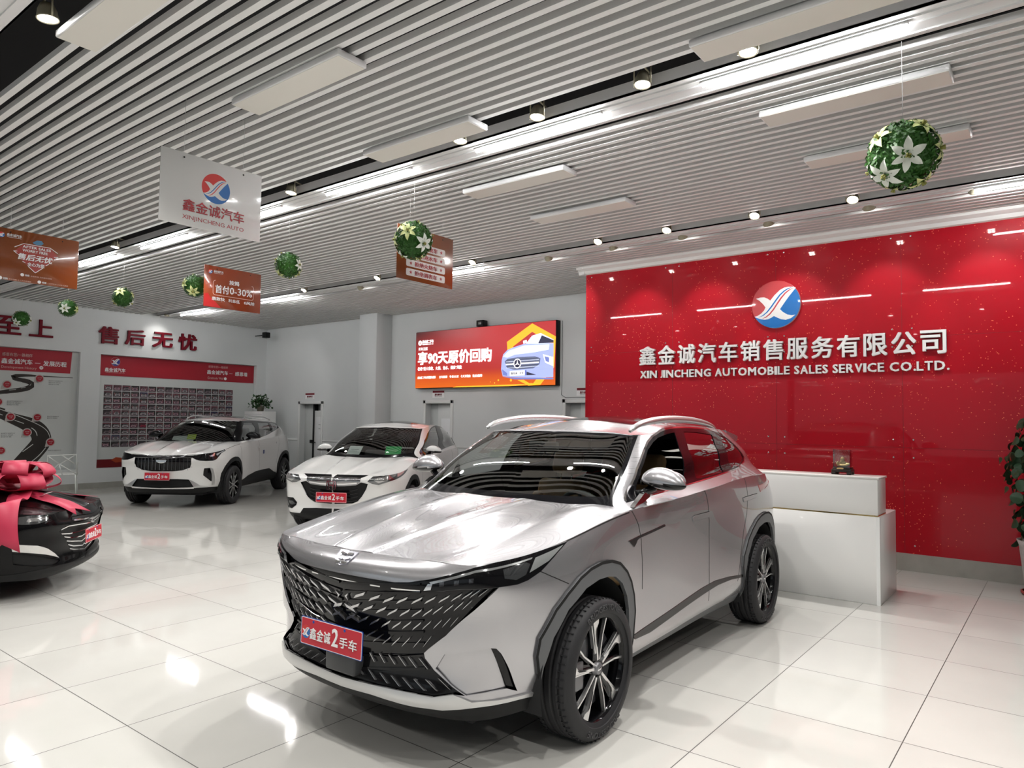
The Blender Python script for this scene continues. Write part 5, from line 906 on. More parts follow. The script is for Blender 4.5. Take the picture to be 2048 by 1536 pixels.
    for k in range(n): e.add([M @ Vector((p[0], p[1], h)) for h in (0, .012) for p in (o_[k], o_[(k+1) % n], i_[(k+1) % n], i_[k])], [(4, 5, 6, 7), (0, 1, 5, 4), (2, 3, 7, 6)])
    for s in (1, -1): e.prism([(s*.044, .046), (s*.030, .046), (s*.020, -.046), (s*.034, -.046)], 0, .012, 0, M)
    e.prism([(-.026, -.006), (.026, -.006), (.028, .010), (-.028, .010)], 0, .012, 0, M); e.build('emblem', [CHROME], car)
    placard(car, flat_M(2.168, -.0, .535), .44, .135)
    door_mirror(car, .42, .915, 1.115, PNT, 1.02, 1); door_mirror(car, .42, .915, 1.115, PNT, 1.02, -1)
    return car
def sedan_car():
    body = sedan(); F = KF; PNT = BPAINT
    spec = dict(pose=(-8.913, 1.286, 140), label='black sedan with a big red ribbon bow on its hood', wb=2.64, tyre=(.325, .215, .205), track=1.53, rim='five', paint=PNT, leather=TANDK, grid=dict(A=(80, 32), G=(60, 22), H=(32, 32), R=(20, 16)), arch_s=((.16, .45), (.52, .85)), arch_scale=.88, cabz=-.13, dashz=-.02, rvz=1.2, bay_block=.68)
    R, reg, outs, ins = std_regions(body, spec, F, PNT); A_ = lambda L, a, b: side_st(body.A, L, a, b)
    sf = A_([(.85, .90), (.83, .8), (.80, .6), (.80, .4), (.82, .26)], .25, .5); sb = A_([(-.15, .92), (-.2, .8), (-.22, .5), (-.22, .26)], .4, .7); sr = A_([(-1.05, .95), (-1.0, .8), (-.9, .6)], .5, .8)
    reg('bumper', 'front_bumper', 'A', [[(0, 0), (.20, 0), (.20, .45), (.22, .72), (.18, .84), (.165, .95), (.15, 1), (0, 1)]], PNT)
    reg('fdoor', 'front_door', 'A', [sf+[(.37, .1), (.52, .1)]+sb[::-1]], PNT, pair=True); reg('rdoor', 'rear_door', 'A', [sb+[(.55, .1), (.62, .1)]+sr[::-1]], PNT, pair=True)
    reg('skirt', 'lower_valance', 'A', [F['skirt']+[(.20, .10), (.20, 0), (0, 0)]], BLACKP, off=.004, depth=.01)
    reg('grille', 'grille', 'A', [F['grille']], BLACKP, off=-.012, depth=-.014); reg('upper', 'upper_grille', 'A', [F['upper']], BLACKP, off=-.006, depth=-.01); reg('bar', 'grille_chrome_bar', 'A', [F['bar']], CHROME, off=.003, depth=.01)
    reg('vent', 'air_intake', 'A', [F['vent']], BLACKP, pair=True, off=-.008, depth=-.012)
    reg('fog', 'fog_lamp', 'A', [F['fog']], mat('fog lens', (.62, .62, .60), .2, .3, coat=1), pair=True, off=.004, depth=.01)
    reg('head', 'headlight', 'A', [F['head']], mat('lamp dark chrome', (.16, .165, .17), .1, .85, coat=1), pair=True, off=.003, depth=.01); reg('headin', 'projector_lens', 'A', [F['headin']], mat('lamp inner', (.5, .5, .5), .1, .8, coat=1), pair=True, off=.006, depth=.004, sub='head')
    for i in ins: reg('hole', 'x', 'A', [i], PNT, hole=True)
    F2 = dict(ws_top=[(.05, .96), (.11, .97)], ws_side=[(.19, .97), (.187, .6), (.185, .2)], dlo=[(.215, .12), (.20, .35), (.215, .85), (.26, .98), (.4, .97), (.6, .95), (.70, .7), (.74, .3), (.66, .12)], win_f=[(.235, .16), (.225, .4), (.24, .85), (.28, .92), (.38, .92), (.41, .16)], win_r=[(.43, .16), (.41, .9), (.58, .9), (.66, .6), (.68, .3), (.62, .16)])
    glass_regions(reg, body, F2)
    spec['regions'] = R; spec['ribbons'] = [('A', 'grille', l, .010, 2) for l in F['lines']]+[('A', 'fdoor', sf, .006, 1), ('A', 'fdoor', sb, .006, 1), ('A', 'rdoor', sr, .006, 1)]
    car, parts = make_car(spec, body)
    e = MB(); M = flat_M(2.245, 0, .60, -8); e.rbox(-.055, .055, -.014, .014, 0, .012, .004, 2, 0, M); e.rbox(-.022, .022, -.028, .028, 0, .012, .004, 2, 0, M); e.build('emblem', [CHROME], car)
    placard(car, flat_M(2.262, 0, .47, -3), .42, .128)
    door_mirror(car, .62, .93, .98, PNT, .95, 1); door_mirror(car, .62, .93, .98, PNT, .95, -1)
    return car, body
def ribbon_bow(car, body):
    """satin bow on the hood with three swallow-tailed ribbons draped over the nose"""
    PK = mat('ribbon red', (.46, .028, .07), .5, back=None); Mc = car.matrix_basis.copy()
    bow = empty('ribbon_bow', Mc @ Vector((1.62, -.05, .885)), car.rotation_euler.z, 'big glossy red ribbon bow with draped tails on the black car\'s hood', 'bow')
    off = Vector((-1.62, .05, -.885))
    def band(name, pts, w0, w1, notch=True, up=None):
        pts = [Vector(p)+off for p in pts]; sp = spline([tuple(p) for p in pts]); N = 40; P = [Vector(p) for p in sp(np.linspace(0, 1, N))]; mb = MB(); L = []; Rr = []
        for i, p in enumerate(P):
            t = (P[min(i+1, N-1)]-P[max(i-1, 0)]).normalized(); u = Vector(up) if up else Vector((0, 0, 1)); b = t.cross(u); b = b.normalized() if b.length > 1e-3 else Vector((0, 1, 0)); w = w0+(w1-w0)*i/(N-1); L.append(p+b*w/2); Rr.append(p-b*w/2)
        V = []; F = []
        for i in range(N): V += [L[i], P[i], Rr[i]]
        for i in range(N-1): F += [(3*i, 3*i+1, 3*i+4, 3*i+3), (3*i+1, 3*i+2, 3*i+5, 3*i+4)]
        if notch: t = (P[-1]-P[-3]).normalized(); V[-3] = V[-3]+t*.09; V[-1] = V[-1]+t*.09
        mb.add(V, F, 0, True); o = mb.build(name, [PK], bow); s = o.modifiers.new('thick', 'SOLIDIFY'); s.thickness = .003; return o
    H = lambda x, y: None
    def hz(x, y):   # height of the hood skin
        best = None
        q = np.array([(a, b) for a in np.linspace(0, 1, 40) for b in np.linspace(0, 1, 30)]); P = body.H(q); d = (P[:, 0]-x)**2+(P[:, 1]-abs(y))**2; return float(P[d.argmin(), 2])
    tail = lambda L: [(x, y, hz(x, y)+.012) for x, y in L]
    t = band('ribbon_tail', tail([(1.60, -.10), (1.75, -.14), (1.92, -.18), (2.05, -.21)])+[(2.17, -.23, .735)], .22, .25)
    l = MB(); T = flat_M(0, 0, 0)
    band('ribbon_tail', tail([(1.60, .05), (1.76, .24), (1.90, .40), (2.0, .52)]), .16, .14)
    band('ribbon_tail', tail([(1.62, -.12), (1.70, -.35), (1.76, -.58)])+[(1.80, -.77, .845), (1.83, -.87, .74), (1.85, -.895, .60), (1.86, -.89, .52)], .30, .24, True, (0, -1, 1))
    band('ribbon_tail', tail([(1.50, .10), (1.40, .4), (1.38, .66)])+[(1.38, .82, .90), (1.38, .90, .78), (1.38, .925, .55)], .26, .24, True, (0, 1, 1))
    def loop(name, ang, length, h, w, z, lift):
        c, s_ = math.cos(ang), math.sin(ang); prof = [(0, 0), (.35*length, -.0), (.72*length, .02*1), (length, h*.45), (.80*length, h*.98), (.40*length, h), (.06, h*.42)]
        sp = spline([(a, b, 0) for a, b in prof]); N = 36; P = sp(np.linspace(0, 1, N)); mb = MB(); V = []; F = []
        for a, b, _ in P:
            ww = w*(.55+.45*min(1, a/(length*.5)))
            for k in (-1, 0, 1): V.append((1.62+c*a-s_*k*ww/2+off.x, -.05+s_*a+c*k*ww/2+off.y, z+b+lift*a+off.z))
        for i in range(N-1): F += [(3*i, 3*i+1, 3*i+4, 3*i+3), (3*i+1, 3*i+2, 3*i+5, 3*i+4)]
        mb.add(V, F, 0, True); o = mb.build(name, [PK], bow); m = o.modifiers.new('thick', 'SOLIDIFY'); m.thickness = .003
    cr = math.radians
    for a, L, h, z_, li in ((20, .34, .15, .90, -.03), (75, .33, .15, .90, 0), (130, .34, .15, .91, .02), (190, .34, .16, .91, .03), (250, .36, .15, .90, 0), (310, .36, .15, .90, -.03), (350, .28, .14, .99, .0), (60, .27, .13, 1.0, .05), (130, .28, .14, 1.0, .06), (215, .28, .14, 1.0, .05), (285, .28, .14, 1.0, .03)): loop('ribbon_loop', cr(a), L, h, .20, z_, li)
    # white print on the front tail
    l = MB(); base = Vector((1.88, -.17, hz(1.88, -.17)+.020))+off; M = Matrix.Translation(base) @ Matrix.Rotation(math.radians(-78), 4, 'Z') @ Matrix.Rotation(math.radians(9), 4, 'Y')
    M = Matrix(((0, -1, 0, base.x), (1, 0, 0, base.y), (0, .0, 1, base.z), (0, 0, 0, 1))) @ Matrix.Rotation(math.radians(-24), 4, 'X')
    l.prism(disc(0, .03, .045, 28), 0, .0008, 0, M); l.prism([(-.032, .052), (-.01, .040), (0, .036), (.032, .058), (.008, .028), (.03, .002), (0, .022), (-.034, .004), (-.006, .030)], .0008, .0014, 1, M); put_text(l, '鑫金诚汽车', -.07, -.055, .14, .028, 0, .0008, .02, 0, M); l.build('ribbon_print', [WHITE, PK], t)
    return bow
# ---------------------------------------------------------------- things in the room
# --- reception counter
CX0, CX1, CY0, CY1 = -4.3, -1.358, 7.127, 7.88
b = MB(); b.rbox(CX0, CX1, CY0, CY1, 0, .785, .004, 1)
ct = b.build('reception_counter', [WHITEP]); tag(ct, 'white two-tier reception counter in front of the red wall', 'counter')
b = MB(); b.rbox(CX0, CX1-.012, CY0, CY0+.35, .797, 1.135, .004, 1); up_ = b.build('upper_tier', [WHITEP], ct)
b = MB(); b.rbox(CX0, CX1-.002, CY0-.006, CY0+.36, 1.117, 1.137, .003, 1); b.build('counter_top', [mat('counter top pale', (.72, .71, .68), .3, coat=.3)], ct)
b = MB(); b.box(CX0, CX1-.012, CY0+.004, CY0+.35, .785, .797); b.build('gold_strip', [mat('polished brass', (.75, .55, .22), .18, 1.)], ct)
b = MB(); b.box(CX1-.03, CX1+.001, CY0-.001, CY0+.02, 0, .785); b.build('corner_strip', [TRIMW], ct)
# --- gilded figure in a glass box
s = empty('figurine_case', (-1.715, 7.36, 1.137), 0, 'small golden figurine in a glass box on the white counter', 'figurine')
DKW = mat('dark wood', (.018, .010, .007), .35); GOLD = mat('gilt', (.85, .60, .28), .32, .85)
b = MB(); b.rbox(-.088, .088, -.07, .07, .022, .052, .006, 2)
for x in (-1, 1):
    for y in (-1, 1): b.rbox(x*.068-.022, x*.068+.022, y*.05-.022, y*.05+.022, 0, .026, .008, 2)
b.rbox(-.078, .078, -.06, .06, .052, .068, .004, 1); b.build('stand', [DKW], s)
b = MB(); b.prism(disc(0, .058, .032, 20, .009), 0, .003, 0, Matrix(((1, 0, 0, -.01), (0, 0, -1, -.0605), (0, 1, 0, 0), (0, 0, 0, 1)))); b.build('name_plate', [GOLD], s)
bm_ = bmesh.new()
def blob(bm, c, r, sx=1, sy=1, sz=1):
    q = bmesh.ops.create_icosphere(bm, subdivisions=3, radius=r, matrix=Matrix.Translation(c) @ Matrix.Diagonal((sx, sy, sz, 1)))
for c, r, sx, sy, sz in (((-.002, 0, .084), .05, 1.05, .75, .36), ((0, 0, .102), .036, 1, .8, .75), ((-.004, -.002, .138), .022, 1, .95, .95), ((-.004, 0, .156), .014, .9, .9, .8), ((-.045, -.005, .104), .016, .9, .8, 1.2), ((.042, -.005, .096), .022, 1.2, .8, .7), ((.060, 0, .092), .012, 1, 1, 1.0), ((-.02, -.022, .086), .018, 1.2, .8, .6), ((.022, -.022, .086), .018, 1.2, .8, .6)): blob(bm_, c, r, sx, sy, sz)
b = MB(); b.bm(bm_, 0, None, True); o = b.build('figure', [GOLD], s); rm = o.modifiers.new('join', 'REMESH'); rm.mode = 'VOXEL'; rm.voxel_size = .003; rm.use_smooth_shade = True
b = MB(); g = .074, .056
for x0_, x1_, y0_, y1_, z0_, z1_ in ((-g[0], g[0], -g[1], -g[1]+.002, .068, .235), (-g[0], g[0], g[1]-.002, g[1], .068, .235), (-g[0], -g[0]+.002, -g[1]+.002, g[1]-.002, .068, .235), (g[0]-.002, g[0], -g[1]+.002, g[1]-.002, .068, .235), (-g[0], g[0], -g[1], g[1], .235, .237)): b.box(x0_, x1_, y0_, y1_, z0_, z1_)
b.build('glass_case', [glass('case glass', (.93, .95, .94))], s)
# --- lettering and emblem on the red wall
LETW = mat('white acrylic letter', (.86, .86, .85), .3, coat=.3); LETS = mat('letter side', (.75, .75, .74), .35)
RW = wall_matrix((0, YR-.001, 0), (1, 0, 0), (0, 0, 1))
def letter(name, ch, x, z, w, h, M, m, label, cat, group, depth=.045, bold=.03, gap=0.):
    mb = MB(); put_text(mb, ch, 0, 0, w, h, gap, depth, bold, 0)
    o = mb.build(name, [m]); o.matrix_world = M @ Matrix.Translation((x, z, 0)); tag(o, label, cat, group); return o
cn = '鑫金诚汽车销售服务有限公司'; x0c, x1c = -4.755, -1.030; n_ = len(cn); pit = (x1c-x0c+.035)/n_
ordw = ['first', 'second', 'third', 'fourth', 'fifth', 'sixth', 'seventh', 'eighth', 'ninth', 'tenth', 'eleventh', 'twelfth', 'last']
for i, ch in enumerate(cn): letter('wall_letter', ch, x0c+i*pit, 2.400, pit-.040, .262, RW, LETW, 'large raised white character %s on the red wall, %s of its line' % (ch, ordw[i]), 'letter', 'white Chinese company name on the red wall', .045, .028)
eng = 'XIN JINCHENG AUTOMOBILE SALES SERVICE CO.LTD.'
V_, F_ = text_geo(eng, 3.742, None, .03, .035)
# advance of each letter, measured by cumulative strings
def adv(s_):
    V, F = text_geo('|'+s_+'|', None, 1., .01, .0); return V[:, 0].max()-V[:, 0].min()
base_w = adv(''); tot = adv(eng)-base_w; sc_ = 3.742/tot; word = 0; k_ = 0
words = eng.replace('CO.LTD.', 'CO.LTD.').split(' ')
pos = 0
for wi, wd in enumerate(words):
    for k_, ch in enumerate(wd):
        a0_ = (adv(eng[:pos])-base_w)*sc_ if pos else 0.; a1_ = (adv(eng[:pos+1])-base_w)*sc_; wch = (a1_-a0_)
        if ch == '.': letter('wall_letter', ch, -4.752+a0_+wch*.25, 2.218, .024, .024, RW, LETW, 'small white full stop, %s in the English line on the red wall' % ('after CO' if k_ < 3 else 'at the end'), 'letter', 'white English company name on the red wall', .03, .02)
        else: letter('wall_letter', ch, -4.752+a0_+wch*.07, 2.218, wch*.86, .104, RW, LETW, 'small raised white letter %s, %s of the word %s on the red wall' % (ch, ordw[k_], wd.replace('.', ' ').strip()), 'letter', 'white English company name on the red wall', .03, .035)
        pos += 1
    pos += 1
e = empty('wall_emblem', (-2.860, YR, 3.097), 0, 'round red and blue emblem with a white winged X on the red wall', 'emblem')
b = MB(); b.lathe([(0, -.04), (.296, -.04), (.296, -.002), (0, -.002)], 64, 'y', 0, None, False); b.build('backing_disc', [LETS], e)
b = MB(); logo(b, 0, 0, .296, .0405, 0, 1, 2, wall_matrix((0, 0, 0), (1, 0, 0)), .002); b.build('emblem_face', [mat('emblem red face', (.55, .05, .06), .25, coat=.5), mat('emblem blue face', (.0, .16, .52), .25, coat=.5), LETW], e)
# --- left wall: big characters
LW = wall_matrix((XL+.001, 0, 0), (0, 1, 0), (0, 0, 1)); DRED = mat('dark red acrylic', (.17, .004, .014), .55, spec=.25)
for ch, ya, yb, zb, zt, lab in (('户', 3.55, 3.97, 3.17, 3.54, 'dark red raised character left of the photo edge on the left wall'), ('至', 4.80, 5.225, 3.185, 3.555, 'dark red raised character 至 partly behind a flower ball on the left wall'), ('上', 5.365, 5.80, 3.185, 3.545, 'dark red raised character 上 on the left wall'), ('售', 6.68, 7.105, 3.165, 3.545, 'dark red raised character 售 on the left wall'), ('后', 7.24, 7.68, 3.185, 3.535, 'dark red raised character 后 on the left wall, under the small spotlight'), ('无', 7.85, 8.32, 3.185, 3.54, 'dark red raised character 无 on the left wall'), ('忧', 8.455, 8.91, 3.17, 3.565, 'dark red raised character 忧 on the left wall, rightmost')):
    if ch == '户': continue
    letter('wall_letter', ch, ya, zb, yb-ya, zt-zb, LW, DRED, lab, 'letter', 'dark red characters on the left wall', .05, .03)
# --- development history board in the left niche
NB = wall_matrix((XL-DN+.001, 0, 0), (0, 1, 0), (0, 0, 1)); BRED = mat('banner red', (.36, .012, .025), .4); BGREY = mat('board grey white', (.60, .625, .61), .45); ROAD = mat('road print', (.022, .018, .015), .5); TXG = mat('small print grey', (.12, .13, .13), .6); PINKW = mat('pale pink print', (.62, .42, .40), .5)
def board(name, y0_, y1_, z0_, z1_, lab):
    mb = MB(); mb.prism([(y0_, z0_), (y1_, z0_), (y1_, z1_), (y0_, z1_)], 0, .012, 0, NB); o = mb.build(name, [BGREY]); return tag(o, lab, 'wall board')
hb = board('history_board', P1[0]+.02, P1[1]-.02, P1[2]+.02, P1[3]-.01, 'wall board with a winding black road and red pins under a red header')
mb = MB(); mb.prism([(P1[0]+.02, 2.47), (6.20, 2.47), (6.225, 2.93), (P1[0]+.02, 2.93)], .012, .02, 0, NB); mb.build('header', [BRED], hb)
mb = MB(); put_text(mb, '感恩有您/一路相伴', 4.955, 2.76, .53, .07, .02, .001, .005, 1, NB); put_text(mb, '鑫金诚汽车', 4.945, 2.605, .545, .11, .02, .001, .02, 0, NB); put_text(mb, '—', 5.535, 2.645, .10, .008, .02, .001, 0, 0, NB); put_text(mb, '发展历程', 5.684, 2.60, .44, .11, .02, .001, .02, 0, NB); put_text(mb, 'Development History', 4.95, 2.50, .62, .065, .02, .001, .0, 1, NB); mb.prism(disc(5.655, 2.56, .036), .02, .021, 0, NB); mb.prism([(5.632, 2.575), (5.652, 2.562), (5.68, 2.585), (5.662, 2.558), (5.682, 2.54), (5.655, 2.552), (5.632, 2.542), (5.648, 2.558)], .021, .022, 2, NB); mb.build('header_lettering', [WHITE, PINKW, BRED], hb)
pxw = lambda L: [(float(4.94+(x-10)*1.50e-3), float(2.43-(y-330)*1.615e-3)) for x, y in L]   # board picture grid
def strip2(L, w, z, m, mbb):
    L = [np.array(p) for p in L]; sp = spline([tuple(p)+(0,) for p in L]); P = sp(np.linspace(0, 1, 48))[:, :2]; t = np.gradient(P, axis=0); t /= np.linalg.norm(t, axis=1, keepdims=True)+1e-9; nrm_ = np.stack([-t[:, 1], t[:, 0]], 1); ww = np.interp(np.linspace(0, 1, 48), np.linspace(0, 1, len(w)), w)[:, None] if isinstance(w, (list, tuple)) else w
    A_ = P+nrm_*ww/2; B_ = P-nrm_*ww/2
    V = [NB @ Vector((p[0], p[1], z)) for p in np.concatenate([A_, B_])]; mbb.add(V, [(i, i+1, 48+i+1, 48+i) for i in range(47)][::1], m)
mb = MB()
up1 = pxw([(890, 360), (640, 358), (430, 357), (240, 362), (150, 385), (200, 410), (330, 432), (390, 470), (330, 520), (180, 555), (0, 588), (-160, 640), (-230, 700), (-120, 765), (60, 840)])
strip2(up1, [.012, .014, .02, .03, .05, .075, .085, .10, .10, .085, .08, .09, .11, .14, .20], .0125, 0, mb)
lo1 = pxw([(0, 830), (180, 905), (380, 985), (500, 1080), (530, 1180), (470, 1290), (380, 1400), (280, 1520), (180, 1650), (120, 1780)])
strip2(lo1, [.17, .20, .26, .33, .36, .36, .36, .36, .36, .36], .0126, 0, mb); mb.build('road', [ROAD], hb)
mb = MB()
for L, w in (([(-10, 775), (200, 855), (390, 935), (520, 1000), (600, 1070), (635, 1150)], .012), ([(0, 925), (160, 985), (270, 1060), (300, 1110)], .010), ([(300, 1140), (230, 1220), (100, 1300)], .012), ([(585, 1275), (500, 1380), (400, 1470), (300, 1600)], .014), ([(200, 925), (310, 965)], .012), ([(400, 1020), (450, 1060), (475, 1120)], .014), ([(430, 1228), (370, 1275), (310, 1320)], .014), ([(0, 838), (60, 862)], .012), ([(120, 550), (200, 540)], .008), ([(255, 520), (310, 508)], .007), ([(455, 470), (430, 510), (330, 555), (160, 590), (0, 605)], .007), ([(300, 470), (270, 450), (160, 425), (100, 395)], .005), ([(375, 460), (360, 485)], .007)):
    strip2(pxw(L), w, .0135, 0, mb)
mb.build('road_marking', [mat('road line', (.62, .64, .61), .5)], hb)
for x, y in ((470, 390), (92, 482), (0, 700), (150, 882), (465, 885), (350, 1078), (640, 1205), (58, 1300)):
    (py, pz), = pxw([(x, y)]); mb = MB(); mb.prism(disc(py, pz, .085, 28), .0127, .024, 0, NB); mb.prism([(py-.085, pz-.02), (py-.1, pz-.10), (py-.02, pz-.084)], .0127, .024, 0, NB); mb.prism(disc(py, pz, .066, 28), .024, .027, 1, NB); put_text(mb, '2015年', py-.04, pz+.004, .08, .024, .027, .001, .01, 2, NB); put_text(mb, '六月', py-.022, pz-.03, .044, .022, .027, .001, .01, 2, NB); mb.build('pin', [mat('pin grey', (.50, .45, .43), .5), BRED, mat('pin text', (.7, .45, .45), .5)], hb)
mb = MB()
for x, y, w_, nl in ((585, 405, .26, 3), (100, 680, .27, 3), (585, 865, .22, 2), (50, 1080, .24, 3), (612, 1305, .25, 1)):
    (py, pz), = pxw([(x, y)])
    for q in range(nl): put_text(mb, '鑫金诚汽车 销售服务公司'[:12-2*q], py, pz-.022-q*.036, w_*(1-.12*q), .022, .0125, .0008, .0, 0, NB)
mb.build('caption', [TXG], hb)
# --- photo wall in the right niche
gb = board('photo_board', P2[0]+.01, P2[1]-.01, P2[2]+.01, P2[3]-.01, 'pale wall board with red header holding the grid of car photos')
mb = MB(); mb.prism([(P2[0]+.01, 2.47), (P2[1]-.02, 2.47), (P2[1]-.02, 2.92), (P2[0]+.01, 2.92)], .012, .02, 0, NB); mb.build('header', [BRED], gb)
mb = MB(); mb.prism([(P2[0]+.01, .44), (8.2, .44), (8.2, .62), (P2[0]+.01, .62)], .012, .016, 0, NB); mb.prism([(7.1, .60), (7.2, .66), (7.35, .64), (7.45, .70), (7.6, .60), (7.4, .56), (7.2, .54)], .016, .018, 1, NB); mb.build('footer', [mat('footer dark red', (.16, .008, .012), .4), mat('footer orange', (.42, .06, .02), .4)], gb)
mb = MB(); logo(mb, 7.11, 2.79, .095, .0201, 0, 1, 2, NB, .0008); mb.build('header_emblem', [BRED, mat('deep blue', (.02, .03, .25), .4), WHITE], gb)
mb = MB()
ring = disc(7.11, 2.79, .099, 36); rin = disc(7.11, 2.79, .093, 36)
for i in range(36): mb.add([NB @ Vector(p+(.0208,)) for p in (ring[i], ring[(i+1) % 36], rin[(i+1) % 36], rin[i])], [(0, 1, 2, 3)], 1)
put_text(mb, '鑫金诚汽车', 6.89, 2.56, .44, .09, .02, .001, .02, 0, NB); put_text(mb, 'XINJINCHENG AUTO', 6.91, 2.53, .40, .022, .02, .001, 0, 1, NB)
put_text(mb, '感恩有您/一路相伴', 9.30, 2.80, .52, .06, .02, .001, .0, 1, NB); put_text(mb, '鑫金诚汽车', 9.265, 2.64, .56, .105, .02, .001, .02, 0, NB); put_text(mb, '—', 9.86, 2.68, .09, .008, .02, .001, 0, 0, NB); put_text(mb, '感恩墙', 10.02, 2.635, .345, .105, .02, .001, .02, 0, NB); put_text(mb, 'Gratitude Wall', 9.285, 2.52, .42, .06, .02, .001, .0, 1, NB); mb.prism(disc(9.757, 2.548, .036), .02, .021, 0, NB)
mb.build('header_lettering', [WHITE, PINKW], gb)
PH = {}
def photo_mesh(k, bgc, carc):
    mb = MB(); w_, h_ = .181, .128; mb.box(0, w_, 0, .001, 0, h_, 0)
    F = Matrix(((1, 0, 0, 0), (0, 0, -1, 0), (0, 1, 0, 0), (0, 0, 0, 1)))
    rnd = random.Random(k); sx = rnd.uniform(.85, 1.1); c = w_/2+rnd.uniform(-.01, .01)
    G = lambda L: [(c+x*sx, y) for x, y in L]
    mb.prism([(0, 0), (w_, 0), (w_, .028), (0, .034)], 0, .0004, 3, F)
    mb.prism(G([(-.062, .022), (.062, .022), (.066, .05), (.058, .064), (.04, .070), (.028, .092), (-.028, .092), (-.04, .070), (-.058, .064), (-.066, .05)]), .0004, .0008, 1, F)
    mb.prism(G([(-.034, .070), (.034, .070), (.025, .088), (-.025, .088)]), .0008, .0012, 2, F); mb.prism(G([(-.03, .034), (.03, .034), (.034, .05), (-.034, .05)]), .0008, .0012, 2, F)
    for s_ in (-1, 1): mb.prism(G([(s_*.058, .012), (s_*.042, .012), (s_*.042, .026), (s_*.058, .026)]), .0008, .0012, 2, F)
    for x in ([-.06, .05] if k % 2 else [.06]): mb.prism(disc(c+x, .088, .009, 10), .0008, .0012, 4, F); mb.prism([(c+x-.012, .05), (c+x+.012, .05), (c+x+.010, .08), (c+x-.010, .08)], .0004, .0007, 5, F)
    if k % 3 == 0: mb.prism([(0, .100), (w_, .104), (w_, .115), (0, .112)], .0004, .0008, 5, F)
    o = mb.build('car_photo', [mat('photo dark %s' % bgc, {'a': (.030, .026, .028), 'b': (.075, .028, .040), 'c': (.028, .025, .06)}[bgc], .4), mat('photo car %s' % carc, {'w': (.36, .34, .35), 'g': (.20, .16, .18), 'r': (.32, .02, .05), 'p': (.36, .22, .26)}[carc], .4), mat('photo black', (.02, .02, .022), .4), mat('photo floor', (.13, .10, .11), .4), mat('photo skin', (.36, .25, .22), .5), mat('photo cloth', (.25, .08, .10), .5)])
    return o
protos = [photo_mesh(k, bg, cc) for k, (bg, cc) in enumerate((('a', 'w'), ('a', 'w'), ('a', 'g'), ('b', 'w'), ('b', 'p'), ('c', 'w'), ('b', 'g'), ('a', 'p'), ('b', 'r')))]
rr_ = random.Random(5); first = [True]*len(protos); rows_ = ['topmost', 'second', 'third', 'fourth', 'fifth', 'sixth', 'seventh', 'eighth', 'ninth', 'tenth']
for ro in range(10):
    for co in range(16):
        if ro >= 5 and co >= 13 or ro >= 7 and co >= 10: continue
        k = rr_.choices(range(9), (6, 5, 5, 4, 3, 1, 3, 3, .3))[0]
        if first[k]: o = protos[k]; first[k] = False
        else: o = bpy.data.objects.new('car_photo', protos[k].data); COL.objects.link(o)
        o.matrix_world = Matrix(((0, -1, 0, XL-DN+.013), (1, 0, 0, 6.893+co*.1935), (0, 0, 1, 2.142-ro*.1395), (0, 0, 0, 1))); tag(o, 'small car photo on the photo wall, %s row, column %d from left' % (rows_[ro], co+1), 'photo', 'car delivery photos on the photo wall')
for k, f_ in enumerate(first):
    if f_: bpy.data.objects.remove(protos[k])
# --- lit screen on the back wall
sx0, sx1, sz0, sz1 = -10.974, -7.345, 2.245, 3.448; SCR = wall_matrix((sx0, YB-.131, sz0), (1, 0, 0)); SW, SH = sx1-sx0, sz1-sz0
b = MB(); b.rbox(sx0, sx1, YB-.12, YB, sz0, sz1, .004, 1); ls = b.build('advertising_screen', [BLACKP]); tag(ls, 'wide lit red and orange advertising screen with a silver car on the back wall', 'screen')
m = mat('lit screen', (.5, .02, .02), .3); nt = m.node_tree; bs_ = nt.nodes['Principled BSDF']
tc = nt.nodes.new('ShaderNodeTexCoord'); sp_ = nt.nodes.new('ShaderNodeSeparateXYZ'); nt.links.new(tc.outputs['Generated'], sp_.inputs[0])
r1 = nt.nodes.new('ShaderNodeValToRGB'); r1.color_ramp.elements[0].position = .0; r1.color_ramp.elements[0].color = (.85, .16, .01, 1); r1.color_ramp.elements[1].position = 1; r1.color_ramp.elements[1].color = (.02, .004, .004, 1)
for p_, c_ in ((.16, (.75, .10, .01, 1)), (.30, (.52, .03, .02, 1)), (.62, (.40, .02, .02, 1))): q_ = r1.color_ramp.elements.new(p_); q_.color = c_
r2 = nt.nodes.new('ShaderNodeValToRGB'); r2.color_ramp.elements[0].color = (.0, .0, .0, 1); r2.color_ramp.elements[1].position = .6; r2.color_ramp.elements[1].color = (1, 1, 1, 1)
mx_ = nt.nodes.new('ShaderNodeMix'); mx_.data_type = 'RGBA'; mx_.inputs[7].default_value = (.58, .035, .04, 1); nt.links.new(sp_.outputs[2], r1.inputs[0]); nt.links.new(sp_.outputs[0], r2.inputs[0]); ml_ = nt.nodes.new('ShaderNodeMath'); ml_.operation = 'MULTIPLY'; gt_ = nt.nodes.new('ShaderNodeMapRange'); gt_.inputs[1].default_value = .2; gt_.inputs[2].default_value = .5; nt.links.new(sp_.outputs[2], gt_.inputs[0]); nt.links.new(gt_.outputs[0], ml_.inputs[0]); nt.links.new(r2.outputs[0], ml_.inputs[1]); nt.links.new(ml_.outputs[0], mx_.inputs[0]); nt.links.new(r1.outputs[0], mx_.inputs[6])
nt.links.new(mx_.outputs[2], bs_.inputs['Emission Color']); bs_.inputs['Emission Strength'].default_value = EM_SCR; bs_.inputs['Base Color'].default_value = (.05, .01, .01, 1)
def em(name, c): return mat('screen '+name, c, .4, emit=EM_SCR)
sg = lambda L: [((x-55)/1930*SW, 0) for x, y in L]
def P_(L):   # picture grid of the screen: x 0..1000, y 0..333 (down)
    return [(x/1000*SW, SH-y/333*SH) for x, y in L]
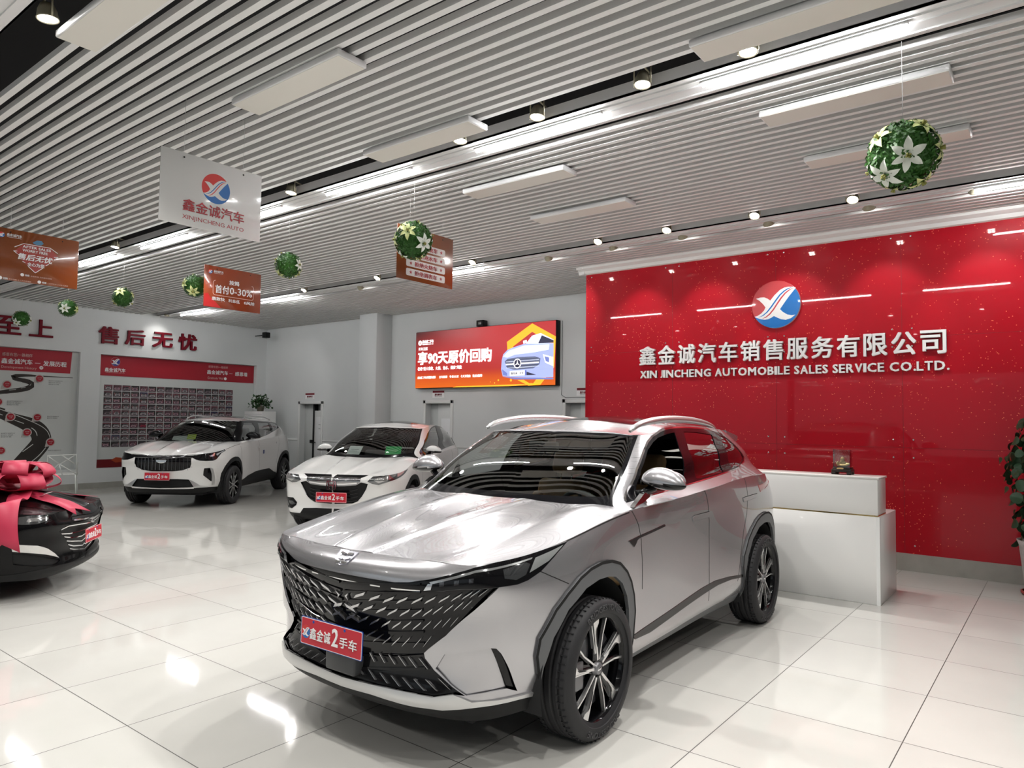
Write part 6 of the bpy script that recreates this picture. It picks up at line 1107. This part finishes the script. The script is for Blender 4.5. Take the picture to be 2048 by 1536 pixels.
b = MB(); b.prism(P_([(3, 330), (997, 330), (997, 3), (3, 3)]), .008, .010, 0, SCR); b.build('picture', [m], ls)
SWH = em('white', (.95, .93, .93)); SYE = em('yellow', (.95, .45, .03)); SBL = em('silver blue', (.36, .42, .72)); SLB = em('pale blue', (.68, .72, .9)); SDK = em('dark', (.03, .03, .06)); SGR = em('grille grey', (.12, .14, .22)); SOR = em('orange', (.95, .22, .01)); SMB = em('mid blue', (.16, .2, .5))
b = MB()
hexo = [(845, 10), (998, 95), (985, 250), (875, 331), (790, 331), (860, 331), (760, 331)]
def band2(o_, i_, m_, z=.010): 
    n = len(o_)
    for k in range(n-1): b.prism(P_([o_[k], o_[k+1], i_[k+1], i_[k]]), z, z+.001, m_, SCR)
band2([(690, 160), (685, 95), (850, 8), (998, 85), (990, 240), (905, 328)], [(728, 150), (727, 122), (850, 52), (960, 112), (950, 225), (850, 330)], 1)
band2([(905, 328), (830, 331), (758, 300)], [(850, 318), (835, 318), (800, 300)], 1)
b.prism(P_([(652, 190), (662, 160), (690, 138), (735, 125), (800, 112), (985, 118), (985, 290), (900, 292), (745, 286), (660, 278), (648, 240)]), .012, .013, 2, SCR)
b.prism(P_([(660, 172), (700, 142), (800, 120), (960, 122), (955, 150), (860, 160), (740, 166), (690, 180)]), .013, .0135, 3, SCR)
b.prism(P_([(810, 112), (850, 72), (905, 62), (985, 100), (985, 116), (900, 118)]), .012, .013, 3, SCR); b.prism(P_([(890, 114), (912, 74), (985, 104), (985, 116)]), .013, .0135, 4, SCR); b.prism(P_([(795, 112), (792, 96), (815, 92), (818, 106)]), .012, .013, 0, SCR)
b.prism(P_([(672, 200), (690, 186), (760, 180), (870, 180), (905, 192), (900, 222), (860, 242), (740, 246), (690, 236)]), .0135, .014, 5, SCR)
for y in range(6): b.prism(P_([(682, 192+y*8.5), (895, 188+y*8.5), (895, 190.5+y*8.5), (682, 194.5+y*8.5)]), .014, .0143, 3 if y % 2 else 4, SCR)
b.prism(P_([(680, 212), (895, 208), (895, 214), (680, 218)]), .0143, .0146, 0, SCR)
b.prism([(x, y) for x, y in [(P_([(757, 213)])[0][0]+r_*math.cos(a), P_([(757, 213)])[0][1]+r_*math.sin(a)) for r_, a in [(.092, t*2*math.pi/32) for t in range(32)]]], .0146, .015, 0, SCR)
cxs, cys = P_([(757, 213)])[0]; b.prism([(cxs+.074*math.cos(t*.2), cys+.074*math.sin(t*.2)) for t in range(31)], .015, .0152, 4, SCR)
for a in (90, 210, 330):
    ca, sa = math.cos(math.radians(a)), math.sin(math.radians(a)); b.prism([(cxs+.080*ca, cys+.080*sa), (cxs-.016*sa-.004*ca, cys+.016*ca-.004*sa), (cxs+.016*sa-.004*ca, cys-.016*ca-.004*sa)], .0152, .0155, 0, SCR)
b.prism(P_([(708, 252), (806, 250), (806, 276), (708, 278)]), .014, .0145, 0, SCR); b.prism(P_([(806, 250), (818, 250), (818, 276), (806, 276)]), .014, .0145, 7, SCR); put_text(b, '鑫金诚二手车', *P_([(716, 270)])[0], .30, .045, .0146, .0005, .005, 4, SCR)
b.prism(P_([(818, 258), (880, 276), (818, 276)]), .0137, .014, 4, SCR); b.prism(P_([(655, 240), (690, 262), (690, 276), (662, 272)]), .0137, .014, 7, SCR); b.prism(P_([(920, 172), (985, 190), (985, 235), (935, 215)]), .0137, .014, 0, SCR); b.prism(P_([(930, 182), (960, 190), (958, 215), (938, 208)]), .014, .0143, 7, SCR); b.prism(P_([(660, 280), (750, 288), (985, 294), (985, 302), (740, 296)]), .0125, .0137, 7, SCR)
for x, y, r_ in ((630, 298, .018), (605, 312, .012), (575, 306, .008), (715, 300, .026)): b.prism(disc(*P_([(x, y)])[0], r_, 12), .0105, .0115, 1, SCR)
b.prism(P_([(330, 325), (780, 322), (860, 326), (700, 331), (300, 331)]), .0105, .011, 1, SCR); b.build('picture_car', [SWH, SYE, SBL, SLB, SDK, SGR, SOR, SMB], ls)
b = MB(); tx = lambda s_, x, y, w_, h_, bo=.02: put_text(b, s_, x/1000*SW, SH-(y+h_)/333*SH, w_/1000*SW, h_/333*SH, .0105, .001, bo, 0, SCR)
tx('享90天原价回购', 22, 118, 560, 78, .045); tx('鑫金诚二手车', 55, 50, 92, 20, .03); tx('XINJINCHENG USED CAR', 55, 73, 90, 7, .03); tx('买车无忧', 25, 92, 75, 19, .02); tx('杜绝“重大事故、火烧、泡水、调表”风险', 22, 207, 345, 22, .02); tx('鑫金诚二手车承诺服务保障', 22, 262, 145, 15, .02); tx('全车检测', 195, 262, 62, 15, .02); tx('专业认证', 275, 262, 70, 15, .02); tx('七天无理由', 360, 262, 72, 15, .02); tx('售后保障', 447, 262, 70, 15, .02)
b.prism(disc(37/1000*SW, SH-66/333*SH, .055, 28), .0105, .0112, 0, SCR); b.prism([(37/1000*SW+x*.04, SH-66/333*SH+y*.04) for x, y in ((-.9, .5), (-.2, .1), (.1, .3), (.9, .8), (.3, 0), (.8, -.7), (0, -.2), (-.8, -.6), (-.3, -.1))], .0112, .0115, 1, SCR); b.build('picture_lettering', [SWH, em('deep red', (.35, .02, .02))], ls)
# small things on the walls
def wallbox(name, M4, lab, cat): return None
c_ = MB(); c_.rbox(-9.26, -9.08, YB-.16, YB-.02, 3.452, 3.575, .01, 2); o = c_.build('floodlight', [BLACKP]); tag(o, 'small black floodlight box on top of the lit screen', 'light'); c_ = MB(); c_.rbox(-9.21, -9.13, YB-.166, YB-.158, 3.49, 3.54, .003, 1); c_.build('lens', [mat('pale lens', (.38, .40, .40), .08, .5, coat=1)], o)
c_ = MB(); c_.rbox(-16.24, -16.10, 10.40, 10.55, 3.62, 3.76, .01, 2); o = c_.build('security_camera', [BLACKP]); tag(o, 'black security camera on an arm in the far left corner under the ceiling', 'camera'); c_ = MB(); c_.tube([(-16.7, 10.5, 3.70), (-16.2, 10.48, 3.70)], .012, 8); c_.build('arm', [BLACKP], o)
for i, (xa, xb, lab) in enumerate(((-14.97, -14.60, 'small white sign with red band above the open door at left'), (-10.58, -10.235, 'small white sign with red band above the door under the lit screen'), (-6.98, -6.62, 'small white sign with red band above the door beside the red wall'))):
    M = wall_matrix((xa, YB-.0005, 2.05), (1, 0, 0)); w_ = xb-xa; b = MB(); b.prism([(0, 0), (w_, 0), (w_, .155), (0, .155)], 0, .006, 0, M); o = b.build('door_sign', [WHITE]); tag(o, lab, 'sign', 'door signs on the back wall')
    b = MB(); b.prism([(0.005, .105), (w_-.005, .105), (w_-.005, .15), (.005, .15)], .006, .007, 0, M); put_text(b, '服务顾问室', w_*.2, .045, w_*.6, .045, .006, .001, .02, 0, M); put_text(b, 'SERVICE OFFICE', w_*.2, .018, w_*.6, .016, .006, .001, 0, 1, M); b.build('sign_print', [mat('sign dark red', (.18, .01, .02), .5), TXG], o)
b = MB(); b.tube([(-7.30, YB-.01, 3.44), (-7.30, YB-.008, 2.25), (-7.31, YB-.008, 2.08), (-7.22, YB-.008, 2.03), (-6.6, YB-.008, 2.03)], .006, 6); o = b.build('power_cable', [mat('cable grey', (.3, .31, .31), .5)]); tag(o, 'thin grey cable running down from the lit screen to the door by the red wall', 'cable')
# hidden-corner cabinet with plant
b = MB(); b.rbox(-16.36, -15.60, 10.05, 10.45, 0, 1.735, .008, 2); cb = b.build('cabinet', [WHITEP]); tag(cb, 'tall white cabinet in the far corner, a plant on top, behind the white SUV', 'cabinet'); b = MB(); b.box(-16.36, -15.60, 10.046, 10.052, 1.655, 1.661); b.build('door_gap', [GREYD], cb)
LEAF = noise_mat('leaf green', (.012, .045, .012), (.03, .09, .025), 9, .45); LEAF2 = noise_mat('leaf dark', (.014, .045, .02), (.035, .085, .04), 9, .4); POT = mat('pot white', (.62, .61, .58), .5)
def leaf_cloud(mb, pts, size, rnd, roundl=False):
    for p, d in pts:
        d = Vector(d).normalized(); t = d.orthogonal().normalized(); t = Matrix.Rotation(rnd.uniform(0, 6.28), 3, d) @ t; s = d.cross(t); L = size*rnd.uniform(.7, 1.25); w_ = L*(.48 if roundl else .3); c = Vector(p); n_ = 9 if roundl else 6
        ring_ = []
        for k in range(n_*2):
            a = 2*math.pi*k/(n_*2); ring_.append(c+t*(L*.5*math.cos(a)+L*.5)+s*(w_*math.sin(a))+d*(.10*L*math.cos(2*a)))
        mid_ = c+t*L*.5+d*.06*L; mb.add([mid_]+ring_, [(0, k+1, (k+1) % (n_*2)+1) for k in range(n_*2)], 0, True)
pl = empty('potted_plant', (-15.98, 10.25, 1.735), 0, 'leafy green potted plant on the tall white cabinet in the far corner', 'plant'); rnd = random.Random(3)
b = MB(); b.lathe([(0, 0), (.075, 0), (.10, .13), (.105, .135), (.09, .13), (0, .12)], 24, 'z'); b.build('pot', [mat('pot brown grey', (.12, .11, .08), .6)], pl)
b = MB(); pts = []
for i in range(170):
    a = rnd.uniform(0, 6.28); el = rnd.uniform(-.25, 1.4); r_ = rnd.uniform(.12, .30); pts.append(((r_*1.1*math.cos(a)*math.cos(el), r_*math.sin(a)*math.cos(el)*.8, .15+r_*.95*math.sin(el)), (rnd.uniform(-.6, .6), rnd.uniform(-1, .2), rnd.uniform(.2, 1))))
leaf_cloud(b, pts, .085, rnd); b.build('foliage', [LEAF], pl)
b = MB()
for i in range(9): a = i*.7; b.tube([(0, 0, .11), (.07*math.cos(a), .07*math.sin(a), .22), (.17*math.cos(a), .15*math.sin(a), .30)], .005, 5)
b.build('stem', [mat('stem', (.05, .06, .02), .6)], pl)
# tall planter at the right edge
pl = empty('tall_planter', (-.19, 8.60, 0), 0, 'tall white pot with round-leaved green climber at the right edge by the red wall', 'plant'); rnd = random.Random(11)
b = MB(); b.lathe([(0, 0), (.20, 0), (.215, .015), (.215, .03), (.20, .035)], 40, 'z', 0); b.build('saucer', [mat('saucer red clay', (.35, .06, .05), .5)], pl)
b = MB(); b.lathe([(.0, .03), (.18, .03), (.195, .2), (.222, .47), (.24, .52), (.225, .52), (.205, .47), (0, .46)], 48, 'z'); b.build('pot', [noise_mat('pot crackle', (.62, .60, .58), (.30, .29, .28), 45, .5, bump=.4)], pl)
b = MB(); b.lathe([(.035, .46), (.03, 1.6), (0, 1.62)], 12, 'z'); b.build('moss_pole', [mat('moss pole', (.06, .045, .02), .9)], pl)
b = MB(); pts = []
for i in range(300):
    z_ = rnd.uniform(.50, 1.66); a = rnd.uniform(0, 6.28); r_ = .10+.20*math.sqrt(rnd.random())+.05*math.sin(z_*9+a); r_ *= (.75+.35*math.sin((z_-.45)/1.25*3.0)); pts.append(((r_*math.cos(a), r_*math.sin(a), z_), (math.cos(a)+rnd.uniform(-.5, .5), math.sin(a)+rnd.uniform(-.5, .5), rnd.uniform(-.1, .7))))
leaf_cloud(b, pts, .095, rnd, True); b.build('foliage', [LEAF2], pl)
# ---------------------------------------------------------------- flower balls, hanging signs, chairs, cards
GRASS = noise_mat('boxwood green', (.006, .036, .004), (.040, .17, .014), 40, .5); LILYW = mat('lily white', (.74, .78, .70), .45); LILYY = mat('lily pale yellow', (.68, .74, .33), .45); WIRE = mat('nylon line', (.6, .6, .6), .4)
def lily(mb, M, r, rnd, mi=0):
    for k in range(6):
        a = k*math.pi/3+rnd.uniform(-.08, .08); R_ = Matrix.Rotation(a, 4, 'Z'); L = r*rnd.uniform(.9, 1.1); w_ = L*.21; V = []
        prof = [(0.04, .25, 0), (.3, 1.0, .10), (.55, 1.05, .12), (.8, .65, .05), (1.0, .02, -.10)]
        for u, wv, hh in prof: V += [(u*L, -w_*wv, hh*L+.015*L), (u*L, 0, hh*L-.03*L), (u*L, w_*wv, hh*L+.015*L)]
        F = []
        for i in range(4): F += [(3*i, 3*i+1, 3*i+4, 3*i+3), (3*i+1, 3*i+2, 3*i+5, 3*i+4)]
        mb.add([M @ (R_ @ Vector(v)) for v in V], F, mi, True)
    for k in range(4): a = k*1.6; mb.tube([M @ Vector((0, 0, 0)), M @ Vector((.12*r*math.cos(a), .12*r*math.sin(a), .35*r))], .006*r/.1, 5, 1)
def flower_ball(x, z, R_, lab, flowers, seed):
    rnd = random.Random(seed); o = empty('flower_ball', (x, 4.70, z), 0, lab, 'flower ball', 'green flower balls in a row under the ceiling')
    mb = MB(); n = 1500 if R_ > .15 else 900; ga = math.pi*(3-math.sqrt(5))
    bm = bmesh.new(); bmesh.ops.create_icosphere(bm, subdivisions=3, radius=R_*.90); mb.bm(bm, 0, None, True)
    for i in range(n):
        zz = 1-2*(i+.5)/n; rr = math.sqrt(1-zz*zz); d = Vector((rr*math.cos(ga*i), rr*math.sin(ga*i), zz)); c = d*R_*rnd.uniform(.88, 1.0)
        t = d.orthogonal().normalized(); t = Matrix.Rotation(rnd.uniform(0, 6.28), 3, d) @ t; s_ = d.cross(t); L = R_*.085*rnd.uniform(.8, 1.3); tip = c+d*L*.9
        mb.add([c-t*L*.6, c-s_*L*.5+d*L*.5, c+s_*L*.5+d*L*.5, tip+t*L*.9], [(0, 2, 3, 1)], 0, True)
    mb.build('greenery', [GRASS], o)
    toc = (Vector((0, 0, 1.62))-Vector((x, 4.70, z))).normalized(); rv = toc.cross(Vector((0, 0, 1))).normalized()*-1; uv = rv.cross(toc).normalized()*-1
    if uv.z < 0: uv = -uv
    rv = uv.cross(toc)
    for (fx, fy, yel, sz) in flowers:
        r2_ = fx*fx+fy*fy
        d = (rv*fx+uv*fy+toc*(math.sqrt(1-r2_) if r2_ < 1 else .0)).normalized(); fb = MB(); lily(fb, Matrix.Translation(d*R_*.97) @ d.to_track_quat('Z', 'Y').to_matrix().to_4x4() @ Matrix.Rotation(rnd.uniform(0, 1), 4, 'Z'), R_*.52*sz, rnd); fb.build('lily', [LILYY if yel else LILYW, mat('stamen', (.25, .25, .06), .6)], o)
    w_ = MB(); w_.tube([(0, 0, R_*.9), (0, 0, CEIL+.03-z)], .0016, 5); w_.build('hanging_line', [WIRE], o); return o
fl1 = [(.12, -.02, 0, 1.), (-.48, -.50, 0, 1.), (-.66, .62, 1, .9), (.52, .80, 1, .9), (.98, .06, 1, .9), (.50, -.84, 1, .9), (-.28, -1., 1, .8), (-1.0, -.40, 0, .8)]
fl2 = [(-.3, .5, 1, 1.), (.55, -.12, 0, 1.), (-.98, .0, 1, .9), (-.62, .75, 1, .8), (-.55, -.82, 0, .9), (.35, -.92, 1, .8), (1., .3, 0, .8), (.25, 1., 1, .7)]
fl3 = [(.8, .1, 0, 1.), (-.55, .9, 0, .9), (.75, -.65, 1, 1.), (-.65, -.72, 1, 1.), (-1, .35, 1, .9), (.1, -1, 0, .8)]
fl4 = [(-.15, -.50, 1, 1.1), (-.9, .15, 1, 1.), (.9, -.1, 1, .9), (.8, -.75, 0, 1.), (-.2, 1., 0, .8), (.6, .8, 1, .8)]
fl5 = [(-.3, .65, 1, 1.2), (-.75, -.65, 1, 1.), (.8, -.55, 0, 1.1), (.2, 1., 0, .8), (.9, .35, 1, .8), (.2, -1., 0, .8)]
fl6 = [(-.32, -.02, 0, 1.2), (.9, -.05, 1, 1.), (.0, 1., 1, .8), (-.9, .5, 1, .8), (.6, .8, 1, .8)]
fl7 = [(-.5, -.55, 0, 1.2), (.95, -.2, 0, 1.1), (-.95, .2, 0, .9), (-.6, .8, 1, .8), (.6, -.8, 0, .8)]
for x, z, R_, lab, fl, sd in ((-.745, 3.215, .193, 'largest green flower ball with white lilies, high above the red wall', fl1, 1), (-4.874, 3.303, .175, 'green flower ball with lilies in front of the orange sign with white lines', fl2, 2), (-6.863, 3.312, .14, 'green flower ball with lilies hanging alone between two orange signs', fl3, 3), (-8.89, 3.29, .142, 'green flower ball with lilies overlapping the 0-30% orange sign', fl4, 4), (-10.945, 3.335, .138, 'green flower ball above the character 售, third from the left', fl5, 5), (-12.935, 3.345, .138, 'green flower ball between 上 and the ceiling, second from the left', fl6, 6), (-15.015, 3.337, .138, 'green flower ball in front of the character 至, leftmost', fl7, 7)): flower_ball(x, z, R_, lab, fl, sd)
# hanging signs: plates facing +x
def hang_sign(X, y0_, y1_, z0_, z1_, m_, lab, draw, mats):
    w_, h_ = y1_-y0_, z1_-z0_; M = wall_matrix((.004, 0, 0), (0, 1, 0)); o = empty('hanging_sign', (X, y0_, z0_), 0, lab, 'hanging sign', 'hanging signs'); b = MB(); b.rbox(-.004, .004, 0, w_, 0, h_, .0015, 1); b.build('panel', [m_], o)
    b = MB(); draw(b, w_, h_, M); b.build('print', mats, o); b = MB()
    for u in (w_*.21, w_*.80): b.lathe([(0, .0045), (.006, .0045), (.007, .0)], 10, 'z', 0, M @ Matrix.Translation((u, h_-.035, 0)) if False else M @ Matrix.Translation((u, h_-.035, -.001)))
    b.build('eyelet', [BLACKP], o); b = MB()
    for u in (w_*.21, w_*.80): b.tube([(0, u, h_-.035), (0, u, CEIL+.03-z0_)], .0014, 5)
    b.build('hanging_line', [WIRE], o); return o
OR1 = noise_mat('sign orange brown', (.27, .060, .016), (.20, .065, .020), 1.6, .22, coat=.6); OR2 = noise_mat('sign orange red', (.33, .050, .022), (.22, .058, .02), 2.2, .16, coat=.8); WSG = mat('sign white gloss', (.70, .70, .69), .2, coat=.6)
SRED = mat('sign print red', (.40, .02, .03), .4); SPK = mat('sign pale line', (.75, .50, .42), .4)
def d_white(b, w_, h_, M):
    logo(b, w_*.525, h_*.615, h_*.212, .0003, 0, 1, 2, M, .0004); put_text(b, '鑫金诚汽车', w_*.21, h_*.205, w_*.61, h_*.165, .0003, .0006, .012, 3, M); put_text(b, 'XINJINCHENG AUTO', w_*.21, h_*.075, w_*.61, h_*.075, .0003, .0006, .0, 3, M)
hang_sign(-5.04, 2.38, 3.18, 2.996, 3.528, WSG, 'white hanging sign with round red and blue emblem above red characters', d_white, [LOGORED, LOGOBLUE, WSG, SRED])
def star(b, cx, cy, r, mi, M): b.prism([(cx+(r if k % 2 == 0 else r*.40)*math.sin(k*math.pi/5), cy+(r if k % 2 == 0 else r*.40)*math.cos(k*math.pi/5)) for k in range(10)], .0012, .0018, mi, M)
def d_four(b, w_, h_, M):
    for k, t in enumerate(('拒绝事故车', '拒绝泡水车', '拒绝火烧车', '拒绝调表车')):
        y = h_*(.60-.172*k)-.04*0; b.prism(rrect(w_*.155, y-h_*.0, w_*.85, y+h_*.135, h_*.03), .0003, .001, 0, M); put_text(b, t, w_*.30, y+h_*.022, w_*.40, h_*.09, .0011, .0005, .01, 1, M)
        star(b, w_*.235, y+h_*.068, h_*.042, 1, M); star(b, w_*.775, y+h_*.068, h_*.042, 1, M)
    b.prism([(w_*.47, h_*.84), (w_*.52, h_*.82), (w_*.58, h_*.86), (w_*.535, h_*.81), (w_*.57, h_*.76), (w_*.515, h_*.80), (w_*.46, h_*.77), (w_*.50, h_*.81)], .0003, .001, 0, M)
hang_sign(-5.15, 4.75, 5.55, 2.768+.02, 3.30+.02, OR1, 'orange hanging sign with four white lines of refusals, behind a flower ball', d_four, [mat('sign bar', (.72, .68, .66), .4), SRED]) if False else hang_sign(-5.15, 4.745, 5.545, 2.99, 3.525, OR1, 'orange hanging sign with four white starred lines, behind the second flower ball', d_four, [mat('sign bar', (.72, .68, .66), .4), SRED])
def small_brand(b, w_, h_, M, x, y, m1, m2):
    logo(b, x*w_, y*h_, h_*.052, .0003, 0, 1, 2, M, .0004); put_text(b, '鑫金诚汽车', (x+.055)*w_, y*h_-.004, w_*.165, h_*.055, .0003, .0006, .01, 2, M); b.prism([((x+.06)*w_, y*h_-.014), ((x+.215)*w_, y*h_-.014), ((x+.215)*w_, y*h_-.011), ((x+.06)*w_, y*h_-.011)], .0003, .0008, 2, M)
def d_pct(b, w_, h_, M):
    small_brand(b, w_, h_, M, .10, .855, 0, 1)
    o_ = rrect(w_*.15, h_*.30, w_*.87, h_*.665, h_*.06); i_ = rrect(w_*.157, h_*.312, w_*.863, h_*.653, h_*.052); n = len(o_)
    for k in range(n):
        if o_[k][1] > h_*.66 and w_*.42 < (o_[k][0]+o_[(k+1) % n][0])/2 < w_*.62: continue
        q = [M @ Vector(p+(.0008,)) for p in (o_[k], o_[(k+1) % n], i_[(k+1) % n], i_[k])]; b.add(q, [(0, 1, 2, 3)], 3)
    b.prism([(w_*.42, h_*.63), (w_*.61, h_*.63), (w_*.61, h_*.69), (w_*.42, h_*.69)], .0008, .0011, 4, M)
    put_text(b, '按揭', w_*.425, h_*.605, w_*.175, h_*.11, .0012, .0005, .02, 2, M); put_text(b, '首付', w_*.19, h_*.36, w_*.24, h_*.20, .0003, .0008, .02, 2, M); put_text(b, '0-30%', w_*.44, h_*.375, w_*.40, h_*.17, .0003, .0008, .01, 2, M); put_text(b, '放款快', w_*.14, h_*.175, w_*.215, h_*.085, .0003, .0008, .01, 2, M); put_text(b, '利息低', w_*.42, h_*.175, w_*.20, h_*.085, .0003, .0008, .01, 2, M); put_text(b, '0风险', w_*.70, h_*.175, w_*.19, h_*.085, .0003, .0008, .01, 2, M)
    b.prism([(0.004, .004), (w_*.30, .004), (w_*.20, h_*.14), (w_*.12, h_*.22), (w_*.07, h_*.33), (.004, h_*.30)], .0002, .0005, 5, M)
hang_sign(-8.57, 4.645, 5.445, 2.995, 3.525, OR2, 'orange hanging sign reading 0-30% in a rounded white frame', d_pct, [LOGORED, LOGOBLUE, WHITE, SPK, OR2, mat('sign swoosh red', (.42, .02, .02), .3)])
def d_shield(b, w_, h_, M):
    small_brand(b, w_, h_, M, .115, .86, 0, 1)
    X_ = lambda x, y: (w_*(.115+(x)/1600*.885), h_*(1-(y-150-(x*.175))/960))
    def ln(L, t=.006):
        P = [X_(*p) for p in L]
        for a, c in zip(P[:-1], P[1:]):
            dx, dy = c[0]-a[0], c[1]-a[1]; l_ = math.hypot(dx, dy); nx, ny = -dy/l_*t/2, dx/l_*t/2; b.prism([(a[0]+nx, a[1]+ny), (c[0]+nx, c[1]+ny), (c[0]-nx, c[1]-ny), (a[0]-nx, a[1]-ny)], .0003, .0009, 2, M)
    b.prism([X_(*p) for p in ((260, 590), (440, 470), (980, 560), (1150, 720), (940, 880), (700, 1030), (480, 830))], .0001, .0003, 3, M)
    ln([(262, 520), (440, 460), (985, 555), (1150, 665)]); ln([(320, 600), (245, 590), (325, 650)]); ln([(1070, 735), (1160, 740), (1075, 790)]); ln([(430, 795), (490, 825)]); ln([(970, 870), (905, 895)]); ln([(550, 895), (700, 1025), (850, 940)], .007)
    def t_(s_, x0, y0, x1, y1, bo, sh=0.): p0 = X_(x0, y1); p1 = X_(x1, y0); xs_ = X_(x1, y1); put_text(b, s_, p0[0], (X_((x0+x1)/2, y1))[1], p1[0]-p0[0], (X_(x0, y0)[1]-X_(x0, y1)[1]), .0004, .0008, bo, 2, M, sh)
    t_('AFTER SALES', 420, 535, 1000, 585, .02); t_('WORRY FREE', 420, 600, 935, 650, .02); t_('售后无忧', 335, 690, 1050, 810, .035, .2); t_('全心为您', 530, 845, 880, 915, .03)
    b.prism([X_(*p) for p in ((620, 440), (700, 405), (800, 415), (845, 470), (800, 500), (700, 490), (640, 470))], .0003, .0008, 4, M)
    for (x, y, s1, s2) in ((440, 1050, '担保', '全程质保 无忧服务保障'), (15, 1085, '回购', '原价回购 三十天内无理由'), (790, 1205, '检测', '二百项检测 认证车况透明')):
        cx, cy = X_(x, y); b.prism(disc(cx, cy, .017, 18), .0003, .0008, 2, M); put_text(b, s1, cx+.025, cy-.011, .04, .02, .0003, .0008, .02, 2, M); put_text(b, s2, cx+.075, cy-.009, .20, .014, .0003, .0008, 0, 5, M)
hang_sign(-8.60, 2.385, 3.205, 2.985, 3.520, OR1, 'orange hanging sign with a white shield outline at the left edge', d_shield, [LOGORED, LOGOBLUE, WHITE, mat('shield red', (.34, .03, .02), .3), mat('tiny blue car print', (.08, .22, .36), .4), SPK])
# white lattice chairs by the left wall
CHW = mat('chair white', (.72, .73, .71), .4)
def lattice_chair(x, y, rot, lab):
    o = empty('lattice_chair', (x, y, 0), rot, lab, 'chair', 'white lattice chairs by the left wall')
    b = MB(); b.tube([(.22, -.25, .42), (.25, .24, .42), (-.22, .22, .42), (-.24, -.22, .42)], .014, 8, 0, True)
    for p, q in (((.22, -.25), (-.24, .0)), ((.25, .24), (-.22, -.1)), ((.25, 0), (-.22, .22)), ((0, -.24), (.05, .23)), ((.1, -.24), (-.2, .2)), ((-.1, -.23), (.24, .12))): b.tube([(p[0], p[1], .42), (q[0], q[1], .42)], .010, 6)
    b.build('seat', [CHW], o)
    b = MB(); A1, A2 = (-.24, -.25, .42), (-.22, .25, .42); T1, T2 = (-.34, -.22, .82), (-.34, .25, .80); b.tube([A1, T1, T2, A2], .012, 8)
    for p, q in ((A1, (-.30, .06, .64)), (T1, (-.29, .06, .62)), ((-.30, .06, .64), T2), ((-.30, .06, .64), A2), ((-.30, -.22, .62), (-.34, .02, .81)), ((-.25, 0, .42), (-.30, .06, .64))): b.tube([p, q], .009, 6)
    for s in (-1, 1):
        b.tube([(.20, s*.26, .62), (-.28, s*.26, .66)], .011, 6); b.tube([(.20, s*.26, .62), (.23, s*.25, .42)], .011, 6); b.tube([(-.1, s*.26, .645), (.05, s*.25, .42)], .009, 6)
    b.build('backrest', [CHW], o)
    for px_, py_ in ((.22, -.25), (.25, .24), (-.22, .22), (-.24, -.22)): b = MB(); b.tube([(px_, py_, .42), (px_*1.1, py_*1.1, 0)], .012, 8); b.build('leg', [CHW], o)
lattice_chair(-15.75, 5.75, math.radians(160), 'white lattice chair by the left wall, right of the ribbon bow'); lattice_chair(-14.9, 4.35, math.radians(20), 'white lattice chair just behind the ribbon bow')
# cards on the dashboards
def dash_card(pose, p, w_, h_, m_, lab, tilt, rz, prnt=None):
    cm = Matrix.Translation((pose[0], pose[1], 0)) @ Matrix.Rotation(math.radians(pose[2])-math.pi/2, 4, 'Z') @ Matrix.Translation(p) @ Matrix.Rotation(math.radians(rz), 4, 'Z') @ Matrix.Rotation(math.radians(tilt), 4, 'Y') @ Matrix(((0, 0, 1, 0), (1, 0, 0, 0), (0, 1, 0, 0), (0, 0, 0, 1)))
    b = MB(); b.prism([(-w_/2, 0), (w_/2, 0), (w_/2, h_), (-w_/2, h_)], -.001, .001, 0)
    o = b.build('dash_card', [m_]); o.matrix_world = cm; tag(o, lab, 'card')
    if prnt: b = MB(); b.prism([(-w_*.3, h_*.55), (w_*.3, h_*.55), (w_*.3, h_*.60), (-w_*.3, h_*.60)], .001, .0015, 0); b.prism([(-w_*.2, h_*.4), (w_*.2, h_*.4), (w_*.2, h_*.43), (-w_*.2, h_*.43)], .001, .0015, 0); b.build('print', [prnt], o)
hp_ = (-8.893, 8.082, 27.9); tp_ = (-13.79, 7.889, 37.17)
dash_card(hp_, (.60, .30, 1.035), .25, .17, mat('green card', (.02, .38, .09), .4), 'green card on the dashboard of the white compact SUV', -38, 8, mat('card lines', (.5, .75, .5), .5))
dash_card(hp_, (.60, -.36, 1.035), .24, .17, mat('paper white', (.74, .74, .72), .6), 'white paper on the dashboard of the white compact SUV', -42, -12, TXG)
dash_card(tp_, (.72, -.22, 1.15), .17, .11, mat('lime card', (.45, .55, .04), .4), 'lime yellow card behind the windscreen of the white SUV', -30, 0)
dash_card(tp_, (.82, -.36, 1.09), .40, .24, mat('paper white', (.74, .74, .72), .6), 'white paper sheet behind the windscreen of the white SUV', -60, 10)
# ---------------------------------------------------------------- the cars
silver_car(); tall_car(); compact_car(); _c, _b = sedan_car(); ribbon_bow(_c, _b)
